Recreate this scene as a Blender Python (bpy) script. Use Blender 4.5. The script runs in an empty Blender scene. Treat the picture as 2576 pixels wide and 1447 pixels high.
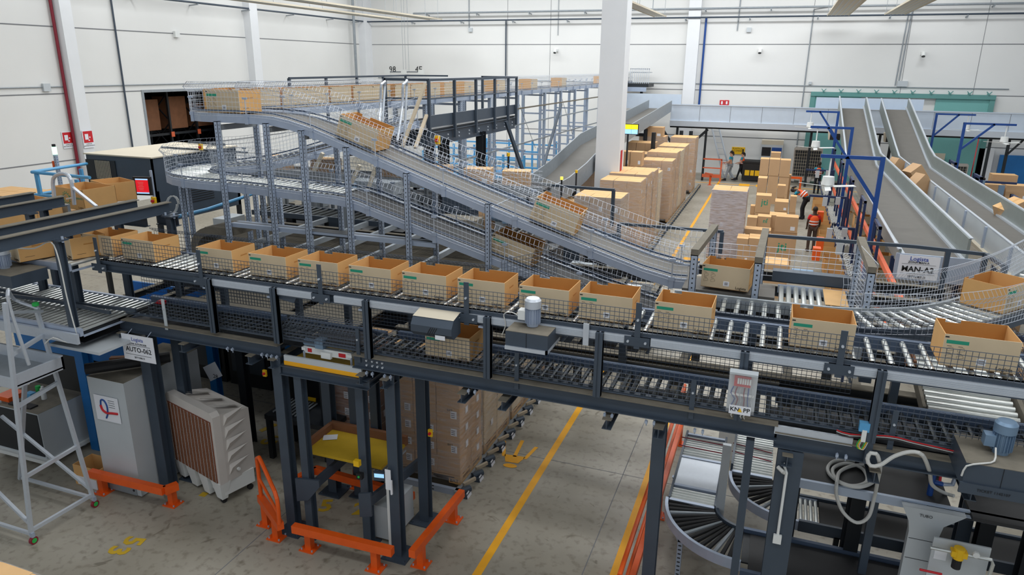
import bpy, math, random
from mathutils import Vector, Matrix
random.seed(7)
S = bpy.context.scene
C = S.collection
# ---------------------------------------------------------------- camera
YAW, PIT, ROL, FPX, CH = 0.3535044, 0.3020289, 0.01009656, 1786.65, 6.2
cF = Vector((-math.sin(YAW)*math.cos(PIT), math.cos(YAW)*math.cos(PIT), -math.sin(PIT)))
_r0 = Vector((math.cos(YAW), math.sin(YAW), 0)); _u0 = _r0.cross(cF)
cR = _r0*math.cos(ROL) + _u0*math.sin(ROL); cU = -_r0*math.sin(ROL) + _u0*math.cos(ROL)
CAM = Vector((0, 0, CH))
cd = bpy.data.cameras.new('camera'); co = bpy.data.objects.new('camera', cd); C.objects.link(co)
cd.sensor_width = 36; cd.lens = FPX/2576*36; cd.clip_end = 300; cd.clip_start = .05
mw = Matrix((cR, cU, -cF)).transposed().to_4x4(); mw.translation = CAM; co.matrix_world = mw
S.camera = co
# ---------------------------------------------------------------- light
S.view_settings.view_transform = 'Standard'; S.view_settings.look = 'None'
S.view_settings.exposure = 0.18; S.view_settings.gamma = 1.0; S.view_settings.use_curve_mapping = False
W = bpy.data.worlds.new('world'); S.world = W; W.use_nodes = True
W.node_tree.nodes['Background'].inputs[0].default_value = (0.86, 0.93, 1.0, 1)
W.node_tree.nodes['Background'].inputs[1].default_value = 0.55
def area(name, loc, sx, sy, power, col=(1, .98, .95), rot=(0, 0, 0)):
    l = bpy.data.lights.new(name, 'AREA'); l.shape = 'RECTANGLE'; l.size = sx; l.size_y = sy
    l.energy = power; l.color = col
    o = bpy.data.objects.new(name, l); o.location = loc; o.rotation_euler = rot; C.objects.link(o)
for y, pw in ((1, 750), (8.5, 1250), (16, 1500), (24, 1600), (32, 1750), (40, 1900)):
    area('skylight', (-8 if y > 10 else 1, y, 12.6), 34 if y > 10 else 17, 1.6, pw*(1 if y > 10 else .6), (.95, .98, 1))
S.cycles.use_denoising = True
S.cycles.max_bounces = 6; S.cycles.diffuse_bounces = 3; S.cycles.glossy_bounces = 3
S.cycles.transparent_max_bounces = 16; S.cycles.sample_clamp_indirect = 4
# ---------------------------------------------------------------- pixel helper: the point a sight line meets on a known plane
def at(px, py, X=None, Y=None, Z=None):
    d = cF + cR*((px-1288)/FPX) - cU*((py-723.5)/FPX)
    t = (X-CAM.x)/d.x if X is not None else (Y-CAM.y)/d.y if Y is not None else (Z-CAM.z)/d.z
    return CAM + d*t
# ---------------------------------------------------------------- materials
M = {}
def lin(c):
    return tuple(((v/255)/12.92 if v/255 <= .04045 else ((v/255+.055)/1.055)**2.4) for v in c)
def nd(nt, t, **k):
    n = nt.nodes.new(t)
    for a, b in k.items(): setattr(n, a, b)
    return n
def mat(name, rgb, rough=.6, metal=0., var=.12, scale=6., emit=0., spec=.5, bump=0.):
    m = bpy.data.materials.new(name); m.use_nodes = True; nt = m.node_tree; b = nt.nodes['Principled BSDF']
    c = lin(rgb); b.inputs['Roughness'].default_value = rough; b.inputs['Metallic'].default_value = metal
    b.inputs['Specular IOR Level'].default_value = spec
    if var:
        tc = nd(nt, 'ShaderNodeTexCoord'); no = nd(nt, 'ShaderNodeTexNoise'); no.inputs['Scale'].default_value = scale
        no.inputs['Detail'].default_value = 4
        nt.links.new(tc.outputs['Object'], no.inputs['Vector'])
        mx = nd(nt, 'ShaderNodeMix', data_type='RGBA')
        mx.inputs[6].default_value = (*[v*(1-var) for v in c], 1); mx.inputs[7].default_value = (*[min(1, v*(1+var)) for v in c], 1)
        nt.links.new(no.outputs['Fac'], mx.inputs[0]); nt.links.new(mx.outputs[2], b.inputs['Base Color'])
        if bump:
            bp = nd(nt, 'ShaderNodeBump'); bp.inputs['Strength'].default_value = bump
            nt.links.new(no.outputs['Fac'], bp.inputs['Height']); nt.links.new(bp.outputs[0], b.inputs['Normal'])
    else: b.inputs['Base Color'].default_value = (*c, 1)
    if emit:
        b.inputs['Emission Color'].default_value = (*c, 1); b.inputs['Emission Strength'].default_value = emit
    M[name] = m; return m
mat('white_wall', (226, 226, 224), .85, scale=.5, var=.04)
mat('wall_seam', (120, 122, 126), .9)
mat('ceiling', (215, 218, 222), .9)
mat('column_white', (228, 230, 233), .8, scale=2, var=.03)
mat('steel_dark', (66, 77, 90), .45, .15, .15, 4)
mat('duct', (206, 218, 232), .4, .3, .06, 3)
mat('steel_black', (34, 38, 43), .5, .2)
mat('steel_dusty', (116, 110, 98), .9, scale=9, var=.3)
mat('galv', (172, 184, 203), .42, .3, .1, 10)
mat('galv_dull', (150, 157, 163), .5, .3, .16, 8)
mat('alu', (200, 207, 216), .35, .35, .06, 20)
mat('chrome', (206, 209, 206), .3, .65, .1, 12)
mat('roller_grey', (150, 152, 146), .4, .5, .25, 9)
mat('roller_dark', (70, 74, 76), .35, .6, .3, 12)
mat('wire', (80, 88, 100), .4, .5, 0)
mat('wire_bright', (206, 212, 222), .4, .2, 0)
mat('rail_blue', (84, 100, 124), .45, .3, .12)
mat('galv_wall', (134, 141, 138), .5, .15, .12, 4)
mat('belt', (104, 101, 96), .7, 0, .12, 3)
mat('belt_dark', (44, 44, 46), .6, 0, .2, 3)
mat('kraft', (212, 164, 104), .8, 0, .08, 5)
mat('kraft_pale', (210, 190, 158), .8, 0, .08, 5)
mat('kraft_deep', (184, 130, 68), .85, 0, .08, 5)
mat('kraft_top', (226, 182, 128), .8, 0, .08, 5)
mat('print_green', (38, 150, 120), .7, 0, .05)
mat('print_dark', (70, 60, 48), .8, 0, 0)
mat('print_blue', (62, 84, 170), .7, 0, 0)
mat('paper', (232, 234, 240), .6, 0, .02)
mat('ink', (24, 24, 28), .6, 0, 0)
mat('orange', (232, 92, 22), .4, 0, .14, 7)
mat('orange_dull', (214, 100, 62), .6, 0, .1)
mat('yellow', (240, 190, 20), .5, 0, .06)
mat('yellow_paint', (244, 172, 22), .6, 0, .14, 5)
mat('yellow_dirty', (196, 160, 34), .7, 0, .25, 3)
mat('red', (200, 24, 36), .5, 0, .05)
mat('pipe_red', (130, 24, 44), .5, 0, .1)
mat('blue', (26, 110, 178), .45, .1, .2, 3)
mat('blue_light', (86, 160, 208), .5, 0, .08)
mat('blue_deep', (34, 76, 148), .4, .2, .12)
mat('navy', (38, 54, 92), .5, .2, .15)
mat('teal', (118, 178, 174), .7, 0, .06, 2)
mat('teal_dark', (98, 150, 146), .7, 0, .06, 2)
mat('beige', (206, 196, 176), .7, 0, .06, 2)
mat('cooler_white', (204, 198, 192), .55, 0, .08, 3)
mat('cooler_pad', (120, 66, 46), .8, 0, .35, 40)
mat('cabinet', (194, 200, 204), .5, .2, .08, 2)
mat('wood', (196, 156, 104), .8, 0, .2, 5)
mat('wood_pale', (178, 164, 142), .8, 0, .15, 5)
mat('wood_dark', (132, 88, 60), .8, 0, .25, 4)
mat('rubber', (30, 30, 32), .7, 0, .1)
mat('plastic_white', (226, 228, 226), .4, 0, .02)
mat('hose', (206, 206, 202), .5, 0, .04)
mat('green', (40, 180, 80), .5, 0, .05)
mat('motor_blue', (120, 146, 172), .4, .3, .06)
mat('skin_light', (196, 146, 120), .6, 0, .04)
mat('skin_dark', (70, 46, 36), .55, 0, .05)
mat('hair', (34, 24, 20), .7, 0, .1)
mat('vest', (244, 92, 30), .7, 0, .06)
mat('reflect', (232, 232, 236), .4, 0, 0)
mat('cloth_grey', (140, 148, 158), .9, 0, .1)
mat('cloth_black', (26, 28, 34), .9, 0, .1)
mat('cloth_brown', (84, 66, 58), .9, 0, .1)
mat('cloth_teal', (30, 140, 165), .9, 0, .06)
mat('cloth_red', (196, 28, 34), .9, 0, .06)
mat('carton_brown', (196, 160, 122), .8, 0, .07, 3)
mat('carton_grey', (176, 152, 128), .75, 0, .07, 3)
mat('screen_red', (220, 20, 40), .3, emit=.6, var=0)
mat('screen_yellow', (245, 225, 30), .3, emit=.8, var=0)
mat('screen_blue', (150, 200, 240), .3, emit=.8, var=0)
mat('screen_white', (240, 245, 250), .3, emit=.8, var=0)
mat('lamp_green', (170, 255, 200), .3, emit=2.2, var=0)
mat('lamp_amber', (255, 190, 60), .3, emit=2.5, var=0)
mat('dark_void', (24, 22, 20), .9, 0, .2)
def special():
    # concrete floor: worn, stained, with joints
    m = mat('concrete', (176, 170, 158), .42, var=0); nt = m.node_tree; b = nt.nodes['Principled BSDF']
    tc = nd(nt, 'ShaderNodeTexCoord')
    def noise(sc, det=6, dist=0):
        n = nd(nt, 'ShaderNodeTexNoise'); n.inputs['Scale'].default_value = sc; n.inputs['Detail'].default_value = det
        n.inputs['Distortion'].default_value = dist
        nt.links.new(tc.outputs['Object'], n.inputs['Vector']); return n.outputs['Fac']
    def mixc(f, a, c):
        x = nd(nt, 'ShaderNodeMix', data_type='RGBA'); nt.links.new(f, x.inputs[0])
        for i, v in ((6, a), (7, c)):
            if isinstance(v, tuple): x.inputs[i].default_value = (*v, 1)
            else: nt.links.new(v, x.inputs[i])
        return x.outputs[2]
    def ramp(f, a, c):
        r = nd(nt, 'ShaderNodeMapRange'); r.inputs[1].default_value = a; r.inputs[2].default_value = c
        nt.links.new(f, r.inputs[0]); return r.outputs[0]
    c1 = mixc(ramp(noise(.35, 5, .6), .35, .7), lin((168, 162, 149)), lin((142, 135, 120)))
    c2 = mixc(ramp(noise(9, 8), .52, .75), c1, lin((124, 117, 103)))
    c3 = mixc(ramp(noise(2.2, 3, 2.), .66, .72), c2, lin((118, 111, 97)))
    nt.links.new(c3, b.inputs['Base Color'])
    rr = nd(nt, 'ShaderNodeMapRange'); rr.inputs[3].default_value = .28; rr.inputs[4].default_value = .6
    nt.links.new(noise(1.3), rr.inputs[0]); nt.links.new(rr.outputs[0], b.inputs['Roughness'])
    # punched galvanised upright: rows of dark holes
    m = mat('galv_punched', (174, 187, 206), .42, .3, var=0); nt = m.node_tree; b = nt.nodes['Principled BSDF']
    tc = nd(nt, 'ShaderNodeTexCoord'); sp = nd(nt, 'ShaderNodeSeparateXYZ'); nt.links.new(tc.outputs['Object'], sp.inputs[0])
    sg = nd(nt, 'ShaderNodeSeparateXYZ'); nt.links.new(tc.outputs['Generated'], sg.inputs[0])
    def ma(op, a, c=None):
        n = nd(nt, 'ShaderNodeMath', operation=op)
        for i, v in enumerate((a, c)):
            if v is None: continue
            if isinstance(v, (int, float)): n.inputs[i].default_value = v
            else: nt.links.new(v, n.inputs[i])
        return n.outputs[0]
    fz = ma('ABSOLUTE', ma('SUBTRACT', ma('FRACT', ma('DIVIDE', sp.outputs['Z'], .06)), .5))
    gx = ma('ABSOLUTE', ma('SUBTRACT', sg.outputs['X'], .5)); gy = ma('ABSOLUTE', ma('SUBTRACT', sg.outputs['Y'], .5))
    hole = ma('MULTIPLY', ma('LESS_THAN', fz, .16), ma('LESS_THAN', ma('MINIMUM', gx, gy), .1))
    x = nd(nt, 'ShaderNodeMix', data_type='RGBA'); nt.links.new(hole, x.inputs[0])
    x.inputs[6].default_value = (*lin((174, 187, 206)), 1); x.inputs[7].default_value = (.03, .035, .04, 1)
    nt.links.new(x.outputs[2], b.inputs['Base Color'])
    # stretch film: thin, mostly clear, shiny wrinkles
    m = bpy.data.materials.new('film'); m.use_nodes = True; nt = m.node_tree; nt.nodes.clear(); M['film'] = m
    out = nd(nt, 'ShaderNodeOutputMaterial'); mx = nd(nt, 'ShaderNodeMixShader'); tr = nd(nt, 'ShaderNodeBsdfTransparent')
    pr = nd(nt, 'ShaderNodeBsdfPrincipled'); pr.inputs['Base Color'].default_value = (.78, .76, .78, 1); pr.inputs['Roughness'].default_value = .16
    tc = nd(nt, 'ShaderNodeTexCoord'); mp = nd(nt, 'ShaderNodeMapping'); mp.inputs['Scale'].default_value = (1.5, 1.5, 9)
    n = nd(nt, 'ShaderNodeTexNoise'); n.inputs['Scale'].default_value = 2.5; n.inputs['Detail'].default_value = 5
    nt.links.new(tc.outputs['Object'], mp.inputs[0]); nt.links.new(mp.outputs[0], n.inputs['Vector'])
    r = nd(nt, 'ShaderNodeMapRange'); r.inputs[1].default_value = .35; r.inputs[2].default_value = .75
    r.inputs[3].default_value = .08; r.inputs[4].default_value = .4
    nt.links.new(n.outputs['Fac'], r.inputs[0]); nt.links.new(r.outputs[0], mx.inputs[0])
    bp = nd(nt, 'ShaderNodeBump'); bp.inputs['Strength'].default_value = .5; nt.links.new(n.outputs['Fac'], bp.inputs['Height'])
    nt.links.new(bp.outputs[0], pr.inputs['Normal'])
    nt.links.new(tr.outputs[0], mx.inputs[1]); nt.links.new(pr.outputs[0], mx.inputs[2]); nt.links.new(mx.outputs[0], out.inputs[0])
    m2 = m.copy(); m2.name = 'film_sheen'; M['film_sheen'] = m2  # denser lavender film: highlights of the wrap put into opacity and colour
    for n_ in m2.node_tree.nodes:
        if n_.type == 'MAP_RANGE': n_.inputs[3].default_value = .3; n_.inputs[4].default_value = .85
        if n_.type == 'BSDF_PRINCIPLED': n_.inputs['Base Color'].default_value = (.72, .7, .78, 1); n_.inputs['Roughness'].default_value = .22
    # clear plastic cover
    m = bpy.data.materials.new('clear'); m.use_nodes = True; nt = m.node_tree; nt.nodes.clear(); M['clear'] = m
    out = nd(nt, 'ShaderNodeOutputMaterial'); mx = nd(nt, 'ShaderNodeMixShader'); mx.inputs[0].default_value = .13
    tr = nd(nt, 'ShaderNodeBsdfTransparent'); pr = nd(nt, 'ShaderNodeBsdfPrincipled'); pr.inputs['Roughness'].default_value = .1
    nt.links.new(tr.outputs[0], mx.inputs[1]); nt.links.new(pr.outputs[0], mx.inputs[2]); nt.links.new(mx.outputs[0], out.inputs[0])
special()
# ---------------------------------------------------------------- mesh builder
BOXF = ((0, 3, 2, 1), (4, 5, 6, 7), (0, 1, 5, 4), (1, 2, 6, 5), (2, 3, 7, 6), (3, 0, 4, 7))
class MB:
    def __init__(s): s.v = []; s.f = []; s.m = []
    def add(s, vs, fs, mi=0):
        n = len(s.v); s.v += [tuple(v) for v in vs]; s.f += [tuple(n+i for i in f) for f in fs]; s.m += [mi]*len(fs); return s
    def box(s, x0, x1, y0, y1, z0, z1, mi=0):
        if x0 > x1: x0, x1 = x1, x0
        if y0 > y1: y0, y1 = y1, y0
        if z0 > z1: z0, z1 = z1, z0
        return s.add([(x0, y0, z0), (x1, y0, z0), (x1, y1, z0), (x0, y1, z0), (x0, y0, z1), (x1, y0, z1), (x1, y1, z1), (x0, y1, z1)], BOXF, mi)
    def fr(s, c, sz, R, mi=0):      # box with own axes
        c = Vector(c); hx, hy, hz = sz[0]/2, sz[1]/2, sz[2]/2
        return s.add([c+R@Vector(p) for p in ((-hx, -hy, -hz), (hx, -hy, -hz), (hx, hy, -hz), (-hx, hy, -hz), (-hx, -hy, hz), (hx, -hy, hz), (hx, hy, hz), (-hx, hy, hz))], BOXF, mi)
    def bar(s, p, q, w, h, mi=0, up=(0, 0, 1)):
        p = Vector(p); q = Vector(q); d = (q-p)
        if d.length < 1e-6: return s
        t = d.normalized(); up = Vector(up)
        if abs(t.dot(up)) > .95: up = Vector((0, 1, 0))
        a = t.cross(up).normalized(); b = a.cross(t)
        R = Matrix((a, t, b)).transposed()
        return s.fr((p+q)/2, (w, d.length, h), R, mi)
    def tube(s, p, q, r, n=8, mi=0, r2=None, cap=True):
        p = Vector(p); q = Vector(q); t = (q-p)
        if t.length < 1e-6: return s
        t.normalize()
        a = t.cross(Vector((0, 0, 1)) if abs(t.z) < .9 else Vector((1, 0, 0))).normalized(); b = t.cross(a)
        r2 = r if r2 is None else r2
        vs = [c+(a*math.cos(k*2*math.pi/n)+b*math.sin(k*2*math.pi/n))*rr for c, rr in ((p, r), (q, r2)) for k in range(n)]
        fs = [(k, (k+1) % n, n+(k+1) % n, n+k) for k in range(n)]
        if cap: fs += [tuple(range(n))[::-1], tuple(range(n, 2*n))]
        return s.add(vs, fs, mi)
    def pipe(s, pts, r, n=6, mi=0, closed=False):
        pts = [Vector(p) for p in pts]; L = len(pts); vs = []; pa = None
        for i, p in enumerate(pts):
            t = ((pts[(i+1) % L] if (closed or i < L-1) else p)-(pts[i-1] if (closed or i > 0) else p))
            t = t.normalized() if t.length > 1e-9 else Vector((0, 0, 1))
            if pa is None: a = t.cross(Vector((0, 0, 1)) if abs(t.z) < .9 else Vector((1, 0, 0)))
            else: a = pa-t*pa.dot(t)
            a = a.normalized() if a.length > 1e-6 else Vector((1, 0, 0)); pa = a; b = t.cross(a)
            vs += [p+(a*math.cos(k*2*math.pi/n)+b*math.sin(k*2*math.pi/n))*r for k in range(n)]
        fs = []
        for i in range(L if closed else L-1):
            j = (i+1) % L
            fs += [(i*n+k, i*n+(k+1) % n, j*n+(k+1) % n, j*n+k) for k in range(n)]
        if not closed: fs += [tuple(range(n))[::-1], tuple(range((L-1)*n, L*n))]
        return s.add(vs, fs, mi)
    def prism(s, poly, a, b, ax='y', mi=0):   # polygon (u,v) swept along an axis from a to b
        f = {'x': lambda u, v, w: (w, u, v), 'y': lambda u, v, w: (u, w, v), 'z': lambda u, v, w: (u, v, w)}[ax]
        n = len(poly)
        vs = [f(u, v, w) for w in (a, b) for u, v in poly]
        return s.add(vs, [tuple(range(n)), tuple(range(n, 2*n))[::-1]]+[(i, n+i, n+(i+1) % n, (i+1) % n) for i in range(n)], mi)
    def sweep(s, path, sec, mi=0, cap=True):  # section of (side, up) points along a 3D path
        fr = frames(path); n = len(sec)
        vs = [p+sd*a+Vector((0, 0, 1))*b for p, sd in fr for a, b in sec]; fs = []
        for i in range(len(fr)-1): fs += [(i*n+k, i*n+(k+1) % n, (i+1)*n+(k+1) % n, (i+1)*n+k) for k in range(n)]
        if cap: fs += [tuple(range(n))[::-1], tuple(range((len(fr)-1)*n, len(fr)*n))]
        return s.add(vs, fs, mi)
    def ibeam(s, p, q, w, h, t=.012, mi=0, mt=None):
        p = Vector(p); q = Vector(q); d = (q-p).normalized(); up = Vector((0, 0, 1))
        if abs(d.z) > .9:
            y = Vector((0, 1, 0))
            for k in (-1, 1): s.bar(p+y*k*(h/2-t/2), q+y*k*(h/2-t/2), w, t, mi, up=y)
            return s.bar(p, q, t, h-2*t, mi, up=y)
        for k in (-1, 1): s.bar(p+up*k*(h/2-t/2), q+up*k*(h/2-t/2), w, t, mi if (k < 0 or mt is None) else mt)
        return s.bar(p, q, t, h-2*t, mi)
    def build(s, name, m, parent=None, smooth=False, loc=None, local=False):
        me = bpy.data.meshes.new(name)
        off = Vector() if local else Vector(loc) if loc is not None else (parent_world(parent) if parent else Vector())
        me.from_pydata([tuple(Vector(v)-off) for v in s.v], [], s.f)
        for x in (m if isinstance(m, (list, tuple)) else [m]): me.materials.append(M[x])
        if any(s.m): me.polygons.foreach_set('material_index', s.m)
        if smooth:
            me.polygons.foreach_set('use_smooth', [True]*len(me.polygons)); me.set_sharp_from_angle(angle=.7)
        me.update()
        o = bpy.data.objects.new(name, me); C.objects.link(o)
        if parent:
            o.parent = parent
            if loc is not None: o.location = Vector(loc)-parent_world(parent)
        elif loc is not None: o.location = loc
        return o
def parent_world(p):
    v = Vector()
    while p: v = v+Vector(p.location); p = p.parent
    return v
def frames(path):
    path = [Vector(p) for p in path]; o = []
    for i, p in enumerate(path):
        t = path[min(i+1, len(path)-1)]-path[max(i-1, 0)]; t.z = 0
        t = t.normalized() if t.length > 1e-6 else Vector((1, 0, 0))
        o.append((p, Vector((t.y, -t.x, 0))))      # side = to the right of travel
    return o
def smooth_path(pts, d=.2):
    pts = [Vector(p) for p in pts]; P = [pts[0]*2-pts[1]]+pts+[pts[-1]*2-pts[-2]]; o = []
    for i in range(1, len(P)-2):
        a, b, c, e = P[i-1:i+3]; n = max(1, int((c-b).length/d))
        for k in range(n):
            t = k/n; o.append(.5*((2*b)+(c-a)*t+(2*a-5*b+4*c-e)*t*t+(3*b-a-3*c+e)*t**3))
    return o+[pts[-1]]
def resample(pts, d):
    pts = [Vector(p) for p in pts]; o = [pts[0]]; acc = 0
    for a, b in zip(pts, pts[1:]):
        L = (b-a).length; s = d-acc
        while s <= L: o.append(a+(b-a)*(s/L)); s += d
        acc = (L-(s-d)) if L >= 0 else 0
    return o
def fence(mb, path, side, prof, d=.05, r=.0022, hz=.05):
    """wire guard: prof = [(side offset, height)...] bottom to top, wires along the path too"""
    rp = resample(path, d); fr = frames(rp)
    for p, sd in fr:
        pts = [p+sd*(side+a)+Vector((0, 0, h)) for a, h in prof]
        for a, b in zip(pts, pts[1:]): mb.tube(a, b, r, 3, cap=False)
    for (a, h), (a2, h2) in zip(prof, prof[1:]):
        L = math.hypot(a2-a, h2-h); n = max(1, round(L/hz))
        for k in range(n+1):
            x = side+a+(a2-a)*k/n; z = h+(h2-h)*k/n
            mb.sweep(path, [(x-r, z), (x+r, z), (x, z+2*r)], cap=False)
    return mb
# ---------------------------------------------------------------- things
def thing(name, label, cat, loc=(0, 0, 0), group=None, rotz=0):
    o = bpy.data.objects.new(name, None); C.objects.link(o); o.location = loc; o.rotation_euler = (0, 0, rotz); o.empty_display_size = .1
    o['label'] = label; o['category'] = cat
    if group: o['group'] = group
    return o
def tag(o, label, cat, group=None):
    o['label'] = label; o['category'] = cat
    if group: o['group'] = group
    return o
def struct(o): o['kind'] = 'structure'; return o
def dup(root, label=None, group=None, loc=None, rot=None, scale=None):
    def cp(o, par):
        c = o.copy(); C.objects.link(c)
        if par: c.parent = par
        for ch in o.children: cp(ch, c)
        return c
    r = cp(root, None)
    if label: r['label'] = label
    if group: r['group'] = group
    if loc is not None: r.location = loc
    if rot is not None: r.rotation_euler = rot
    if scale is not None: r.scale = scale
    return r
def child_copy(o, loc, rot=None):
    c = o.copy(); C.objects.link(c); c.location = loc
    if rot is not None: c.rotation_euler = rot
    return c
def text(name, s, size, m, parent, mtx, bold=0., align='CENTER', ext=.0006):
    cu = bpy.data.curves.new(name, 'FONT'); cu.body = s; cu.size = size; cu.align_x = align; cu.align_y = 'CENTER'
    cu.extrude = ext; cu.offset = bold; cu.resolution_u = 2
    t = bpy.data.objects.new(name, cu); C.objects.link(t)
    me = bpy.data.meshes.new_from_object(t.evaluated_get(bpy.context.evaluated_depsgraph_get()))
    bpy.data.objects.remove(t); me.name = name
    me.transform(mtx); me.materials.clear(); me.materials.append(M[m])
    o = bpy.data.objects.new(name, me); C.objects.link(o)
    if parent: o.parent = parent
    return o
def facing(loc, rz=0., tilt=math.pi/2):     # text plane standing up, facing -Y when rz = 0
    return Matrix.Translation(loc) @ Matrix.Rotation(rz, 4, 'Z') @ Matrix.Rotation(tilt, 4, 'X')
ORD = ['first', 'second', 'third', 'fourth', 'fifth', 'sixth', 'seventh', 'eighth', 'ninth', 'tenth', 'eleventh', 'twelfth', 'thirteenth', 'fourteenth', 'fifteenth', 'sixteenth', 'seventeenth', 'eighteenth']
# ================================================================ the hall
XL, YB, ZC = -27.9, 45.6, 13.0
struct(MB().box(XL-.3, 22, -6, YB+.3, -.2, 0).build('floor', 'concrete'))
FLOOR = bpy.data.objects['floor']
struct(MB().box(XL-.3, 22, -6, YB+.3, ZC, ZC+.2).build('ceiling', 'ceiling'))
# left wall with the opening to the rack store
y0, y1, z0, z1 = 26.0, 30.6, 0, 4.87
struct(MB().box(XL-.3, XL, -6, y0, 0, ZC).box(XL-.3, XL, y1, YB, 0, ZC).box(XL-.3, XL, y0, y1, z1, ZC).build('wall_left', 'white_wall'))
struct(MB().box(XL-.3, 22, YB, YB+.3, 0, ZC).build('wall_back', 'white_wall'))
n = 0
def trim(mb, m, nm='trim'):
    global n; n += 1
    return struct(mb.build('%s_%d' % (nm, n), m))
b = MB()
for z in (2.25, 4.95, 7.55):
    b.box(XL, XL+.012, -6, YB, z-.02, z+.02); b.box(XL, 22, YB-.012, YB, z-.02, z+.02)
for x in (-17.3, -14.4, .95, 5.9, 9.4): b.box(x-.01, x+.01, YB-.01, YB, 0, ZC)
trim(b, 'wall_seam')
for yy, w in ((22.35, .52), (33.6, .62)): trim(MB().box(XL, XL+.45, yy-w/2, yy+w/2, 0, ZC), 'column_white')
trim(MB().box(XL, XL+.5, YB-.9, YB, 0, ZC), 'column_white')
trim(MB().box(-5.85, -5.15, YB-.35, YB, 0, ZC), 'column_white')
trim(MB().box(10.2, 10.9, YB-.2, YB, 0, 2.2), 'column_white')
trim(MB().box(XL-.3, XL+.04, y0-.12, y0, 0, z1+.12).box(XL-.3, XL+.04, y1, y1+.12, 0, z1+.12).box(XL-.3, XL+.04, y0, y1, z1, z1+.12), 'galv_dull')
# free-standing white column
p = at(1491, 0, Y=24); q = at(1556, 0, Y=24)
CX0, CX1 = p.x+.05, q.x+.05
col = struct(MB().box(-5.86, -5.04, 24, 24.75, 0, ZC).build('trim_99', 'column_white'))
# store behind the opening: racks with pallets
t = thing('pallet_rack', 'dark steel storage rack with pallets seen through opening in left wall', 'rack', (-30.5, 28, 0))
b = MB()
for y in (25.4, 26.9, 28.6, 30.4, 32.2):
    for x in (-29.2, -30.6, -32): b.bar((x, y, 0), (x, y, 6), .12, .1)
    for z in (.6, 2.0, 3.4): b.bar((-29.2, y, z), (-30.6, y, z+1.3), .05, .05).bar((-30.6, y, z), (-29.2, y, z+1.3), .05, .05)
b.build('rack_upright', 'steel_black', t)
b = MB()
for z in (2.75, 5.0):
    for x in (-29.2, -30.6, -32): b.bar((x, 25, z), (x, 33, z), .05, .12)
b.build('rack_beam', 'steel_black', t)
mb = MB()
for y in (26.9, 28.6, 30.4): mb.box(-29.1, -29.06, y-.1, y+.1, 2.6, 2.85)
mb.build('aisle_tag', 'orange_dull', t)
for i, (y, z, h) in enumerate(((27.7, 2.95, 1.5), (29.5, 2.95, 1.6), (31.3, 2.95, 1.2), (27.7, .1, 1.5), (29.5, .1, 1.2), (26.2, .1, 1.4))):
    MB().box(-30.5, -29.5, y-.6, y+.6, z, z+h).build('pallet_stack', 'wood_dark', t)
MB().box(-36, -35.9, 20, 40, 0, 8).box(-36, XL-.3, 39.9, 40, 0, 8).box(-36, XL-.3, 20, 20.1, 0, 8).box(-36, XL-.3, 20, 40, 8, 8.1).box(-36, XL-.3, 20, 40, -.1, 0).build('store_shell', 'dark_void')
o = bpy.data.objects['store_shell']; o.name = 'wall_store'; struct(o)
# sprinkler mains round the walls, with brackets
for z, r, lab, m in ((9.02, .05, 'dark sprinkler pipe along the walls, lower of the two', 'steel_dark'), (9.5, .06, 'grey sprinkler pipe high on the back wall, upper of the two', 'galv_dull')):
    t = thing('sprinkler_pipe', lab, 'pipe', (-10, YB-.4, z))
    b = MB()
    if z < 9.2: b.pipe([(XL+.4, 0, z), (XL+.4, YB-.6, z), (XL+.6, YB-.4, z), (20, YB-.4, z)], r, 8)
    else: b.pipe([(XL+4, YB-.4, z), (20, YB-.4, z)], r, 8)
    b.build('pipe', m, t)
    k = 0
    for i in range(12):
        x = -24+i*3.6+(0 if z < 9.2 else 1.1)
        MB().bar((x, YB, z-.12), (x, YB-.55, z-.08), .06, .05).tube((x, YB-.42, z-.2), (x, YB-.42, z), .025, 6).build('bracket', 'galv_dull', t)
    if z < 9.2:
        for y in (26, 29.5, 33.2, 37, 41, 44): MB().bar((XL, y, z-.12), (XL+.55, y, z-.08), .06, .05).build('bracket', 'galv_dull', t)
def wallpipe(name, label, pts, r, m, cat='pipe', extra=None):
    t = tag(MB().pipe(pts, r, 8).build(name, m), label, cat); return t
wallpipe('drain_pipe', 'dark red pipe running down the left wall beside a pilaster', [(XL+.12, 21.99, 0), (XL+.12, 21.99, ZC)], .06, 'pipe_red')
wallpipe('wall_pipe', 'thin dark blue pipe down the left wall, right of the pilaster', [(XL+.08, 24.9, 2.4), (XL+.08, 24.9, ZC)], .04, 'steel_dark')
wallpipe('wall_pipe', 'grey conduit running down the left wall near the back corner', [(XL+.5, 43.4, 0), (XL+.5, 43.4, ZC)], .09, 'galv_dull')
wallpipe('wall_pipe', 'thin dark pipe down the middle of the back wall', [(-17.4, YB-.06, 3), (-17.4, YB-.06, 9)], .045, 'steel_dark')
wallpipe('wall_pipe', 'blue pipe down the back wall beside the pilaster', [(-4.85, YB-.08, 3.2), (-4.85, YB-.08, 9)], .06, 'blue_deep')
wallpipe('cable_conduit', 'thin grey conduit running along the left wall above the rack opening', [(XL+.04, 0, 5.22), (XL+.04, YB-1, 5.22)], .025, 'galv_dull', 'conduit')
wallpipe('cable_conduit', 'thin grey conduit running along the back wall above the green door', [(-27, YB-.04, 5.35), (1, YB-.04, 5.3), (11, YB-.04, 5.3)], .025, 'galv_dull', 'conduit')
wallpipe('cable_conduit', 'vertical grey conduit on the back wall left of the green door', [(.95, YB-.04, 1), (.95, YB-.04, 9.4), (3, YB-.04, 9.7)], .03, 'galv_dull', 'conduit')
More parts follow.
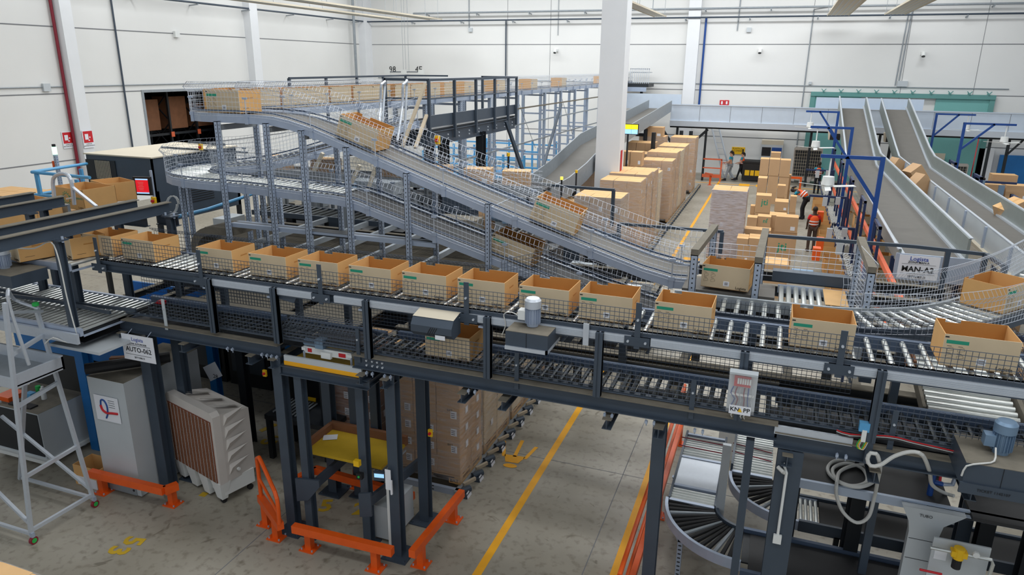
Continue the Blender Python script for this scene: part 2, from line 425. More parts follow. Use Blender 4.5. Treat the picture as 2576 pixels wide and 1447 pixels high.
wallpipe('cable_conduit', 'pair of grey conduits dropping to a junction box over the green door', [(5.6, YB-.04, 5.4), (5.7, YB-.04, 9.6), (5.85, YB-.04, 9.6), (5.75, YB-.04, 5.4)], .03, 'galv_dull', 'conduit')
wallpipe('cable_conduit', 'short grey conduit dropping from the top of the back wall to a socket box', [(-20, YB-.04, 8.5), (-20, YB-.04, 12)], .03, 'galv_dull', 'conduit')
wallpipe('cable_conduit', 'grey conduit dropping to a box on the back wall right of the pilaster', [(-3.05, YB-.04, 8.3), (-3.0, YB-.04, 12)], .03, 'galv_dull', 'conduit')
wallpipe('cable_conduit', 'grey conduit dropping above the dome camera on the back wall', [(-13.9, YB-.04, 8.1), (-13.9, YB-.04, 12)], .02, 'galv_dull', 'conduit')
def wbox(name, label, px, py, w, h, d=.12, m='cabinet', cat='box', wall='b'):
    if wall == 'b': p = at(px, py, Y=YB-.1); return tag(MB().box(p.x-w/2, p.x+w/2, YB-d, YB, p.z-h/2, p.z+h/2).build(name, m), label, cat)
    p = at(px, py, X=XL+.1); return tag(MB().box(XL, XL+d, p.y-w/2, p.y+w/2, p.z-h/2, p.z+h/2).build(name, m), label, cat)
wbox('socket_box', 'grey socket box under conduit at top of back wall', 1183, 75, .25, .25)
wbox('socket_box', 'grey socket box under conduit right of back pilaster', 1884, 75, .25, .25)
wbox('junction_box', 'grey junction box on conduit over the green door', 2270, 211, .5, .3)
wbox('junction_box', 'round grey junction box at start of the conduit over green door', 2038, 209, .15, .15)
wbox('junction_box', 'small junction box on conduit on the lower left wall', 118, 220, .3, .3, wall='l')
wbox('alarm_siren', 'white siren with looped cables high on the left wall', 445, 86, .28, .28, .15, 'plastic_white', 'alarm', wall='l')
def camera_dome(px, py, label):
    p = at(px, py, Y=YB-.3); t = thing('security_camera', label, 'camera', (p.x, YB, p.z))
    MB().box(p.x-.1, p.x+.1, YB-.12, YB, p.z-.06, p.z+.1).tube((p.x, YB-.3, p.z+.06), (p.x, YB, p.z+.06), .05).build('mount', 'plastic_white', t)
    MB().tube((p.x, YB-.42, p.z-.14), (p.x, YB-.3, p.z+.04), .1, 12).build('housing', 'plastic_white', t)
    MB().tube((p.x, YB-.44, p.z-.17), (p.x, YB-.42, p.z-.12), .08, 12).build('lens', 'ink', t)
camera_dome(1397, 127, 'small white security camera on the back wall left of the white column')
camera_dome(1912, 127, 'small white security camera on the back wall right of the pilaster')
camera_dome(2323, 135, 'small security camera on the back wall above the green door')
# fire hose signs
def sign(name, label, px, py, w, h, wall, cat='sign'):
    if wall == 'l':
        p = at(px, py, X=XL+.5 if px > 200 else XL+.03); x = p.x
        t = thing(name, label, cat, (x, p.y, p.z))
        MB().box(x-.02, x+.01, p.y-w/2, p.y+w/2, p.z-h/2, p.z+h/2).build('panel', 'paper', t)
        MB().box(x+.01, x+.016, p.y-w/2+.03, p.y+w/2-.03, p.z-h*.2, p.z+h/2-.03).build('red_field', 'red', t)
        MB().box(x+.016, x+.02, p.y-w*.3, p.y+w*.02, p.z-h*.02, p.z+h*.3).box(x+.016, x+.02, p.y+w*.1, p.y+w*.2, p.z+h*.06, p.z+h*.14).box(x+.016, x+.02, p.y-w*.02, p.y+w*.12, p.z-h*.1, p.z-h*.04).build('hose_symbol', 'paper', t)
        R = Matrix.Rotation(math.pi/2, 4, 'Z') @ Matrix.Rotation(math.pi/2, 4, 'X')
        text('lettering', 'LANCIA\nANTINCENDIO', w*.15, 'ink', t, Matrix.Translation((.014, 0, -h*.33)) @ R)
    return t
sign('fire_hose_sign', 'red and white LANCIA ANTINCENDIO sign left of the dark red pipe', 171, 352, .5, .68, 'l')
sign('fire_hose_sign', 'red and white LANCIA ANTINCENDIO sign on the pilaster right of the dark red pipe', 222, 350, .5, .72, 'l')
for px, l in ((1816, 'left'), (1828, 'right')):
    p = at(px, 259, Y=YB-.03); t = thing('fire_sign', 'small red fire equipment sign above the galvanised duct, %s of a pair' % l, 'sign', (p.x, YB, p.z))
    MB().box(p.x-.13, p.x+.13, YB-.03, YB, p.z-.16, p.z+.16).build('panel', 'red', t)
    MB().box(p.x-.05, p.x+.05, YB-.035, YB-.03, p.z-.08, p.z+.1).build('symbol', 'paper', t)
# green sliding door
t = struct(thing('door_1', '', '', (5.9, YB, 0)))
for k in ('label', 'category'): del t[k]
MB().box(1.35, 1.6, YB-.2, YB, 0, 4.95).box(10.2, 10.45, YB-.2, YB, 0, 4.95).box(1.35, 10.45, YB-.25, YB, 4.75, 4.98).build('door_frame', 'teal_dark', t)
MB().box(1.6, 4.0, YB-.12, YB-.02, 0, 4.75).build('door_leaf', 'teal', t)
MB().box(7.7, 10.2, YB-.12, YB-.02, 0, 4.75).build('door_leaf', 'teal', t)
for i in range(10):
    x = 2.0+i*.9; MB().bar((x-.12, YB-.25, 5.15), (x, YB-.25, 5.02), .05, .04).bar((x+.12, YB-.25, 5.15), (x, YB-.25, 5.02), .05, .04).box(x-.04, x+.04, YB-.3, YB, 4.98, 5.06).build('track_bracket', 'teal_dark', t)
# numbers over the far dock
p = at(986, 175, Y=YB-.1); o = text('dock_number', '98', .55, 'ink', None, facing((p.x, YB-.02, p.z))); tag(o, 'black number 98 painted on the back wall left of the centre', 'number')
p = at(1052, 175, Y=YB-.1); o = text('dock_number', '4E', .55, 'ink', None, facing((p.x, YB-.02, p.z))); tag(o, 'black 4E painted on the back wall right of the 98', 'number')
for px, l in ((970, 'left of the lower hall camera rail'), (1064, 'at the right end of the lamp rail')):
    pass
a = at(975, 181, Y=YB-1); b2 = at(1060, 181, Y=YB-1)
t = thing('lamp_rail', 'thin rail with small floodlights hanging below the 98 and 4E numbers', 'lamp', (a.x, YB-1, a.z))
MB().tube(a, b2, .03, 6).build('rail', 'steel_dark', t)
for q in (a, (a+b2)/2, b2): MB().box(q.x-.2, q.x+.2, q.y-.1, q.y+.1, q.z-.15, q.z+.15).build('lamp_head', 'plastic_white' if q is not (a+b2)/2 else 'steel_dark', t)
for px in (1015, 1021, 1029):
    tag(MB().tube(at(px, 181, Y=YB-1), (at(px, 181, Y=YB-1).x, YB-1, ZC), .012, 4).build('hanging_wire', 'galv_dull'), 'thin wire hanging from the ceiling to the lamp rail, '+{1015: 'left', 1021: 'middle', 1029: 'right'}[px]+' of three', 'wire', 'wires holding the lamp rail')
# radiant heating strips under the roof
def strip(x0, x1, ya, yb, z, lab):
    t = thing('radiant_panel', lab, 'heater', ((x0+x1)/2, ya, z), )
    MB().box(x0, x1, ya, yb, z, z+.05).box(x0, x0+.03, ya, yb, z-.03, z).box(x1-.03, x1, ya, yb, z-.03, z).build('panel', 'beige', t)
    b = MB(); k = 0
    for i in range(1, 5): b.box(x0+(x1-x0)*i/5-.015, x0+(x1-x0)*i/5+.015, ya, yb, z-.012, z)
    b.build('panel_rib', 'cabinet', t)
    b = MB()
    yy = yb-.6
    while yy > max(ya, 25): b.tube((x0+.01, yy, z+.05), (x0+.01, yy, ZC-.01), .012, 4).tube((x1-.01, yy, z+.05), (x1-.01, yy, ZC-.01), .012, 4); yy -= 4
    b.build('suspension_wire', 'galv_dull', t)
strip(1.62, 2.72, 6, 44.6, 9, 'perforated beige radiant strip under the roof, first right of the wall pilaster')
strip(4.4, 5.4, 6, 44.4, 9, 'perforated beige radiant strip under the roof, rightmost')
strip(-7.6, -6.9, 6, 43.8, 9, 'beige radiant strip under the roof beside the white column')
strip(-21.9, -21.0, 6, 43.6, 9, 'long beige radiant strip under the roof on the left, nearer the column')
strip(-24.4, -23.6, 6, 43, 9, 'long beige radiant strip under the roof on the left, nearer the left wall')
p = at(2540, 52, Z=9.3)
t = thing('ceiling_lamp', 'round white lamp hanging under the roof at the far right', 'lamp', p)
MB().tube(p, p+Vector((0, 0, .12)), .5, 20, r2=.1).build('shade', 'plastic_white', t); MB().tube(p+Vector((0, 0, .1)), Vector((p.x, p.y, ZC)), .015, 5).build('cord', 'galv_dull', t)
# yellow floor paint
def paint(mb, nm='painted_line'): return mb.build(nm, 'yellow_paint', FLOOR)
Z0, Z1 = .0, .003
paint(MB().box(-3.06, -2.95, -2, 43.6, Z0, Z1)); paint(MB().box(-1.42, -1.31, -2, 16.5, Z0, Z1))
paint(MB().box(-1.42, -1.31, 21, 31, Z0, Z1)); paint(MB().box(-8, 10, 41.5, 41.62, Z0, Z1))
for x in (-1.6, -.7, .3): paint(MB().box(x-.28, x+.28, 41.2, 42.0, Z0, Z1+.001), 'painted_block')
for x in (-.7,): paint(MB().box(x-.12, x+.12, 39.7, 41.3, Z0, Z1+.002), 'painted_block')
paint(MB().box(-2.65, -2.1, 23.2, 24.2, Z0, Z1), 'painted_block')
def foot(cx, cy, s, rz):
    b = MB(); R = Matrix.Rotation(rz, 3, 'Z')
    def pt(x, y, z=.004): v = R @ Vector((x*s, y*s, 0)); return (cx+v.x, cy+v.y, z)
    def blob(pts): b.add([pt(*p) for p in pts], [tuple(range(len(pts)))])
    blob([(-.12, -.25), (.12, -.25), (.2, 0), (-.2, 0)])
    for (x, y), (w, l) in zip(((-.2, .05), (0, .08), (.2, .05)), ((.07, .42), (.07, .5), (.07, .36))):
        a = x*1.6
        blob([(x-w/2, y-.12), (x+w/2, y-.12), (x+w/2+a*l, y+l), (x-w/2+a*l, y+l)])
    blob([(math.cos(k)*.13, -.36+math.sin(k)*.07) for k in [i*math.pi/6 for i in range(12)]])
    return b
o = foot(-3.55, 9.85, .9, .1).build('painted_arrow', 'yellow_paint', FLOOR)
o = foot(-3.7, 20.2, .9, .1).build('painted_arrow', 'yellow_paint', FLOOR); o = foot(-4.1, 38.5, 1.1, .1).build('painted_arrow', 'yellow_paint', FLOOR)
def fnum(s, px, py, rz, sz=.5, m='yellow_dirty'):
    p = at(px, py, Z=0); text('painted_number', s, sz, m, FLOOR, Matrix.Translation((p.x, p.y, .004)) @ Matrix.Rotation(rz, 4, 'Z'), bold=.012, ext=.001)
fnum('5', 334, 1362, -1.35, .38); fnum('3', 296, 1386, -1.35, .38); fnum('5', 673, 1113, -1.35, .38); fnum('1', 690, 1099, -1.35, .38); fnum('2', 905, 1282, .4, .4)
fnum('5', 820, 1274, .4, .4)
for a, q in (((655, 1085), (695, 1068)), ((812, 1012), (826, 1006)), ((505, 1243), (520, 1246))):
    a = at(*a, Z=0); q = at(*q, Z=0); MB().bar((a.x, a.y, .003), (q.x, q.y, .003), .1, .004).build('painted_line', 'yellow_dirty', FLOOR)
b = MB()
for y in (4.4, 9.94, 15, 20, 25, 30, 35, 40): b.box(XL, 22, y-.006, y+.006, 0, .0015)
for x in (-12, -6.1, -1.75, 4, 9): b.box(x-.006, x+.006, -6, YB, 0, .0015)
b.build('floor_joint', 'wall_seam', FLOOR)
# ================================================================ front conveyors
YF = 6.9
def ipost(b, x, y, z0, z1, w=.14, d=.14, plate=True):
    b.ibeam((x, y, z0), (x, y, z1), w, d, .012)
    if plate: b.box(x-.17, x+.17, y-.17, y+.17, 0, .018)
def bolt(b, p, r=.014, l=.02, n=6, ax=(0, -1, 0)):
    p = Vector(p); b.tube(p, p+Vector(ax)*l, r, n)
FR = thing('conveyor_gantry', 'anthracite steel gantry of beams and columns carrying the front conveyors', 'steel frame', (-4, 6.9, 0))
def part_post(x, y, z0, z1, w=.14, plate=True, m='steel_dark'):
    b = MB(); b.ibeam((x, y, z0), (x, y, z1), w, w, .012)
    if plate:
        b.box(x-.18, x+.18, y-.18, y+.18, 0, .018)
        for i in (-1, 1):
            for j in (-1, 1): b.tube((x+i*.14, y+j*.14, 0), (x+i*.14, y+j*.14, .04), .015, 6)
    return b.build('column', m, FR)
for x, y in ((-5.74, 6.9), (-4.12, 6.95), (-4.13, 7.75), (-4.6, 7.75), (-.86, 6.98), (.42, 6.95), (-5.75, 7.9), (2.45, 8.3), (2.0, 8.2), (3.2, 8.2), (-8.0, 7.45)):
    part_post(x, y, 0, 2.62 if x < .4 else 2.56)
MB().ibeam((.45, 6.9, 0), (.45, 6.9, 2.58), .24, .16, .014).build('column', 'steel_dark', FR)
for (x0, x1, zc) in ((-8.43, -5.70, 2.69), (-4.6, .30, 2.74), (.28, 4.4, 2.67)):
    MB().ibeam((x0, YF, zc), (x1, YF, zc), .12, .17, .012, 0, 1).build('beam', ['steel_dark', 'steel_dusty'], FR)
    MB().ibeam((x0, 7.95, zc), (x1, 7.95, zc), .12, .17, .012, 0, 1).build('beam', ['steel_dark', 'steel_dusty'], FR)
for x in (-8.3, -7.2, -6.1, -5.75, -4.45, -4.12, -3.1, -2.6, -1.4, -.85, .42, 1.2, 2.0, 3.2):
    zc = (2.55 if x < .3 else 2.5); MB().ibeam((x, 6.75, zc), (x, 9.4, zc), .1, .12, .01, 0, 1).build('cross_beam', ['steel_dark', 'steel_dusty'], FR)
for x in (-6.45, -5.9, -5.75, -4.35, -4.1, -3.0, -1.4, -.95, -.45, .9):
    b = MB()
    for dx in (-.04, .04):
        b.box(x+dx-.013, x+dx+.013, 6.81, 6.84, 2.61, 2.64); b.tube((x+dx, 6.83, 2.58), (x+dx, 6.83, 2.65), .006, 6)
    b.build('beam_clamp', 'galv', FR)
b = MB()
for dx in (-.32, -.24, -.17, -.1):
    for dz in (0, .06): bolt(b, (-4.1+dx, 6.895, 2.72+dz-.02))
b.build('bolt', 'alu', FR)
# short slotted posts between the two levels
for i, px in enumerate((525, 688, 921, 1227, 1510, 1876, 2222)):
    py = 700+(px-525)*.131
    x = at(px, py, Y=6.83).x
    b = MB().box(x-.04, x-.008, 6.79, 6.87, 2.83, 3.56).box(x+.008, x+.04, 6.79, 6.87, 2.83, 3.56).box(x-.04, x+.04, 6.8, 6.86, 2.83, 3.555)
    if px > 1900: b.box(x-.03, x+.03, 6.8, 6.86, 2.6, 2.83)
    b.build('support_post', 'steel_dark', FR)
    if px in (525, 688, 921, 1227): MB().box(x-.11, x-.03, 6.82, 7.0, 3.42, 3.44).box(x-.045, x-.03, 6.82, 6.9, 3.3, 3.44).build('bracket', 'galv', FR)
for i, px in enumerate((560, 745, 868, 1030, 1290, 1570, 1900, 2290)):    # rear row, seen through the guards
    x = at(px, 780, Y=7.75).x
    MB().box(x-.04, x+.04, 7.78, 7.86, 2.6, 3.5).build('support_post', 'steel_dark', FR)
# ---- upper roller conveyor
UC = thing('roller_conveyor', 'upper front roller conveyor carrying the row of open cartons, behind a dark wire guard', 'conveyor', (-3, 7.3, 3.5))
X0, X1 = -8.62, 3.4
MB().box(X0, X1, 6.86, 6.93, 3.56, 3.60).box(X0, X1, 6.84, 6.90, 3.46, 3.475).box(X0, X1, 6.88, 6.93, 3.46, 3.60).build('side_rail', 'steel_dark', UC)
xs = [at(px, 700+(px-525)*.131+8, Y=6.85).x for px in (510, 785, 905, 1170, 1330, 1600, 1650, 1866, 2085, 2140)]
for a, bb in zip(xs[0:1]+[xs[2]-.35]+[xs[4]-.72]+[xs[6]-.05]+[xs[9]], [xs[1], xs[3]-.05, xs[5]-.05, xs[8], X1]):
    b = MB().box(a, bb, 6.835, 6.86, 3.475, 3.56)
    for k in (.2, .4, .6, .8): b.box(a, bb, 6.830, 6.835, 3.475+.085*k-.004, 3.475+.085*k+.004)
    b.build('cover_strip', 'alu', UC)
MB().box(X0, X1-.2, 7.62, 7.68, 3.48, 3.60).build('side_rail', 'rail_blue', UC)
MB().box(-1.2, 1.8, 7.74, 7.8, 3.5, 3.56).build('side_rail', 'rail_blue', UC)
r0 = MB().tube((0, -.33, 0), (0, .33, 0), .027, 10).build('roller', 'chrome', UC, smooth=True, loc=(0, 7.28, 3.585), local=True)
x = X0+.1; k = 0
while x < X1-.1:
    if k: r0 = child_copy(r0, (x+3, -.02, .072))
    else: r0.location = (x+3, -.02, .072)
    k += 1; x += .128 if x < -1.2 else .165
def guard(name, parent, x0, x1, y, z0, z1, m='wire', lean=0., d=.05, r=.0024):
    b = MB(); fence(b, [(x0, y, 0), (x1, y, 0)], 0, [(0, z0), (0, z1)] if not lean else [(0, z0), (0, z1-.06), (-lean, z1)], d, r); return b.build(name, m, parent)
guard('guard_mesh', UC, X0+.15, -7.0, 6.86, 3.6, 3.92, r=.003); guard('guard_mesh', UC, -6.9, 3.4, 6.86, 3.56, 3.84, r=.003)
guard('guard_mesh', UC, X0+.15, -3.1, 7.74, 3.62, 3.9, lean=-.08, r=.003); guard('guard_mesh', UC, -2.9, 3.4, 7.76, 3.58, 3.8, lean=-.08, r=.003)
b = MB(); fence(b, [(-3.0, 7.76, 0), (-2.55, 8.6, 0)], 0, [(0, 3.6), (0, 3.95)], r=.003); b.build('guard_mesh', 'wire', UC)
for px in (240, 500, 803, 1173, 1606, 2120):
    q = at(px, 650+(px-500)*.135, Y=6.83)
    x = q.x; zt = 3.93 if px < 2000 else 3.9
    gb = MB().box(x-.03, x+.03, 6.825, 6.835, 3.43, zt).box(x-.13, x+.13, 6.822, 6.83, 3.46, 3.56).build('guard_bracket', 'steel_dark', UC)
    for bx, bz in ((-.09, 3.51), (.09, 3.51), (0, 3.75)): MB().tube((x+bx, 6.825, bz), (x+bx, 6.80, bz), .013, 8).build('bolt', 'alu', gb)
for px, w in ((1852, .07),):
    x = at(px-10, 880, Y=6.83).x
for px in (1476,):
    x = at(px, 825, Y=6.83).x; MB().box(x-.03, x+.03, 6.8, 6.825, 3.4, 3.64).build('sensor_bracket', 'alu', UC)
b = MB().prism([(-5.75, 3.5), (-5.35, 3.47), (-5.4, 3.38), (-5.68, 3.42)], 6.86, 6.93); b.build('drip_plate', 'steel_dark', UC)
# gearbox cover with sloping top
p0, p1 = at(1045, 790, Y=6.72).x, at(1147, 805, Y=6.72).x
t = thing('drive_cover', 'grey sheet metal drive cover hanging on the front rail left of the motor', 'cover', ((p0+p1)/2, 6.75, 3.3))
pr = [(6.84, 3.32), (6.66, 3.30), (6.60, 3.36), (6.60, 3.44), (6.66, 3.52), (6.84, 3.56)]
MB().prism(pr, p0, p1, 'x').build('housing', 'steel_dark', t)
MB().add([(p0, 6.655, 3.523), (p1, 6.655, 3.523), (p1, 6.84, 3.564), (p0, 6.84, 3.564)], [(0, 1, 2, 3)]).build('dusty_top', 'beige', t)
b = MB()
for k in range(4): b.bar((p0+.2+k*.025, 6.597, 3.34), (p0+.25+k*.025, 6.597, 3.43), .01, .006)
b.build('vent_slot', 'ink', t); MB().box(p1-.2, p1-.08, 6.597, 6.6, 3.30, 3.35).build('maker_plate', 'paper', t)
# motor with ribs on a grey gear housing
def motor(t, x, y, z, s=1., m='galv', up=True):
    b = MB(); b.tube((x, y, z), (x, y, z+.03*s), .055*s, 16).tube((x, y, z+.03*s), (x, y, z+.19*s), .06*s, 20)
    for k in range(20):
        a = k*math.pi/10; b.fr((x+math.cos(a)*.066*s, y+math.sin(a)*.066*s, z+.1*s), (.018*s, .004*s, .14*s), Matrix.Rotation(a, 3, 'Z'))
    b.build('motor_body', m, t, smooth=True)
    MB().tube((x, y, z+.18*s), (x, y, z+.25*s), .078*s, 24).tube((x, y, z+.25*s), (x, y, z+.27*s), .078*s, 24, r2=.06*s).build('fan_cowl', 'alu' if m == 'galv' else m, t, smooth=True)
    MB().box(x-.13*s, x-.06*s, y-.05*s, y+.04*s, z+.06*s, z+.15*s).build('terminal_box', 'plastic_white' if m == 'galv' else m, t)
xa, xb = at(1277, 840, Y=6.62).x, at(1383, 855, Y=6.62).x
t = thing('drive_unit', 'grey drive housing with upright silver motor in front of the cartons', 'motor', ((xa+xb)/2, 6.7, 3.3))
MB().box(xa, xb, 6.55, 7.0, 3.38, 3.54).build('gear_housing', 'steel_dark', t)
MB().box(xa, xb, 6.55, 7.0, 3.54, 3.546).build('dusty_top', 'steel_dusty', t)
MB().box(xa, xb, 6.53, 6.56, 3.34, 3.38).box(xb-.02, xb, 6.53, 7.0, 3.34, 3.38).build('mounting_rail', 'alu', t)
MB().box((xa+xb)/2-.002, (xa+xb)/2+.002, 6.545, 6.55, 3.38, 3.54).build('panel_joint', 'ink', t)
motor(t, at(1340, 800, Y=6.78).x, 6.78, 3.55, 1.15)
MB().pipe(smooth_path([(xa+.1, 6.78, 3.62), (xa-.02, 6.8, 3.66), (xa-.12, 6.82, 3.62), (xa-.1, 6.82, 3.5), (xa-.14, 6.82, 3.38)], .03), .006, 5).build('cable', 'hose', t)
# transparent control box with the maker's plate
xa, xb = at(1832, 975, Y=6.72).x, at(1903, 985, Y=6.72).x
t = thing('control_box', 'clear plastic control box with wiring mounted on the gantry, KNAPP plate below', 'control box', ((xa+xb)/2, 6.75, 3.0))
MB().box(xa, xb, 6.74, 6.76, 2.98, 3.40).box(xa, xb, 6.66, 6.74, 3.38, 3.40).build('back_plate', 'cabinet', t)
MB().box(xa+.05, xb-.06, 6.71, 6.74, 3.24, 3.35).build('relay_rack', 'red', t)
for k in range(6): MB().box(xa+.08+k*.022, xa+.097+k*.022, 6.70, 6.71, 3.27, 3.33).build('relay', 'plastic_white', t)
for k, c in enumerate(('blue_deep', 'pipe_red', 'cabinet', 'pipe_red', 'blue_deep', 'cabinet')):
    MB().pipe(smooth_path([(xa+.05+.035*k, 6.72, 3.23), (xa+.03+.04*k, 6.71, 3.16), (xa+.07+.03*k, 6.72, 3.1), (xa+.04+.04*k, 6.72, 3.02)], .03), .006, 4).build('wire_bundle', c, t)
MB().box(xa+.02, xb-.02, 6.71, 6.73, 3.14, 3.16).build('cable_duct', 'plastic_white', t)
MB().box(xa, xb, 6.66, 6.665, 2.98, 3.38).build('cover', 'clear', t)
MB().box(xa+.03, xb-.03, 6.650, 6.656, 2.97, 3.06).build('name_plate', 'paper', t)
text('lettering', 'KN  PP', .062, 'ink', t, facing((0, 6.649-6.75, .02)), bold=.001)
MB().prism([(-.0-.02+(xa+xb)/2, 3.0), (.02+(xa+xb)/2, 3.0), ((xa+xb)/2, 3.04)], 6.645, 6.65).build('warning_triangle', 'yellow', t)
for dx in (-.06, .03, .06): MB().pipe([((xa+xb)/2+dx, 6.74, 2.98), ((xa+xb)/2+dx-.02, 6.76, 2.9), ((xa+xb)/2+dx-.01, 6.8, 2.86)], .007, 5).build('cable', 'hose', t)
# ---- lower roller conveyor
LC = thing('roller_conveyor', 'lower front roller conveyor with dark rollers running under the carton row', 'conveyor', (-3, 7.3, 2.9))
MB().box(-8.35, -6.0, 7.40, 7.46, 2.86, 2.95).box(-4.3, 2.6, 7.46, 7.52, 2.86, 2.95).build('side_rail', 'rail_blue', LC)
MB().box(-6.0, -4.5, 7.50, 7.55, 2.82, 2.9).build('side_rail', 'rail_blue', LC)
MB().box(-8.35, 2.9, 6.95, 7.0, 2.83, 2.86).build('side_rail', 'steel_dark', LC); MB().box(.27, .98, 6.85, 6.88, 2.73, 2.82).build('cover_strip', 'alu', LC)
r0 = MB().tube((0, -.25, 0), (0, .25, 0), .026, 8).build('roller', 'roller_dark', LC, smooth=True, loc=(0, 7.22, 2.87), local=True)
x = -8.2; k = 0
while x < 2.7:
    if not (-5.35 < x < -4.62):
        if k: r0 = child_copy(r0, (x+3, -.08, -.03))
        else: r0.location = (x+3, -.08, -.03)
        k += 1
    x += .115
MB().box(-5.32, -4.65, 7.0, 7.45, 2.80, 2.88).tube((-5.32, 7.0, 2.84), (-5.32, 7.45, 2.84), .04, 12).tube((-4.65, 7.0, 2.84), (-4.65, 7.45, 2.84), .04, 12).build('belt', 'belt_dark', LC)
MB().box(-8.3, -5.4, 7.02, 7.4, 2.72, 2.74).box(-4.5, -1.9, 7.02, 7.45, 2.72, 2.74).box(-1.2, -.3, 7.02, 7.45, 2.72, 2.74).box(.2, 2.6, 7.02, 7.45, 2.72, 2.74).build('drip_or_dark_tray', 'steel_black', LC)  # black sheets added under the rollers to darken the gaps between them
guard('guard_mesh', LC, -7.85, 2.85, 6.9, 2.86, 3.2, r=.003)
guard('guard_mesh', LC, -8.0, 1.0, 7.72, 2.9, 3.28, r=.003)
b = MB()
guard('guard_mesh', LC, -8.7, -6.3, 7.6, 2.95, 3.5, r=.003)
for px in (415, 900, 1300, 1745, 2255):
    x = at(px, 860+(px-900)*.13, Y=6.88).x; gb = MB().box(x-.025, x+.025, 6.875, 6.885, 2.72, 3.16).build('guard_bracket', 'steel_dark' if px != 415 else 'cabinet', LC)
    MB().tube((x, 6.875, 3.02), (x, 6.86, 3.02), .012, 8).build('bolt', 'alu', gb)
# beams behind the lower conveyor
for i, (y, z, xa, xb) in enumerate(((8.0, 2.78, -4.4, 2.0), (8.45, 2.95, -3.0, 1.4), (8.9, 2.78, -8.2, -1.2))):
    MB().ibeam((xa, y, z), (xb, y, z), .14, .2, .012, 0, 1).build('beam', ['steel_black', 'steel_dusty'], FR)
for xa, xb, ya, yb in ((-8.2, -6.6, 7.9, 8.8), (-6.4, -5.3, 7.9, 8.9), (-3.9, -3.3, 8.0, 8.5), (-8.6, -7.0, 9.2, 9.9)): MB().box(xa, xb, ya, yb, 2.66, 2.68).build('deck_plate', 'steel_dusty', FR)
# cartons -------------------------------------------------------------
def make_carton(label, w=.57, d=.45, h=.29, cat='carton'):
    t = thing('open_carton', label, 'carton', group='open cartons on the conveyors'); th = .006
    b = MB()
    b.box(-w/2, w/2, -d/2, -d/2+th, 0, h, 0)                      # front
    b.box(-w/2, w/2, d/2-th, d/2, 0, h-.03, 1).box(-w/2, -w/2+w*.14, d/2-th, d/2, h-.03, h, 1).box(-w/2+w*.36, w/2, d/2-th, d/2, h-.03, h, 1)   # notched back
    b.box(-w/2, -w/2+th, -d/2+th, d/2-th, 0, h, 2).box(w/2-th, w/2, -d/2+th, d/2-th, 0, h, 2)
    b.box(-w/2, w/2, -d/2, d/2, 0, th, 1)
    b.build('carton_body', ['kraft_pale', 'kraft_deep', 'kraft'], t)  # cool light on the front, warm bounce on ends and inside, put into the colours
    y = -d/2-.001
    MB().box(-w/2+.02, -w/2+.19, y, y+.001, h*.72, h*.83).build('printed_band', 'print_green', t)
    MB().box(-w/2+.27, -w/2+.34, y-.0005, y+.001, .04, .1).build('address_label', 'paper', t)
    b = MB()
    for k in range(3): b.box(-w/2+.285, -w/2+.325, y-.001, y, .055+.012*k, .061+.012*k)
    rnd = random.Random(3)
    for r_ in range(2):
        for c_ in range(2):
            cx, cz = -w/2+.055+.085*c_, h*.56-.065*r_
            b.bar((cx-.025, y, cz), (cx+.02, y, cz+.015), .001, .002, up=(0, 1, 0)).bar((cx-.025, y, cz), (cx-.02, y, cz-.025), .001, .002, up=(0, 1, 0)).bar((cx+.02, y, cz+.015), (cx+.03, y, cz-.01), .001, .002, up=(0, 1, 0)).bar((cx-.02, y, cz-.025), (cx+.03, y, cz-.01), .001, .002, up=(0, 1, 0)).box(cx-.025, cx+.01, y, y+.001, cz+.022, cz+.026)
    b.build('printed_drawing', 'print_dark', t)
    MB().box(-w/2+.005, -w/2+.035, y-.001, y, h*.9, h*.94).build('hand_hole', 'ink', t)
    text('lettering', 'Logista', .045, 'print_dark', t, facing((w/2-.09, y-.0005, .032)), bold=.0006)
    MB().box(w/2, w/2+.001, -.06, .06, h*.62, h*.68).build('hand_hole', 'kraft_deep', t)
    MB().box(w/2, w/2+.001, -d*.35, -d*.1, h*.2, h*.215).build('printed_line', 'print_dark', t)
    return t
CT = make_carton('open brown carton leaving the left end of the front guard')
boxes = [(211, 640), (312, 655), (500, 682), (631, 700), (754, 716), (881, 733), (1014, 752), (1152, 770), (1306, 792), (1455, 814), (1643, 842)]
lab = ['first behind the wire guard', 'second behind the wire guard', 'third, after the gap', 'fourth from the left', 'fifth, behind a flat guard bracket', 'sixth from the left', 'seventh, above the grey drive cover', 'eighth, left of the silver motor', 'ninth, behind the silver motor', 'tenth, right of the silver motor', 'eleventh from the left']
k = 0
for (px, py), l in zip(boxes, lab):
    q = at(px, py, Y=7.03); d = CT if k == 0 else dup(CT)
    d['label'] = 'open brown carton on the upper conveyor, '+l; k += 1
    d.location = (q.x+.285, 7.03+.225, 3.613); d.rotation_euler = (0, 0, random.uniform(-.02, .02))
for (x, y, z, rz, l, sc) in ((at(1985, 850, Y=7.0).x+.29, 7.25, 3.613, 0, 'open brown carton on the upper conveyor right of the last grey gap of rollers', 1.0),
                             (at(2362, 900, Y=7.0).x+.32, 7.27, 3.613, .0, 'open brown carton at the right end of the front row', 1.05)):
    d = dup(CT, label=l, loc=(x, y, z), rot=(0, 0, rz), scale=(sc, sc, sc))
dup(CT, label='open brown carton riding the lower conveyor left of the silver motor', loc=(at(1073, 880, Y=7.02).x+.28, 7.23, 2.9), rot=(0, 0, 0))
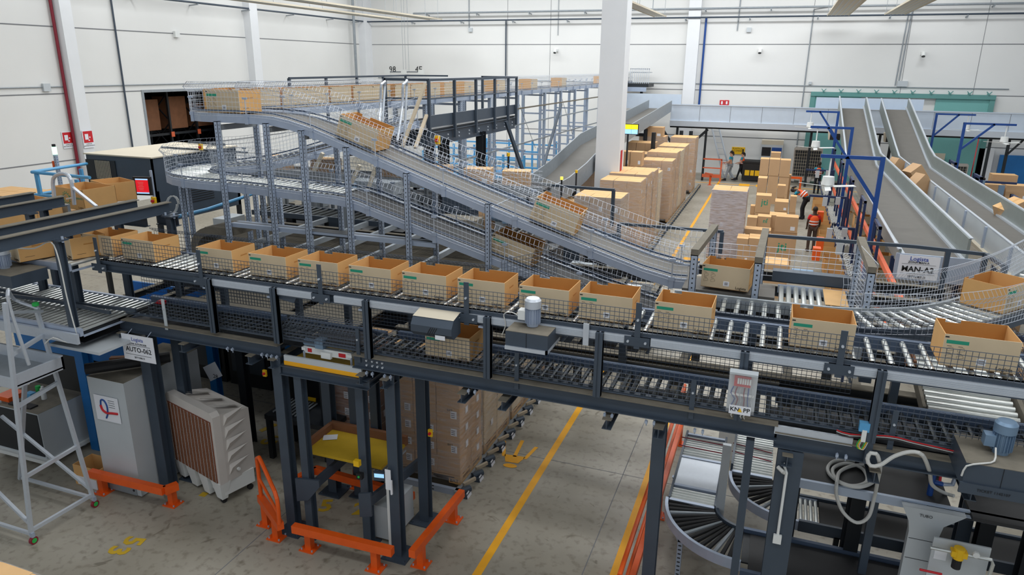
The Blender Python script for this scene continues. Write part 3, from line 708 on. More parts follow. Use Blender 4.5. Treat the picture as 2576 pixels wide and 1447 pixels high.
# ================================================================ guarded incline conveyors behind
PU = smooth_path([(-9.35, 45.2, 5.36), (-9.3, 38, 5.36), (-9.2, 30, 5.36), (-9.15, 22, 5.36), (-9.15, 16, 5.36), (-9.3, 14, 5.36), (-9.38, 12.2, 5.36), (-9.38, 10.9, 5.38), (-9.2, 10.05, 5.4), (-8.65, 9.62, 5.42), (-8.0, 9.55, 5.43), (-7.3, 9.55, 5.41), (-6.75, 9.55, 5.3), (-6.2, 9.55, 5.13), (-4, 9.55, 4.39), (-1.5, 9.55, 3.62), (-.9, 9.52, 3.55)], .25)
PL = smooth_path([(-7.6, 14.0, 5.05), (-8.6, 12.4, 4.62), (-9.45, 11.5, 4.36), (-9.95, 10.7, 4.33), (-9.85, 9.95, 4.33), (-9.2, 9.57, 4.33), (-8.0, 9.55, 4.32), (-6.9, 9.55, 4.28), (-6.1, 9.55, 4.24), (-5.5, 9.55, 4.08), (-3.7, 9.55, 3.58), (-2.2, 9.55, 3.17), (-1.2, 9.55, 2.95)], .25)
def guarded(nm, lab, path, w, wm, beltm, roll=None, prof_near=None, prof_far=None):
    t = thing(nm, lab, 'conveyor', path[len(path)//2])
    MB().sweep(path, [(-w/2, -.03), (w/2, -.03), (w/2, 0), (-w/2, 0)]).build('belt', beltm, t)
    for s in (-1, 1):
        a = s*(w/2+.02); b = a+s*.03; lo, hi = min(a, b), max(a, b)
        MB().sweep(path, [(lo, -.12), (hi, -.12), (hi, .02), (lo, .02)]).build('side_rail', 'galv', t)
        MB().sweep(path, [(lo, .05), (hi, .05), (hi, .075), (lo, .075)]).build('guide_strip', 'rail_blue', t)
    for s, pf in ((1, prof_near), (-1, prof_far)):
        if pf: b = MB(); fence(b, path, s*(w/2+.05), [(s*x, z) for x, z in pf], .068, .0024, .07); b.build('wire_guard', wm, t)
    fr = frames(resample(path, 1.15))
    b = MB(); c = MB()
    for p, sd in fr:
        for s in (-1, 1):
            q = p+sd*s*(w/2+.06)
            b.tube(q+Vector((0, 0, -.02)), q+Vector((0, 0, .26)), .008, 6); c.bar(q+Vector((-.04, 0, .0)), q+Vector((.04, 0, .0)), .03, .05).bar(q+Vector((-.04, 0, .26)), q+Vector((.04, 0, .26)), .03, .03)
            c.bar(q+Vector((-.03, 0, -.06)), q+Vector((.03, 0, -.06)), .02, .14)
    b.build('guard_rods', 'alu', t); c.build('guard_clamps', 'galv', t)
    return t
TU = guarded('incline_conveyor', 'upper guarded belt conveyor coming from the back, looping left and sloping down to the right', [p for p in PU], .7, 'wire_bright', 'belt', prof_near=[(0, -.02), (0, .34), (.07, .42), (0, .5)], prof_far=[(0, -.02), (0, .34), (-.06, .42), (0, .5)])
TL = guarded('incline_conveyor', 'lower guarded conveyor loop sloping down to the right beneath the upper one', PL, .66, 'wire_bright', 'belt_dark', prof_near=[(0, -.02), (0, .36), (.06, .43), (0, .5)], prof_far=[(0, -.02), (0, .36), (-.06, .43), (0, .5)])
b = MB()
for p, sd in frames(resample([q for q in PL if q.x < -6.2 and q.z < 4.5], .11)): b.tube(p-sd*.3+Vector((0, 0, .01)), p+sd*.3+Vector((0, 0, .01)), .022, 8)
b.build('roller', 'chrome', TL, smooth=True)
def tilt_rot(sl): return (0, math.atan(sl), 0)
for (x, y, z, sl, rz, l) in ((at(903, 365, Y=9.4).x, 9.5, None, .34, 0, 'open carton sliding down the upper ramp near its top'),
                          (at(1390, 565, Y=9.4).x, 9.5, None, .31, 0, 'open carton sliding down the lower half of the upper ramp')):
    # height of belt there
    q = min(PU, key=lambda p: abs(p.x-x)+(10 if p.y > 10 else 0)); z = q.z+(q.x-x)*.335
    dup(CT, label=l, loc=(x, y, z+.02), rot=(0, math.atan(.335), .06), scale=(1.15, 1.15, 1.2))
q = at(1290, 640, Y=9.45); zz = min(PL, key=lambda p: abs(p.x-q.x)+(10 if p.y > 10 else 0)).z
dup(CT, label='open carton on the lower ramp behind the third upright from its foot', loc=(q.x, 9.5, zz), rot=(0, math.atan(.28), 0), scale=(1.15, 1.15, 1.15))
dup(CT, label='open carton standing at the left bend of the upper loop, green band showing', loc=(-8.35, 9.55, 5.45), rot=(0, 0, 0), scale=(1.15, 1.15, 1.2))
CK = make_carton('plain brown carton'); 
for o in list(CK.children):
    if o.name.split('.')[0] in ('printed_band', 'address_label', 'printed_drawing', 'lettering'): bpy.data.objects.remove(o)
R0 = [p for p in resample(PU[::-1], .02)]
def along(path, y): return min(path, key=lambda p: abs(p.y-y)+(20 if p.x > -8.95 and p.y < 12 else 0))
kk = 0
for y in (10.45, 11.3, 12.1, 12.9, 13.7, 14.5, 15.3, 16.1, 16.95, 17.8, 18.8, 20.4, 22.8, 26.5, 30.5, 38.2, 42.0, 43.3):
    p = along(PU, y); l = ('plain carton behind the wire guard of the upper loop, %s from the bend' % ORD[kk]) if y < 19 else ('closed-looking carton far along the upper conveyor, %s from the dark platform' % ORD[kk-11])
    i = PU.index(p); tt = PU[min(i+1, len(PU)-1)]-PU[max(i-1, 0)]; rz = math.atan2(tt.y, tt.x)+math.pi
    dup(CK, label=l, group='cartons queued on the upper conveyor', loc=(p.x, p.y, p.z+.01), rot=(0, 0, rz), scale=(1.3, 1.1, 1.3)) if kk else (setattr(CK, 'scale', (1.3, 1.1, 1.3)), setattr(CK, 'location', (p.x, p.y, p.z+.01)), setattr(CK, 'rotation_euler', (0, 0, rz)), CK.__setitem__('label', l), CK.__setitem__('group', 'cartons queued on the upper conveyor'))
    kk += 1
# punched uprights under the ramps
SF = thing('support_frame', 'galvanised punched uprights and cross bars carrying the guarded ramps', 'steel frame', (-5, 9.6, 2.7))
def upr(x, y, z0, z1, w=.07, t=SF, m='galv_punched'):
    b = MB().box(-w/2, w/2, -w/2, -w/2+.006, 0, z1-z0).box(-w/2, -w/2+.006, -w/2, w/2, 0, z1-z0).box(w/2-.006, w/2, -w/2, w/2, 0, z1-z0).box(-w/2, w/2, -w/2, w/2, z1-z0-.01, z1-z0)
    o = b.build('upright', m, None); o.location = Vector((x, y, z0))-parent_world(t); o.parent = t; return o
tops = [(545, 305), (668, 310), (757, 328), (870, 370), (1022, 435), (1228, 512), (1748, 640), (1908, 705)]
UX = []
for px, py in tops[:6]:
    q = at(px, py, Y=9.12); UX.append(q.x); upr(q.x, 9.12, 2.72, q.z); upr(q.x+.0, 10.02, 2.72, q.z)
    zc = q.z-.06
    MB().box(q.x-.035, q.x+.035, 9.16, 10.0, zc-.08, zc).build('cross_bar', 'galv_dull', SF)
    MB().box(q.x-.03, q.x+.03, 9.16, 12.4, 3.18, 3.27).build('cross_bar', 'galv_dull', SF)
for px, y in ((455, 10.0), (472, 10.4), (618, 10.6), (640, 10.6), (700, 10.6)):
    q = at(px, 470, Y=y); upr(q.x, y, 2.72, 4.2)
MB().box(UX[0], -4.6, 9.18, 9.2, 3.62, 3.68).box(UX[0], -4.6, 9.18, 9.4, 3.68, 3.685).build('slotted_bar', 'galv_punched', SF)
q = at(485, 560, Y=9.3)
t = thing('chute_elbow', 'dusty grey rounded chute elbow at the left foot of the ramp frame', 'chute', (q.x, 9.4, 2.9))
b = MB(); arc = [(q.x+.55-.55*math.cos(a), 3.25+.38*math.sin(a)-.05) for a in [i*math.pi/2/8 for i in range(9)]]
ins = [(x+(.1 if i < 8 else 0), z-.1) for i, (x, z) in enumerate(arc)]
b.prism([(q.x, 2.8)]+arc+[(q.x+1.0, 3.58), (q.x+1.0, 3.48)]+[(q.x+.55-.4*math.cos(a), 3.2+.24*math.sin(a)) for a in [i*math.pi/2/8 for i in range(8, -1, -1)]]+[(q.x+.15, 2.8)], 9.2, 9.75)
b.build('elbow', 'steel_dusty', t)
# end portal uprights at the foot of the ramp
for px, py, px2, py2, l in ((1748, 640, 1797, 578, 'left galvanised portal with dusty top bar over the end of the ramp'), (1908, 660, 1925, 588, 'second galvanised portal right of the ramp end'), (2192, 685, 2165, 610, 'galvanised portal with dusty bar before the roller bend')):
    a = at(px, py, Y=8.6); t = thing('portal_frame', l, 'steel frame', (a.x, 8.6, 2.7))
    c = at(px2, py2, Z=a.z)
    yb_ = min(c.y, 12)
    for y, x in ((8.6, a.x), (yb_, c.x)):
        o = upr(x, y, 3.0, a.z, .085, t)
    MB().bar((a.x, 8.56, a.z+.03), (c.x, yb_+.04, a.z+.03), .09, .08).build('top_bar', 'steel_dusty', t)
# deck of dark beams below
DK = thing('service_deck', 'dark beam deck with grating under the ramp frame', 'platform', (-5, 10.5, 2.6))
for y, xa, xb in ((9.0, -9.8, -2.9), (10.2, -10.6, -2.6), (11.6, -10.6, -3.0), (13.2, -11, -4)):
    MB().ibeam((xa, y, 2.62), (xb, y, 2.62), .12, .2, .012, 0, 1).build('beam', ['steel_black', 'steel_dusty'], DK)
for i in range(14):
    x = -9.8+i*.62; MB().ibeam((x, 8.2, 2.5), (x, 12.5, 2.5), .1, .1, .01, 0, 1).build('joist', ['steel_black', 'steel_dusty'], DK)
b = MB(); y = 10.25
while y < 12.9: b.box(-10.6, -4.0, y, y+.012, 2.735, 2.75); y += .045
x = -10.6
while x < -4.0: b.box(x, x+.02, 10.25, 12.9, 2.735, 2.745); x += .6
b.build('grating', 'steel_dusty', DK)
for x, y in ((-9.6, 9.0), (-6.6, 9.6), (-9.6, 12.5), (-6.6, 12.5), (-3.8, 12.5)): MB().ibeam((x, y, 0), (x, y, 2.45), .14, .14).build('column', 'steel_black', DK)
# ================================================================ left side
def box_thing(name, label, cat, x0, x1, y0, y1, z0, z1, m, part='body', group=None):
    t = thing(name, label, cat, ((x0+x1)/2, (y0+y1)/2, z0), group); MB().box(x0, x1, y0, y1, z0, z1).build(part, m, t); return t
# carton erecting machine
t = thing('packing_machine', 'large dark grey packing machine with beige roof beside the left wall', 'machine', (-15.2, 14.5, 2.6))
x0, x1, y0, y1, z1, zb = -16.23, -14.1, 13.1, 16.0, 4.0, 3.2
th = .04
MB().box(x0, x1, y0, y0+th, zb, z1).box(x1-th, x1, y0, y1, 2.4, z1).box(x0+.9, x1, y1-th, y1, zb, z1).box(x0, x0+.05, y0+th, y1, zb, z1-.05).build('body', 'steel_dark', t)
MB().box(x0-.05, x1+.03, y0-.03, y1+.05, z1, z1+.03).build('roof', 'beige', t)
MB().box(x0-.02, x0+.95, y0-.02, y0-.005, zb+.02, z1-.12).build('side_panel', 'steel_black', t)
b = MB()
for k in range(14): b.box(x0+.3, x0+.78, y0-.03, y0-.02, 3.42+k*.033, 3.428+k*.033)
for k in range(10): b.box(x0+.3+k*.052, x0+.306+k*.052, y0-.03, y0-.02, 3.42, 3.87)
b.build('grille', 'beige', t); MB().box(x0+.3, x0+.78, y0-.019, y0-.016, 3.42, 3.87).build('grille_opening', 'blue_light', t)
b = MB()
for k in range(12): b.box(x1, x1+.01, y0+.8, y0+1.9, 2.75+k*.06, 2.77+k*.06)
b.build('vent_slot', 'ink', t)
MB().bar((x0+.6, y1-.1, 4.08), (x1-.1, y1-.3, 4.08), .06, .06).bar((x1-1.3, y0+1.6, 4.05), (x1+1.5, y0+1.6, 4.05), .05, .05).build('roof_bar', 'steel_dark', t)
MB().box(x0, x0+.1, y0, y0+.1, 0, zb).box(x1-.1, x1, y0, y0+.1, 0, zb).box(x1-.1, x1, y1-.1, y1, 0, zb).box(x0, x0+.1, y1-.1, y1, 0, zb).build('leg', 'steel_black', t)
for px, py, l in ((507, 370, 'yellow emergency stop on the packing machine roof edge'), (390, 505, 'yellow emergency stop beside the red screen'), (1102, 352, 'yellow emergency stop under the dark platform'), (668, 938, 'yellow emergency stop on a dark column left of the lift'), (1084, 1088, 'yellow emergency stop on the column by the pallet of labelled cartons')):
    Y_ = {507: 14.6, 390: 11.2, 1102: 12.5, 668: 7.8, 1084: 7.55}[px]
    q = at(px, py, Y=Y_); s_ = .05 if px > 600 and px != 1102 else .08
    e = thing('emergency_stop', l, 'button', q)
    MB().box(q.x-s_*.6, q.x+s_*.6, q.y-s_*.6, q.y, q.z-s_, q.z+s_).build('housing', 'yellow', e)
    MB().box(q.x-s_*.75, q.x-s_*.55, q.y-s_*.5, q.y+.02, q.z-s_*1.1, q.z+s_*1.1).build('base', 'steel_black', e)
    MB().tube((q.x, q.y-s_*.6, q.z), (q.x, q.y-s_*1.1, q.z), s_*.4, 12).build('button', 'red', e)
# operator screen
q = at(360, 468, Y=12.2); t = thing('operator_screen', 'operator screen showing a red page on the packing machine', 'screen', q)
R = Matrix.Rotation(.25, 3, 'Z')
MB().fr(q, (.42, .06, .42), R).build('bezel', 'ink', t); MB().fr(q+R@Vector((0, -.032, 0)), (.30, .004, .34), R).build('display', 'screen_red', t)
MB().fr(q+R@Vector((0, -.034, .155)), (.30, .003, .03), R).fr(q+R@Vector((0, -.034, -.155)), (.30, .003, .03), R).build('title_bar', 'screen_blue', t)
b = MB()
for k in range(6): b.fr(q+R@Vector((-.03, -.034, .09-k*.035)), (.14-.02*(k % 3), .003, .006), R)
b.build('text_line', 'plastic_white', t); MB().tube(q+Vector((.18, .1, -.6)), q+Vector((.18, .1, .35)), .03, 8).build('stand', 'galv', t)
# light column
q = at(137, 378, Y=12.0); t = thing('signal_tower', 'punched post with green lit beacon on top beside the blue railing', 'beacon', (q.x, 12, 2))
MB().tube((q.x, 12, q.z-.1), (q.x, 12, q.z+.08), .05, 12).build('beacon', 'lamp_green', t); MB().tube((q.x, 12, q.z+.08), (q.x, 12, q.z+.14), .04, 12).build('cap', 'ink', t)
o = MB().box(-.04, .04, -.03, .03, 0, q.z-2.1).build('post', 'galv_punched'); o.location = (0, 0, 0); o.parent = t
MB().box(q.x-.09, q.x-.05, 11.95, 12, q.z-.42, q.z-.25).build('amber_lens', 'orange', t)
# light blue railing
t = thing('guard_rail', 'light blue tubular railing left of the packing machine', 'railing', (-14, 11, 3))
a = at(80, 433, Y=10.6); c = at(218, 412, Y=12.9); d = at(222, 450, Y=10.6)
MB().pipe([c, a+Vector((0, .05, 0)), a, at(226, 447, Y=10.6)], .035, 8).build('top_rail', 'blue_light', t)
a2 = at(88, 490, Y=10.6); MB().pipe([at(226, 465, Y=12.6), a2, at(150, 496, Y=10.4)], .03, 8).pipe([at(85, 493, Y=10.6), at(225, 471, Y=12.6)], .03, 8).build('lower_rail', 'blue_light', t)
for px, py, pb, y in ((92, 438, 487, 10.6), (203, 425, 475, 12.4), (193, 452, 478, 11)):
    q = at(px, py, Y=y); r = at(px+6, pb, Y=y); MB().bar(q, (q.x, q.y, r.z-.05), .09, .05).build('post', 'blue_light', t)
t = thing('hoop_rail', 'bent aluminium hoop handrail standing among the left cartons', 'railing', at(150, 490, Y=9.6))
pts = [at(x, y, Y=9.6) for x, y in ((137, 500), (133, 460), (137, 445), (150, 438), (165, 438), (175, 447), (182, 470), (187, 515))]
MB().pipe(smooth_path(pts, .05), .035, 8).build('hoop', 'alu', t); MB().bar(at(182, 471, Y=9.6), at(243, 520, Y=9.2), .05, .04).build('brace', 'alu', t)
MB().bar(at(168, 500, Y=9.6), at(186, 497, Y=9.6), .04, .03).build('rung', 'alu', t)
# roof-level I beams
t = thing('beam_grid', 'four dark I beams running over the left roller beds', 'steel frame', (-9.5, 7, 4))
for x, ya, yb_ in ((-8.55, 2.0, 8.15), (-9.13, 2.0, 8.1), (-10.42, 2.0, 7.9), (-11.14, 2.0, 7.95)):
    MB().ibeam((x, ya, 4.12), (x, yb_, 4.12), .12, .16, .012, 0, 1).build('beam', ['steel_dark', 'steel_dusty'], t)
MB().ibeam((-8.7, 7.85, 3.93), (-9.9, 7.85, 3.93), .1, .14).ibeam((-8.75, 8.1, 3.93), (-8.35, 8.1, 3.93), .1, .16).build('cross_beam', 'steel_dark', t)
for x, y, zb in ((-8.5, 6.27, 2.72), (-9.15, 6.9, 2.6), (-8.35, 7.95, 2.6), (-10.4, 7.3, 2.6), (-8.5, 8.1, 2.9), (-9.1, 7.7, 2.6), (-10.5, 7.6, 2.6)):
    b = MB().ibeam((x, y, zb), (x, y, 4.04), .09, .09, .01).box(x-.1, x+.1, y-.07, y+.07, 4.02, 4.04); b.build('hanger_post', 'steel_dark', t)
for x, y in ((-8.5, 6.27), (-8.35, 7.95)):
    b = MB()
    for dx in (-.08, .08): b.tube((x+dx, y, 4.0), (x+dx, y, 4.08), .016, 6)
    b.build('bolt', 'galv', t)
c = smooth_path([(-8.75, 5.9, 3.98), (-8.65, 6.05, 3.95), (-8.52, 6.18, 4.02), (-8.46, 6.2, 3.8), (-8.44, 6.2, 3.3), (-8.4, 6.2, 2.9), (-8.38, 6.2, 2.72), (-8.5, 6.15, 2.66), (-8.7, 6.1, 2.72), (-8.8, 6.05, 2.64)], .06)
tag(MB().pipe(c, .009, 6).build('power_cable', 'hose'), 'white cable hanging down the dark post left of the AUTO-062 sign', 'cable')
# left roller beds
def bed(t, x0, x1, y0, y1, z, r, step, m='chrome', railm='galv', ax='y'):
    MB().box(x0, x1, y0-.05, y0, z-.07, z+.03).box(x0, x1, y1, y1+.05, z-.07, z+.03).box(x1-.01 if ax == 'y' else x0, x1, y0, y1, z-.09, z-.06).build('side_rail', railm, t)
    b0 = None; x = x0+step/2 if ax == 'y' else y0+step/2
    while x < (x1 if ax == 'y' else y1):
        loc = (x, (y0+y1)/2, z) if ax == 'y' else ((x0+x1)/2, x, z)
        if b0 is None:
            L = (y1-y0)/2 if ax == 'y' else (x1-x0)/2
            q = (0, L, 0) if ax == 'y' else (L, 0, 0)
            b0 = MB().tube((-q[0], -q[1], 0), q, r, 8).build('roller', m, t, smooth=True, loc=loc, local=True)
        else: child_copy(b0, Vector(loc)-parent_world(t))
        x += step
t = thing('roller_bed', 'wide roller bed at lower level on the left with a diagonal guide bar', 'conveyor', (-10, 7, 2.8))
bed(t, -12.2, -8.32, 6.25, 7.45, 2.82, .021, .1, m='chrome'); MB().box(-12.2, -8.34, 6.26, 7.44, 2.76, 2.775).build('gap_shade_sheet', 'steel_black', t)  # black sheet added beneath so the gaps between rollers look shaded
MB().bar((-11.9, 7.0, 2.9), (-8.4, 6.75, 2.9), .03, .05).bar((-12.2, 6.62, 2.9), (-8.15, 6.95, 2.9), .03, .05).build('guide_bar', 'steel_dark', t)
MB().box(-12.2, -8.32, 6.14, 6.18, 2.66, 2.8).build('cover_strip', 'alu', t); MB().box(-9.0, -8.1, 6.25, 7.0, 2.50, 2.54).build('drip_or_dark_tray', 'cabinet', t); MB().box(-12.2, -8.4, 6.3, 7.4, 2.6, 2.62).build('base_plate', 'steel_black', t)  # lower black plate added to darken what shows between the rollers
t = thing('roller_bed', 'short upper roller bed at the far left under the first cartons', 'conveyor', (-9.5, 6.9, 3.6))
bed(t, -11.6, -8.72, 6.55, 7.3, 3.585, .03, .11)
t = thing('drive_unit', 'grey drive box with dark ribbed motor at the far left edge', 'motor', (-9.4, 6.0, 3.4))
MB().box(-10.3, -9.05, 5.95, 6.45, 3.40, 3.56).build('gear_housing', 'steel_dark', t); MB().box(-10.3, -9.05, 5.95, 6.45, 3.56, 3.565).build('dusty_top', 'steel_dusty', t)
q = at(8, 650, Y=6.2); motor(t, q.x, 6.2, 3.56, 1.1)
for px, py, z, l in ((175, 710, 2.87, 'small red plastic wedge on the left roller bed near the motor'), (400, 765, 2.9, 'small red plastic wedge on the rollers right of the hanging post')):
    q = at(px, py, Z=z); tag(MB().prism([(q.x-.08, z), (q.x+.08, z), (q.x+.08, z+.05), (q.x-.02, z+.05)], q.y, q.y+.06).build('red_wedge', 'red'), l, 'stopper')
# extra cartons on the left
for (px, py, Z_, rz, l, sc) in ((167, 648, 3.62, -.35, 'open brown carton at the left, turned towards the camera, under the I beams', 1.0), (95, 635, 3.62, -.5, 'brown carton at the left edge group behind the turned one', .95), (30, 655, 3.62, -.25, 'brown carton at the far left under the front I beam', 1.05)):
    q = at(px, py, Z=Z_); dup(CT, label=l, loc=(q.x, q.y+.25, Z_), rot=(0, 0, rz), scale=(sc, sc, sc))
def printed_carton(px, py, Y_, w, d, h, rz, l, top=False):
    q = at(px, py, Y=Y_)
    t = thing('printed_carton', l, 'carton', q, rotz=rz); th = .01
    MB().box(-w/2, w/2, -d/2, -d/2+th, 0, h).box(-w/2, w/2, d/2-th, d/2, 0, h).box(-w/2, -w/2+th, -d/2, d/2, 0, h).box(w/2-th, w/2, -d/2, d/2, 0, h).box(-w/2, w/2, -d/2, d/2, 0, th).build('carton_body', 'kraft', t, local=True)
    cx, cz, y = -w*.05, h*.5, -d/2-.002; b = MB(); r = h*.28
    for k in range(14):
        a = k*math.pi/7; b.bar((cx+r*math.cos(a), y, cz+r*math.sin(a)), (cx+r*1.2*math.cos(a), y, cz+r*1.2*math.sin(a)), .002, r*.16, up=(0, 1, 0))
    b.pipe([(cx+r*.85*math.cos(a), y, cz+r*.85*math.sin(a)) for a in [i*math.pi/12 for i in range(24)]], .006, 4, closed=True)
    b.build('printed_gear', 'print_green', t, local=True)
    text('lettering', 'Aiuta il pianeta', w*.075, 'print_green', t, facing((cx+w*.3, y, cz+.03))); text('lettering', 'Logista', w*.06, 'print_dark', t, facing((w*.38, y, h*.12)))
    return t
printed_carton(218, 518, 10.6, 1.0, .7, .42, -.12, 'open carton printed with a green gear, left of the packing machine')
printed_carton(290, 500, 11.4, .8, .6, .4, -.35, 'open carton with green gear print half under the packing machine')
printed_carton(80, 560, 9.2, 1.0, .7, .42, -.2, 'carton with green gear print between the second and third I beams')
printed_carton(15, 575, 8.4, .9, .7, .4, -.2, 'open carton at the left edge behind the second I beam')
cb = None
def carton_box(name, l, cx, cy, z, w, d, h, rz=0, m='carton_brown', group=None, tape=True, logo=None, label_=True):
    t = thing(name, l, 'carton', (cx, cy, z), group, rz)
    MB().box(-w/2, w/2, -d/2, d/2, 0, h-.004).build('carton_body', m, t, local=True)
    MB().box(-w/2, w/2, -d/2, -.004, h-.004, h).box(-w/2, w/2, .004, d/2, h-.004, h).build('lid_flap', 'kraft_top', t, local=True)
    if tape: MB().box(-w/2-.001, w/2+.001, -.03, .03, h, h+.001).box(-w/2-.002, -w/2, -.03, .03, h*.75, h).box(w/2, w/2+.002, -.03, .03, h*.75, h).build('tape', 'kraft', t, local=True)
    if label_: MB().box(w*.18, w*.38, -d/2-.002, -d/2, h*.15, h*.4).build('address_label', 'paper', t, local=True)
    if logo: text('printed_logo', logo, h*.5, 'print_green', t, facing((w*.1, -d/2-.003, h*.6)), bold=.004)
    return t
for px, py, y, w, d, h, l in ((10, 500, 16, 3.0, 2.2, .62, 'long brown cartons stacked at the left edge below the wall'), (145, 500, 18.5, 2.4, 1.6, .7, 'brown cartons stacked behind the light blue railing')):
    q = at(px, py, Y=y)
    for i in range(3):
        carton_box('stored_carton', l+', %s of three' % ('left', 'middle', 'right')[i], q.x+(i-1)*w/3+(0 if px < 100 else .1), y+.6, q.z-.5+(.0 if i else 0), w/3-.03, d/1.5, h, 0, 'carton_brown')
# galvanised chute plate at far left
tag(MB().box(-14.5, -12.6, 9.6, 9.66, 3.35, 3.6).build('side_plate', 'galv_dull'), 'dull galvanised side plate at the left edge below the stacked cartons', 'plate')
# ---- AUTO-062 sign
q0, q1 = at(305, 845, Y=6.75), at(391, 915, Y=6.75)
t = thing('hanging_sign', 'white hanging sign reading Logista ZONA AUTOPICKER AUTO-062 SETTORE D', 'sign', (q0.x+.28, 6.75, 2.6))
MB().box(q0.x, q0.x+.57, 6.748, 6.754, 2.24, 2.62).build('panel', 'paper', t)
for s_, z, sz, m in (('Logista', -.045, .075, 'print_blue'), ('ZONA AUTOPICKER', -.11, .034, 'ink'), ('AUTO-062', -.20, .1, 'ink'), ('SETTORE D', -.315, .036, 'ink')):
    text('lettering', s_, sz, m, t, facing((.005, -.004, z)), bold=.0012 if sz > .09 else .0004)
MB().box(q0.x+.06, q0.x+.5, 6.745, 6.748, 2.463, 2.467).box(q0.x+.04, q0.x+.5, 6.745, 6.748, 2.325, 2.329).build('printed_line', 'ink', t)
MB().tube((q0.x+.1, 6.76, 2.6), (q0.x+.1, 6.85, 2.66), .006, 5).tube((q0.x+.45, 6.76, 2.6), (q0.x+.45, 6.85, 2.66), .006, 5).build('hook', 'galv', t)
# ---- grey cabinet with poster, rolled mat on top
t = thing('control_cabinet', 'tall light grey metal cabinet with a hose poster, under the AUTO-062 sign', 'cabinet', (-8.65, 7.3, 0))
MB().box(-9.02, -8.32, 6.7, 8.1, 0.02, 1.86).build('body', 'cabinet', t); MB().box(-9.02, -8.32, 6.7, 8.1, 1.86, 1.865).build('dusty_top', 'steel_dusty', t)
MB().box(-8.95, -8.4, 6.69, 6.7, .02, .14).build('plinth', 'galv_dull', t); MB().tube((-8.45, 6.69, .1), (-8.45, 6.685, .1), .02, 8).build('lock', 'ink', t)
t2 = thing('wall_poster', 'white poster with a coiled red and blue hose drawing on the grey cabinet', 'poster', (-8.67, 6.69, 1.3))
MB().box(-8.93, -8.47, 6.685, 6.69, 1.2, 1.6).build('sheet', 'paper', t2)
MB().pipe(smooth_path([(-8.74, 6.683, 1.25), (-8.70, 6.683, 1.33), (-8.69, 6.683, 1.45), (-8.73, 6.683, 1.53), (-8.79, 6.683, 1.53), (-8.81, 6.683, 1.45)], .02), .014, 6).build('blue_hose', 'blue_deep', t2)
MB().pipe(smooth_path([(-8.81, 6.68, 1.45), (-8.79, 6.68, 1.38), (-8.72, 6.68, 1.34), (-8.62, 6.68, 1.35), (-8.5, 6.68, 1.36)], .02), .018, 6).build('red_hose', 'red', t2)
b = MB()
for k in range(4): b.box(-8.66, -8.54, 6.683, 6.685, 1.54-k*.035, 1.546-k*.035)
b.build('text_line', 'ink', t2)
pts = [(math.cos(a)*(.095-.0026*k), math.sin(a)*(.095-.0026*k)) for k, a in [(i, i*.45) for i in range(28)]]
a_, c_ = Vector((-9.02, 6.7, 1.96)), Vector((-8.25, 7.5, 1.96)); t_ = (c_-a_).normalized(); sd = t_.cross(Vector((0, 0, 1))); vs = []
for w_ in (a_, c_): vs += [w_+sd*u+Vector((0, 0, v)) for u, v in pts]
b = MB().add(vs, [(i, i+1, 28+i+1, 28+i) for i in range(27)]); o = b.build('rolled_mat', 'rubber'); tag(o, 'black rolled rubber mat lying on the light grey cabinet', 'mat')
md = o.modifiers.new('thick', 'SOLIDIFY'); md.thickness = .006
tag(MB().fr((-8.75, 7.35, 1.92), (.75, .09, .09), Matrix.Rotation(.5, 3, 'Z')).build('wood_beam', 'wood_dark'), 'splintered wooden beam lying behind the rolled mat', 'beam')
MB().ibeam((-8.2, 7.1, 0), (-8.2, 7.1, 2.6), .18, .18).build('column', 'steel_dark', FR)
for x, y in ((-7.9, 8.6), (-7.4, 8.9), (-6.9, 8.3), (-6.3, 8.6), (-10.7, 8.0), (-9.0, 9.1)): MB().ibeam((x, y, 0), (x, y, 2.5), .14, .14).build('column', 'steel_black' if x > -8.5 else 'blue', FR)
# ---- blue machines in the shade
t = thing('storage_machine', 'row of blue sided picking machines in the shade below the left conveyors', 'machine', (-9.8, 9, 0))
for x0_, x1_, y, z0_, z1_ in ((-12.4, -9.3, 8.0, 1.35, 1.8), (-11.6, -8.4, 9.0, 1.75, 2.15), (-8.0, -5.9, 9.4, 1.2, 1.75), (-8.0, -6.1, 10.1, .9, 1.3)):
    MB().box(x0_, x1_, y, y+.04, z0_, z1_).box(x0_, x1_, y+.8, y+.84, z0_, z1_).box(x0_, x1_, y-.03, y+.06, z1_-.03, z1_).box(x0_, x1_, y+.04, y+.8, z0_, z0_+.05).build('side_panel', 'blue', t)
MB().box(-12.4, -9.3, 8.1, 8.7, 0, 1.3).box(-7.9, -6.0, 9.5, 10.1, 0, 1.15).build('base', 'steel_black', t)
MB().fr((-6.95, 8.9, 1.5), (.5, .03, .45), Matrix.Rotation(-.3, 3, 'Z')).build('side_shield', 'blue', t)
MB().ibeam((-10.15, 7.55, 0), (-10.15, 7.55, 2.5), .18, .18).build('column', 'blue', t)
t = thing('info_card', 'white paper card marked 28 hanging at an angle among the blue machines', 'card', at(535, 935, Y=8.3))
MB().fr(at(535, 935, Y=8.3), (.3, .004, .26), Matrix.Rotation(-.5, 3, 'Y')).build('card', 'paper', t); text('lettering', '28', .1, 'ink', t, facing((.05, -.004, -.08)))
t = thing('work_bench', 'dark steel roller bench behind the beige cooler', 'table', (-6.5, 8.7, 0))
MB().box(-7.3, -6.05, 8.3, 9.0, .72, .8).build('table_top', 'steel_black', t)
for x, y in ((-7.25, 8.35), (-6.1, 8.35), (-6.1, 8.95), (-7.25, 8.95)): MB().box(x-.04, x+.04, y-.04, y+.04, 0, .72).build('leg', 'steel_black', t)
b = MB()
for k in range(8): b.tube((-7.2+k*.07, 8.4, .82), (-7.2+k*.07, 8.9, .82), .015, 6)
b.build('roller', 'galv_dull', t)
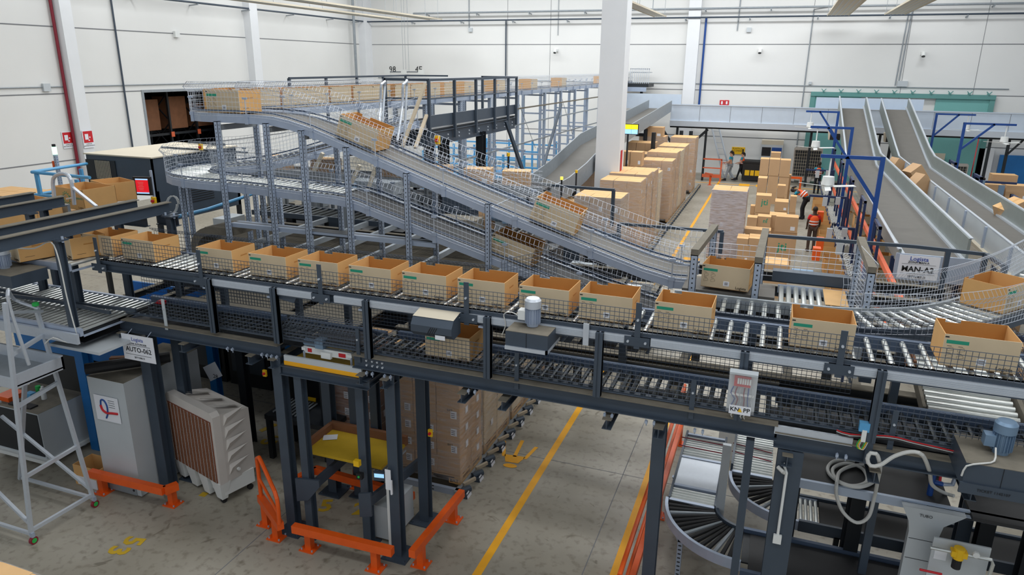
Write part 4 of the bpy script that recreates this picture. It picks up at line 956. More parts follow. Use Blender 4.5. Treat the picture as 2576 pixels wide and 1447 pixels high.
MB().box(-7.2, -7.05, 8.98, 9.0, .8, .86).box(-6.95, -6.8, 8.98, 9.0, .8, .86).build('yellow_stop', 'yellow', t)
# small black cabinet on castors
t = thing('tool_cart', 'low grey and black tool cabinet on castors behind the ladder', 'cart', (-10.8, 7.3, 0))
MB().box(-11.5, -10.35, 6.78, 7.6, .16, .95).build('body', 'cabinet', t); MB().box(-11.48, -10.37, 6.77, 6.78, .2, .93).build('door', 'steel_black', t); MB().box(-11.55, -10.3, 6.72, 7.65, .1, .16).build('base', 'plastic_white', t)
MB().box(-11.5, -10.35, 6.78, 7.6, .95, .955).build('mesh_top', 'steel_dusty', t)
for x, y in ((-11.4, 6.85), (-10.45, 6.85), (-10.45, 7.5)): MB().tube((x-.02, y, .05), (x+.02, y, .05), .05, 14).build('castor', 'cabinet', t)
def item(nm, l, cat, b, m): return tag(b.build(nm, m), l, cat)
item('spray_can', 'white spray can on the tool cabinet behind the ladder', 'can', MB().tube((-10.75, 7.2, .955), (-10.75, 7.2, 1.14), .04, 14).tube((-10.75, 7.2, 1.14), (-10.75, 7.2, 1.18), .02, 10), 'plastic_white')
item('oil_can', 'small blue box on the tool cabinet', 'box', MB().box(-11.05, -10.92, 7.1, 7.2, .955, 1.05), 'blue_light'); item('green_cap', 'green bottle cap on the tool cabinet', 'bottle', MB().tube((-11.0, 7.3, .955), (-11.0, 7.3, 1.1), .04, 12), 'green')
item('tray', 'black tray lying on the tool cabinet', 'tray', MB().box(-11.1, -10.6, 6.85, 6.98, .955, .98), 'rubber'); item('orange_crate', 'orange crate at the left end of the tool cabinet', 'crate', MB().box(-11.45, -11.15, 6.9, 7.2, .955, 1.03), 'orange')
t = thing('scrap_carton', 'small open brown carton on the floor left of the grey cabinet', 'carton', (-9.2, 6.75, 0))
w = .5; MB().box(-9.55, -9.05, 6.62, 6.63, 0, .34).box(-9.55, -9.05, 6.95, 6.96, 0, .34).box(-9.56, -9.55, 6.62, 6.96, 0, .34).box(-9.05, -9.04, 6.62, 6.96, 0, .34).build('carton_body', 'kraft', t)
MB().box(-9.5, -9.35, 6.61, 6.62, .02, .16).box(-9.28, -9.1, 6.61, 6.62, .0, .16).build('address_label', 'paper', t)
# ---- ladder
t = thing('platform_ladder', 'aluminium platform ladder on castors at the left edge', 'ladder', (-9.3, 5.8, 0))
A0, A1 = Vector((-8.82, 5.37, .12)), at(12, 762, Y=5.55); B0, B1 = Vector((-8.78, 6.28, .12)), at(92, 780, Y=6.15)
def rail(nm, p, q, w=.055, h=.04, m='alu'): return MB().bar(p, q, w, h).build(nm, m, t)
rail('leg', A0, A1); rail('leg', B0, B1)
def lp(p, q, z): return p+(q-p)*((z-p.z)/(q.z-p.z))
for z in (.2, 1.0, 2.0, 2.7): rail('cross_bar', lp(A0, A1, z), lp(B0, B1, z), .04, .05)
off = Vector((-1.5, 0, 0)); rail('leg', A0+off, lp(A0, A1, 2.3)+Vector((-.5, 0, 0))); rail('leg', B0+off, lp(B0, B1, 2.3)+Vector((-.5, 0, 0)))
for z, z2 in ((.15, .15), (.3, 1.2)): rail('brace', lp(A0, A1, z), lp(A0, A1, z2)+Vector((-1.45, 0, 0)), .04, .04); rail('brace', lp(B0, B1, z), lp(B0, B1, z2)+Vector((-1.45, 0, 0)), .04, .04)
za = 2.28; p = lp(A0, A1, za); q = lp(B0, B1, za)
MB().box(-10.0, p.x, p.y+.03, q.y-.03, za-.02, za).build('platform', 'galv_dull', t)
MB().box(-10.0, p.x, q.y-.03, q.y, za-.04, za+.16).box(p.x-.03, p.x, p.y, q.y, za-.04, za+.14).box(-10.0, p.x, p.y, p.y+.03, za-.04, za+.1).build('toe_board', 'alu', t)
MB().pipe(smooth_path([B1+Vector((.05, 0, .02)), B1+Vector((-.3, -.05, .12)), A1+Vector((-.05, .1, .12)), A1+Vector((0, .05, -.1)), lp(A0, A1, 2.5)+Vector((.02, .2, 0))], .08), .022, 8).build('handrail', 'alu', t)
MB().bar(A1+Vector((-.3, 0, -.18)), B1+Vector((.1, 0, .0)), .07, .03).build('top_bar', 'galv_dull', t)
MB().tube(B1+Vector((0, 0, .06)), B1+Vector((0, 0, .1)), .04, 12).build('knob', 'green', t)
for i in range(7):
    z = .3+i*.29; MB().box(-10.9+i*.13, -10.7+i*.13, 5.5, 6.2, z, z+.03).build('step', 'alu', t)
rail('stile', (-10.9, 5.5, .1), (-10.0, 5.5, 2.3)); rail('stile', (-10.9, 6.2, .1), (-10.0, 6.2, 2.3))
for p in (A0, B0):
    q = Vector((p.x+.02, p.y, .055)); w = MB().tube(q+Vector((-.02, -.0, 0)), q+Vector((.02, 0, 0)), .055, 16).build('castor', 'pipe_red', t)
    MB().tube(q+Vector((-.022, 0, 0)), q+Vector((.022, 0, 0)), .035, 14).build('castor_hub', 'green', t); MB().bar(q+Vector((0, 0, .05)), q+Vector((0, 0, .12)), .05, .04).build('castor_fork', 'galv', t)
# ---- evaporative cooler
def cooler(label, loc, rz, w=1.25, d=.62, h=1.5, near=True):
    t = thing('air_cooler', label, 'cooler', loc, rotz=rz); B = lambda: MB()
    b = B().prism([(-w/2, .36), (w/2, .36), (w/2, h-.06), (w/2-.06, h), (-w/2+.06, h), (-w/2, h-.06)], 0, .12)
    b.add([(-w/2, .12, .36), (w/2, .12, .36), (w/2, .12, h-.05), (-w/2, .12, h-.05), (-w/2+.06, d, .34), (w/2-.06, d, .34), (w/2-.08, d, h-.16), (-w/2+.08, d, h-.16)], [(0, 1, 5, 4), (1, 2, 6, 5), (2, 3, 7, 6), (3, 0, 4, 7), (4, 5, 6, 7)])
    b.build('housing', 'cooler_white', t, local=True)
    b = MB()
    for k in range(5):
        z = .45+k*.2; b.add([(w/2-.005, .16, z), (w/2+.035, .2, z+.12), (w/2-.02, d-.1, z+.18), (w/2-.015, .18, z+.17)], [(0, 1, 2), (0, 2, 3), (1, 3, 2), (0, 3, 1)])
    for k in range(3):
        x = -w/2+.25+k*.36; b.add([(x, .2, h-.02), (x+.1, .16, h+.03), (x+.16, d-.12, h-.1), (x+.02, d-.1, h-.13)], [(0, 1, 2, 3), (0, 3, 2), (1, 0, 2)])
    b.build('moulded_rib', 'cooler_white', t, local=True)
    MB().box(-w/2+.06, w/2-.06, -.012, .0, .38, h-.14).build('cooling_pad', 'cooler_pad' if near else 'steel_black', t, local=True)
    b = MB()
    if near:
        for k in range(13): x = -w/2+.07+k*(w-.14)/12; b.box(x-.0022, x+.0022, -.022, -.018, .38, h-.14)
        z = .38
        while z < h-.14: z += .028
        b.build('pad_grille', 'cabinet', t, local=True); b = MB(); z = .38
        while z < h-.14: b.box(-w/2+.06, w/2-.06, -.018, -.012, z, z+.012); z += .028
        b.build('pad_ridges', 'wood_dark', t, local=True)
    else:
        for k in range(12): x = -w/2+.1+k*(w-.2)/11; b.box(x-.006, x+.006, -.02, -.012, .38, h-.14)
        for k in range(9): z = .4+k*(h-.56)/8; b.box(-w/2+.06, w/2-.06, -.02, -.012, z, z+.012)
        b.build('pad_grille', 'beige', t, local=True)
    b = MB()
    for k in range(4):
        x = -w/2+.12+k*(w-.24)/3
        b.add([(x-.12, -.01, .37), (x+.12, -.01, .37), (x+.12, .16, .37), (x-.12, .16, .37), (x-.07, .03, .08 if k in (0, 3) else .05), (x+.07, .03, .08 if k in (0, 3) else .05), (x+.07, .12, .08 if k in (0, 3) else .05), (x-.07, .12, .08 if k in (0, 3) else .05)], BOXF)
    b.box(-w/2+.03, w/2-.03, .08, d-.05, .14, .37); b.build('water_tank', 'plastic_white' if near else 'cooler_white', t, local=True)
    for x, y in ((-w/2+.1, .08), (w/2-.1, .08), (w/2-.1, d-.1), (-w/2+.1, d-.1)): MB().tube((x-.02, y, .045), (x+.02, y, .045), .045, 14).build('castor', 'rubber', t, local=True)
    MB().tube((w/2, .3, .5), (w/2+.03, .3, .5), .025, 10).build('drain_cap', 'plastic_white', t, local=True)
    return t
cooler('large beige evaporative cooler on castors with brown honeycomb pad, beside the grey cabinet', (-7.63, 7.12, 0), -.28)
# ---- orange guards
def plate_post(t, x, y, h, m='orange'):
    b = MB().box(x-.045, x+.045, y-.045, y+.045, .01, h).box(x-.11, x+.11, y-.1, y+.1, 0, .015)
    b.build('post', m, t); b = MB()
    for i in (-1, 1):
        for j in (-1, 1): b.tube((x+i*.08, y+j*.07, .015), (x+i*.08, y+j*.07, .035), .012, 6)
    b.build('anchor_bolt', 'galv', t)
def lowguard(label, pts, posts, z=.36, m='orange', loc=None):
    t = thing('floor_guard', label, 'barrier', (pts[0][0], pts[0][1], 0)); b = MB()
    for a, c in zip(pts, pts[1:]): b.bar((a[0], a[1], z), (c[0], c[1], z), .09, .11)
    b.build('rail', m, t)
    for x, y in posts: plate_post(t, x, y, z-.05)
    return t
def zp(px, py, z): q = at(px, py, Z=z); return (q.x, q.y)
lowguard('orange floor guard rail in front of the grey cabinet, with a short return', [zp(228, 1190, .36), zp(413, 1235, .36), zp(447, 1222, .36)], [zp(262, 1238, 0), zp(436, 1268, 0)])
lowguard('scratched orange floor guard rail in front of the lift', [zp(738, 1328, .36), zp(988, 1388, .36)], [zp(780, 1380, 0), zp(946, 1430, 0)])
lowguard('orange floor guard rail right of the lift running towards the pallets', [zp(1036, 1395, .36), zp(1162, 1240, .36)], [zp(1060, 1420, 0), zp(1141, 1308, 0)])
lowguard('orange guard rail low behind the lift columns', [zp(742, 1210, .36), zp(792, 1182, .36), zp(1040, 1250, .36)], [zp(900, 1225, 0)])
t = lowguard('orange floor guard with tall tubular hoop left of the lift', [zp(655, 1252, .36), zp(706, 1325, .36)], [zp(672, 1318, 0), zp(698, 1352, 0)])
a, c = Vector((*zp(657, 1250, .4), .4)), Vector((*zp(703, 1318, .4), .4))
MB().pipe(smooth_path([a, a+Vector((0, 0, .45)), a+Vector((.01, -.01, .62)), a+(c-a)*.15+Vector((0, 0, .68)), a+(c-a)*.75+Vector((0, 0, .5)), c+Vector((0, 0, .38)), c], .08), .028, 8).tube(a+Vector((0, 0, .3)), c+Vector((0, 0, .15)), .02, 8).build('hoop', 'orange', t)
# ================================================================ lift and pallets under the conveyors
t = thing('goods_lift', 'steel goods lift frame with a worn yellow table between dark columns', 'lift', (-5, 7.3, 0))
for x, y in ((-5.44, 6.9), (-4.6, 7.0), (-5.35, 7.95), (-5.0, 7.95)): MB().ibeam((x, y, 0), (x, y, 2.4), .11, .12).box(x-.12, x+.12, y-.12, y+.12, 0, .015).build('guide_column', 'steel_dark', t)
MB().ibeam((-5.68, 6.86, 2.46), (-4.38, 6.86, 2.46), .1, .13).ibeam((-5.6, 7.4, 2.46), (-4.4, 7.4, 2.46), .1, .13).ibeam((-5.62, 6.9, 2.46), (-5.62, 7.9, 2.46), .1, .1).ibeam((-4.42, 6.9, 2.46), (-4.42, 7.9, 2.46), .1, .1).build('top_frame', 'steel_dark', t)
q = [(-5.68, 7.2), (-4.47, 7.18), (-4.47, 7.85), (-5.68, 7.85)]
MB().box(-5.68, -4.47, 7.18, 7.85, 1.06, 1.1).build('table_top', 'yellow_dirty', t)
MB().box(-5.7, -4.45, 7.82, 7.88, 1.08, 1.22).box(-5.72, -5.66, 7.18, 7.88, 1.08, 1.2).build('table_edge', 'wood_dark', t)
b = MB()
for k in range(7): b.tube((-4.75+k*.05, 7.2, 1.02), (-4.75+k*.05, 7.8, 1.02), .015, 6)
b.build('roller', 'galv_dull', t)
for x in (-5.5, -4.52): MB().prism([(x-.08, .55), (x+.1, .6), (x+.3 if x < -5 else x+.1, .85), (x+.3 if x < -5 else x+.1, .95), (x-.08, .9)], 6.8, 6.83).build('lift_bracket', 'steel_dark', t)
MB().bar((-5.4, 6.9, .75), (-5.3, 7.9, .85), .05, .14).bar((-4.55, 6.9, .7), (-4.3, 7.9, .8), .05, .14).build('lift_arm', 'steel_dark', t)
MB().fr((-5.55, 7.6, 1.11), (.2, .14, .004), Matrix.Rotation(.5, 3, 'Z')).build('paper_scrap', 'paper', t)
item('switch_box', 'yellow switch box on the front lift column', 'switch', MB().box(-4.66, -4.58, 6.82, 6.88, 1.28, 1.36), 'yellow')
t = thing('push_button', 'black box with green button on the front lift column', 'button', (-4.6, 6.85, 1.15)); MB().box(-4.63, -4.55, 6.82, 6.88, 1.1, 1.18).build('housing', 'ink', t); MB().tube((-4.59, 6.82, 1.14), (-4.59, 6.81, 1.14), .015, 10).build('button', 'green', t)
t = thing('weigh_display', 'small grey display with keypad beside the yellow lift table', 'display', (-4.36, 6.95, 1.1)); MB().fr((-4.36, 6.97, 1.12), (.17, .05, .12), Matrix.Rotation(.2, 3, 'Z')).build('housing', 'steel_dark', t); MB().fr((-4.365, 6.943, 1.135), (.13, .004, .055), Matrix.Rotation(.2, 3, 'Z')).build('screen', 'screen_blue', t)
tag(MB().box(-4.2, -4.12, 6.82, 6.825, 1.05, 1.34).box(-4.12, -4.1, 6.80, 6.825, 1.0, 1.2).build('torn_label', 'paper'), 'torn white and yellow sticker on the right lift column', 'sticker')
t = thing('wall_trunking', 'slim white cable trunk beside a low light grey box at the lift foot', 'duct', (-4.25, 7.05, 0)); MB().box(-4.26, -4.22, 6.93, 6.97, 0, 1.0).build('trunk', 'plastic_white', t)
t = thing('transformer_box', 'low light grey box behind the right lift columns', 'box', (-4.5, 7.3, 0)); MB().box(-4.62, -4.3, 7.1, 7.7, .05, .55).build('body', 'cabinet', t); MB().box(-4.64, -4.62, 7.1, 7.7, .5, .55).build('slotted_rail', 'steel_black', t)
# lift drive deck under the lower conveyor
t = thing('transfer_table', 'transfer table with white covers, blue motor and orange edge above the lift', 'machine', (-5.05, 7.1, 2.5))
MB().box(-5.6, -4.5, 6.88, 7.6, 2.53, 2.56).build('deck', 'yellow_dirty', t); MB().box(-5.62, -4.48, 6.85, 6.88, 2.585, 2.66).build('brush_strip', 'cabinet', t); MB().box(-5.62, -4.48, 6.845, 6.88, 2.53, 2.585).build('orange_edge', 'yellow_paint', t)
MB().box(-5.4, -4.7, 6.98, 7.05, 2.68, 2.77).box(-5.42, -5.36, 6.96, 7.4, 2.72, 2.76).box(-4.75, -4.68, 6.96, 7.4, 2.72, 2.76).build('cover', 'plastic_white', t)
MB().box(-5.34, -5.28, 6.975, 6.98, 2.7, 2.75).box(-4.88, -4.78, 6.975, 6.98, 2.7, 2.75).build('red_mark', 'red', t)
for x in (-5.4, -4.7): MB().tube((x, 6.98, 2.56), (x, 6.98, 2.7), .015, 8).build('stand_off', 'galv', t)
MB().tube((-5.38, 7.0, 2.83), (-5.2, 7.0, 2.83), .05, 14).box(-5.2, -5.08, 6.94, 7.06, 2.78, 2.9).build('motor', 'motor_blue', t)
MB().box(-5.12, -4.98, 6.94, 6.98, 2.66, 2.74).build('junction_cover', 'plastic_white', t)
def wire_cover():
    pts = [(-5.6, 6.86, 0), (-4.7, 6.86, 0), (-4.55, 6.86, 0)]
    b = MB(); fence(b, pts, 0, [(0, 2.92), (-.0, 3.05), (-.12, 3.12), (-.3, 3.14)], .05, .003, .05); return b
wire_cover().build('wire_cover', 'wire', t)
# pallet loads -----------------------------------------------------------
def pallet(t, x0, x1, y0, y1, z=0.0, stamp=None):
    b = MB()
    for k in range(5): yy = y0+(y1-y0-.1)*k/4; b.box(x0, x1, yy, yy+.1, z+.12, z+.144)
    for xx in (x0, (x0+x1)/2-.05, x1-.1):
        b.box(xx, xx+.1, y0, y1, z+.1, z+.12).box(xx, xx+.1, y0, y1, z, z+.02)
        for yy in (y0, (y0+y1)/2-.05, y1-.1): b.box(xx, xx+.1, yy, yy+.1, z+.02, z+.1)
    o = b.build('pallet', 'wood', t)
CM = {}
def load(label, x0, x1, y0, y1, z0, h, nx, ny, nz, film=True, m='carton_brown', labels=0, group='shrink-wrapped pallet loads', fm='film', top='kraft_top', name='pallet_load'):
    t = thing(name, label, 'pallet', ((x0+x1)/2, (y0+y1)/2, z0), group)
    pallet(t, x0, x1, y0, y1, z0)
    a = z0+.15; w, d, hh = (x1-x0)/nx, (y1-y0)/ny, h/nz
    key = (round(w, 3), round(d, 3), round(hh, 3), m)
    if key not in CM:
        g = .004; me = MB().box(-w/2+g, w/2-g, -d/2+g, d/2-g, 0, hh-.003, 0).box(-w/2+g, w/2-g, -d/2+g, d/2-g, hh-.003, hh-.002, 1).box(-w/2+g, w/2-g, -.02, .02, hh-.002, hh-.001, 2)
        o = me.build('carton', [m, top, 'kraft'], None, local=True); CM[key] = o.data; bpy.data.objects.remove(o)
    for k in range(nz):
        for i in range(nx):
            for j in range(ny):
                if 0 < j < ny-1 and i < nx-1 and k < nz-1: continue
                if j > 0 and i < nx-1 and k < nz-1: continue
                o = bpy.data.objects.new('carton', CM[key]); C.objects.link(o); o.parent = t
                jit = (random.uniform(-.006, .006), random.uniform(-.006, .006))
                o.location = (x0+w*(i+.5)-(x0+x1)/2+jit[0], y0+d*(j+.5)-(y0+y1)/2+jit[1], .15+k*hh)
    if labels:
        b = MB()
        for k in range(nz):
            for i in range(nx):
                if random.random() < labels:
                    xx = x0+w*(i+.62); zz = a+k*hh+hh*.35; b.box(xx, xx+.1, y0-.004, y0-.002, zz, zz+.12)
            for j in range(ny):
                if random.random() < labels:
                    yy = y0+d*(j+.5); zz = a+k*hh+hh*.35; b.box(x1+.002, x1+.004, yy, yy+.09, zz, zz+.11)
        lb = b.build('address_label', 'paper', t); b = MB()
        for v in range(0, len(lb.data.vertices), 8):
            c_ = [lb.data.vertices[v+q_].co for q_ in (0, 1, 4)]
            if abs(c_[1].x-c_[0].x) > .05:
                for q_ in range(3): b.box(c_[0].x+.01, c_[0].x+.07, c_[0].y-.001, c_[0].y, c_[0].z+.02+q_*.03, c_[0].z+.03+q_*.03)
        if b.v: o = b.build('label_print', 'ink', t, local=True)
    if film:
        e = .012; b = MB()
        zt = h+.14
        X0_, X1_, Y0_, Y1_ = -(x1-x0)/2-e, (x1-x0)/2+e, -(y1-y0)/2-e, (y1-y0)/2+e
        n_ = 7; vs = []; fs = []
        ring = [(X0_, Y0_), (0, Y0_), (X1_, Y0_), (X1_, 0), (X1_, Y1_), (0, Y1_), (X0_, Y1_), (X0_, 0)]
        for k in range(n_):
            for (x, y) in ring: vs.append((x*(1+random.uniform(0, .01)), y*(1+random.uniform(0, .01)), .05+(zt-.05)*k/(n_-1)))
        for k in range(n_-1):
            for i in range(8): fs.append((k*8+i, k*8+(i+1) % 8, (k+1)*8+(i+1) % 8, (k+1)*8+i))
        for (x, y) in ring: vs.append((x*.93, y*.93, zt+.006))
        for i in range(8): fs.append(((n_-1)*8+i, (n_-1)*8+(i+1) % 8, n_*8+(i+1) % 8, n_*8+i))
        b.add(vs, fs).build('stretch_film', fm, t, local=True)
    return t
t = load('wrapped pallet of brown cartons with white labels and BAT marks under the front conveyor', -5.12, -3.97, 8.58, 9.42, .1, 2.0, 3, 2, 7, labels=.8)
for k in range(7):
    if k % 2: text('lettering', 'BAT', .05, 'print_dark', t, facing((.42, -.43, .15+k*2/7+.23)))
MB().box(-4.16, -3.98, 8.575, 8.578, .11, .2).build('stamp_plate', 'kraft', t); text('lettering', 'BAT', .08, 'ink', t, facing((.475, -.43, .06)), bold=.001)
load('wrapped pallet behind the labelled BAT cartons, second in the row under the conveyors', -5.1, -3.98, 9.55, 10.7, .1, 2.0, 2, 2, 3, labels=.3, m='kraft_pale')
load('wrapped pallet third in the row under the conveyors', -5.1, -3.98, 10.85, 12.0, .1, 2.0, 2, 2, 3, labels=.2, m='kraft_pale')
load('wrapped pallet fourth in the row under the conveyors', -5.1, -3.98, 12.2, 13.35, .1, 2.0, 2, 2, 3, m='carton_brown')
load('dark wrapped carton stack seen between the lift columns', -6.35, -5.45, 8.75, 9.35, .0, 2.0, 2, 2, 7, labels=.6, m='wood_dark')
t = thing('pallet_track', 'flow rail with dark feet and wooden blocks along the pallet row edge', 'track', (-3.8, 8.4, 0))
MB().box(-5.1, -3.85, 8.44, 8.5, .0, .1).build('end_beam', 'galv_punched', t)
MB().box(-4.0, -3.93, 8.4, 13.4, .02, .1).box(-4.0, -3.93, 18.5, 40, .02, .1).build('rail', 'galv_dull', t)
y = 8.5; shoe = None
while y < 40:
    if y < 13.4 or y > 18.5:
        if shoe is None:
            shoe = MB().box(.0, .14, -.09, .09, 0, .07).tube((.02, -.08, .09), (.12, .08, .09), .05, 10).build('roller_foot', 'steel_dark', t, loc=(-3.93, y, 0), local=True)
            blk = MB().bar((.02, .06, .14), (.12, .28, .14), .04, .05).build('wood_block', 'wood_pale', t, loc=(-3.93, y, 0), local=True); lb = MB().add([(.15, -.08, .0), (.15, .07, .0), (.13, .07, .1), (.13, -.08, .1)], [(0, 1, 2, 3)]).build('tag_plate', 'paper', t, loc=(-3.93, y, 0), local=True)
        else:
            for o in (shoe, blk): child_copy(o, Vector((-3.93, y, 0))-parent_world(t))
            if y < 13: child_copy(lb, Vector((-3.93, y, 0))-parent_world(t))
    y += .48
# pallet rows along the aisle
k = 0
for y0_, y1_, h, xw, mm in ((19.5, 20.6, 2.55, 1.35, 'carton_grey'), (22.4, 23.5, 2.6, 1.3, 'carton_brown'), (23.7, 24.7, 2.65, 1.3, 'carton_brown'), (24.95, 25.9, 2.6, 1.3, 'carton_brown'), (26.1, 26.9, 2.4, 1.2, 'kraft_pale'),
                          (29.3, 30.4, 2.45, 1.25, 'carton_brown'), (30.6, 31.7, 2.65, 1.25, 'carton_brown'), (31.9, 33.0, 2.6, 1.2, 'kraft_pale'), (33.2, 34.9, 2.65, 1.2, 'carton_brown'), (37.2, 38.6, 2.7, 1.25, 'carton_brown')):
    load('tall wrapped carton load along the yellow aisle line, %s from the front' % ORD[k], -3.98-xw, -3.98, y0_, y1_, .1, h-.1, 3, 2, 4, labels=.25, m=mm); k += 1
for i, (x, y, h) in enumerate(((-6.9, 19.8, 1.7), (-6.9, 21.2, 1.9), (-5.9, 21.3, 2.1), (-6.9, 26.0, 2.2), (-6.6, 28, 2.3), (-5.6, 27.8, 2.1), (-6.7, 30.2, 2.45), (-6.7, 31.8, 2.3), (-6.7, 33.6, 2.6), (-6.6, 36, 2.7))):
    if y < 26 and i == 2: continue
    load('brown carton load in the rear pallet row behind the white column, %s from the front' % ORD[i], x, x+1.25, y, y+1.1, .1, h, 3, 2, 4, film=(i % 2 == 1))
load('single white film-wrapped pallet load standing in the aisle', -1.93, -.82, 24.4, 25.5, 0, 2.2, 2, 2, 3, m='carton_grey', labels=.2, fm='film_sheen')
carton_box('stacked_carton', 'tall brown cartons on top of the rear pallet rows, left one', -5.7, 28.2, 2.5, .5, .5, .55); carton_box('stacked_carton', 'tall brown carton on the rear pallet rows, right one', -5.2, 28.2, 2.5, .45, .5, .55)
carton_box('stacked_carton', 'pair of brown cartons topping the farthest rear stack', -5.9, 36.3, 2.9, .9, .6, .5)
# ================================================================ lower right
t = thing('curved_conveyor', 'floor level roller curve with black rollers swinging right under the gantry', 'conveyor', (-.3, 8.5, .7))
def roller_arc(t, cx, cy, r0, r1, a0, a1, z, n_, m='rubber', step=None):
    for k in range(n_):
        a = a0+(a1-a0)*(k+.5)/n_; ca, sa = math.cos(a), math.sin(a)
        MB().tube((cx+ca*r0, cy+sa*r0, z), (cx+ca*r1, cy+sa*r1, z), .02, 8, r2=.028).build('roller', m if k % 5 != 3 else 'galv_dull', t, smooth=True)
    arc = [(cx+math.cos(a)*(r1+.03), cy+math.sin(a)*(r1+.03), z) for a in [a0+(a1-a0)*i/16 for i in range(17)]]
    arc2 = [(cx+math.cos(a)*(r0-.03), cy+math.sin(a)*(r0-.03), z) for a in [a0+(a1-a0)*i/16 for i in range(17)]]
    MB().sweep(arc, [(-.02, -.1), (.02, -.1), (.02, .03), (-.02, .03)]).build('outer_rail', 'galv', t); MB().sweep(arc2, [(-.02, -.05), (.02, -.05), (.02, .05), (-.02, .05)]).build('inner_rail', 'steel_dark', t)
roller_arc(t, .12, 8.3, .38, .95, math.pi, math.pi*1.5, .8, 17)
bed(t, -.83, -.26, 9.45, 10.1, .8, .02, .07, ax='x'); bed(t, -.83, -.26, 8.3, 8.62, .8, .02, .06, ax='x')
MB().box(-.83, -.26, 8.65, 9.42, .79, .82).build('steel_plate', 'alu', t)
MB().box(-.85, -.82, 8.3, 10.2, .72, .84).box(-.27, -.24, 8.3, 10.2, .72, .84).build('side_rail', 'steel_dark', t)
b = MB().box(.12, .2, 7.35, 7.92, .78, .8); b.build('gap_plate', 'steel_black', t)
MB().box(.2, 3.2, 7.2, 7.9, .76, .81).build('belt', 'belt_dark', t); MB().box(.12, 3.2, 7.92, 7.97, .72, .85).box(.12, 3.2, 7.12, 7.17, .7, .85).build('side_rail', 'rail_blue', t)
for x, y in ((-.6, 7.75), (.3, 7.15), (1.6, 7.15), (-.8, 9.0), (-.3, 9.0), (2.8, 7.15)): MB().box(x-.03, x+.03, y-.03, y+.03, 0, .72).prism([(x-.09, .72), (x+.09, .72), (x+.03, .6), (x-.03, .6)], y-.03, y+.03).build('leg', 'galv_punched', t)
t = thing('curved_conveyor', 'second floor level roller curve and dark belt behind the first', 'conveyor', (.5, 9.3, .7))
bed(t, -.12, .42, 9.3, 10.6, .8, .02, .07, ax='x'); roller_arc(t, .75, 9.25, .3, .85, math.pi, math.pi*1.5, .8, 13)
bed(t, .75, .98, 8.42, 8.92, .8, .024, .06, m='chrome'); MB().box(1.0, 3.6, 8.4, 8.92, .76, .82).build('belt', 'belt_dark', t)
MB().box(.75, 3.6, 8.94, 8.98, .72, .85).box(.75, 3.6, 8.34, 8.38, .7, .85).build('side_rail', 'steel_dark', t)
for x in (1.2, 2.2, 3.2): MB().box(x-.03, x+.03, 8.34, 8.4, 0, .72).build('leg', 'steel_black', t)
MB().bar((-.12, 9.3, .86), (-.12, 10.6, .86), .03, .12).build('side_guard', 'steel_dark', t)
o = MB().box(-.24, -.14, 8.25, 8.31, .3, 1.75).build('grey_upright', 'cabinet'); tag(o, 'light grey flat upright between the two roller curves', 'post')
b = MB()
for yy in (9.7, 9.95): b.tube((-.9, yy, .84), (-.2, yy-.03, .84), .008, 5); b.tube((-.15, yy+.1, .84), (.4, yy, .84), .008, 5)
tag(b.build('drive_belts', 'pipe_red'), 'thin red drive cords across the chrome rollers at lower right', 'cord')
tag(MB().box(-.4, .1, 11.0, 11.8, .0, .5).build('white_box', 'plastic_white'), 'white box on the floor behind the roller curves', 'box')
# side posts in front
for px, py in ((1895, 1150), (2540, 1250)): pass
MB().box(.02, .1, 6.86, 6.94, 0, 2.6).build('column', 'steel_dark', FR); MB().ibeam((1.28, 8.1, 0), (1.28, 8.1, 2.45), .14, .1).build('column', 'steel_black', FR)
MB().box(1.36, 1.44, 7.6, 7.68, 0, 1.8).build('column', 'steel_dark', FR)
# maintenance platform
t = thing('maintenance_platform', 'dusty dark platform with punched white edge beam and wide grey leg at lower right', 'platform', (1.9, 7.6, 1.9))
MB().box(.56, 2.08, 7.54, 9.5, 1.86, 1.9).box(2.25, 3.8, 7.4, 9.5, 1.86, 1.9).build('deck', 'belt_dark', t)
MB().box(.56, 3.8, 7.50, 7.54, 1.80, 1.9).build('edge_beam', 'galv_punched', t)
MB().prism([(1.62, 1.88), (2.2, 1.88), (2.02, 1.72), (2.0, 1.6), (2.0, 0), (1.72, 0), (1.72, 1.6), (1.70, 1.72)], 7.4, 7.49).build('leg', 'cabinet', t)
MB().box(1.73, 1.99, 7.397, 7.4, 1.52, 1.525).box(1.73, 1.99, 7.397, 7.4, 1.28, 1.285).build('panel_joint', 'ink', t)
MB().box(3.2, 3.5, 7.3, 7.38, 0, 1.86).build('leg', 'cabinet', t)
q = at(2330, 1300, Y=7.39); text('lettering', 'TUBO', .045, 'ink', t, facing(q-Vector((1.9, 7.6, 1.9))), ext=.0004)
for x, y in ((.62, 8.2), (1.3, 8.0), (2.6, 8.1), (2.9, 7.7)): MB().ibeam((x, y, 0), (x, y, 1.86), .15, .15).build('column', 'steel_black', t)
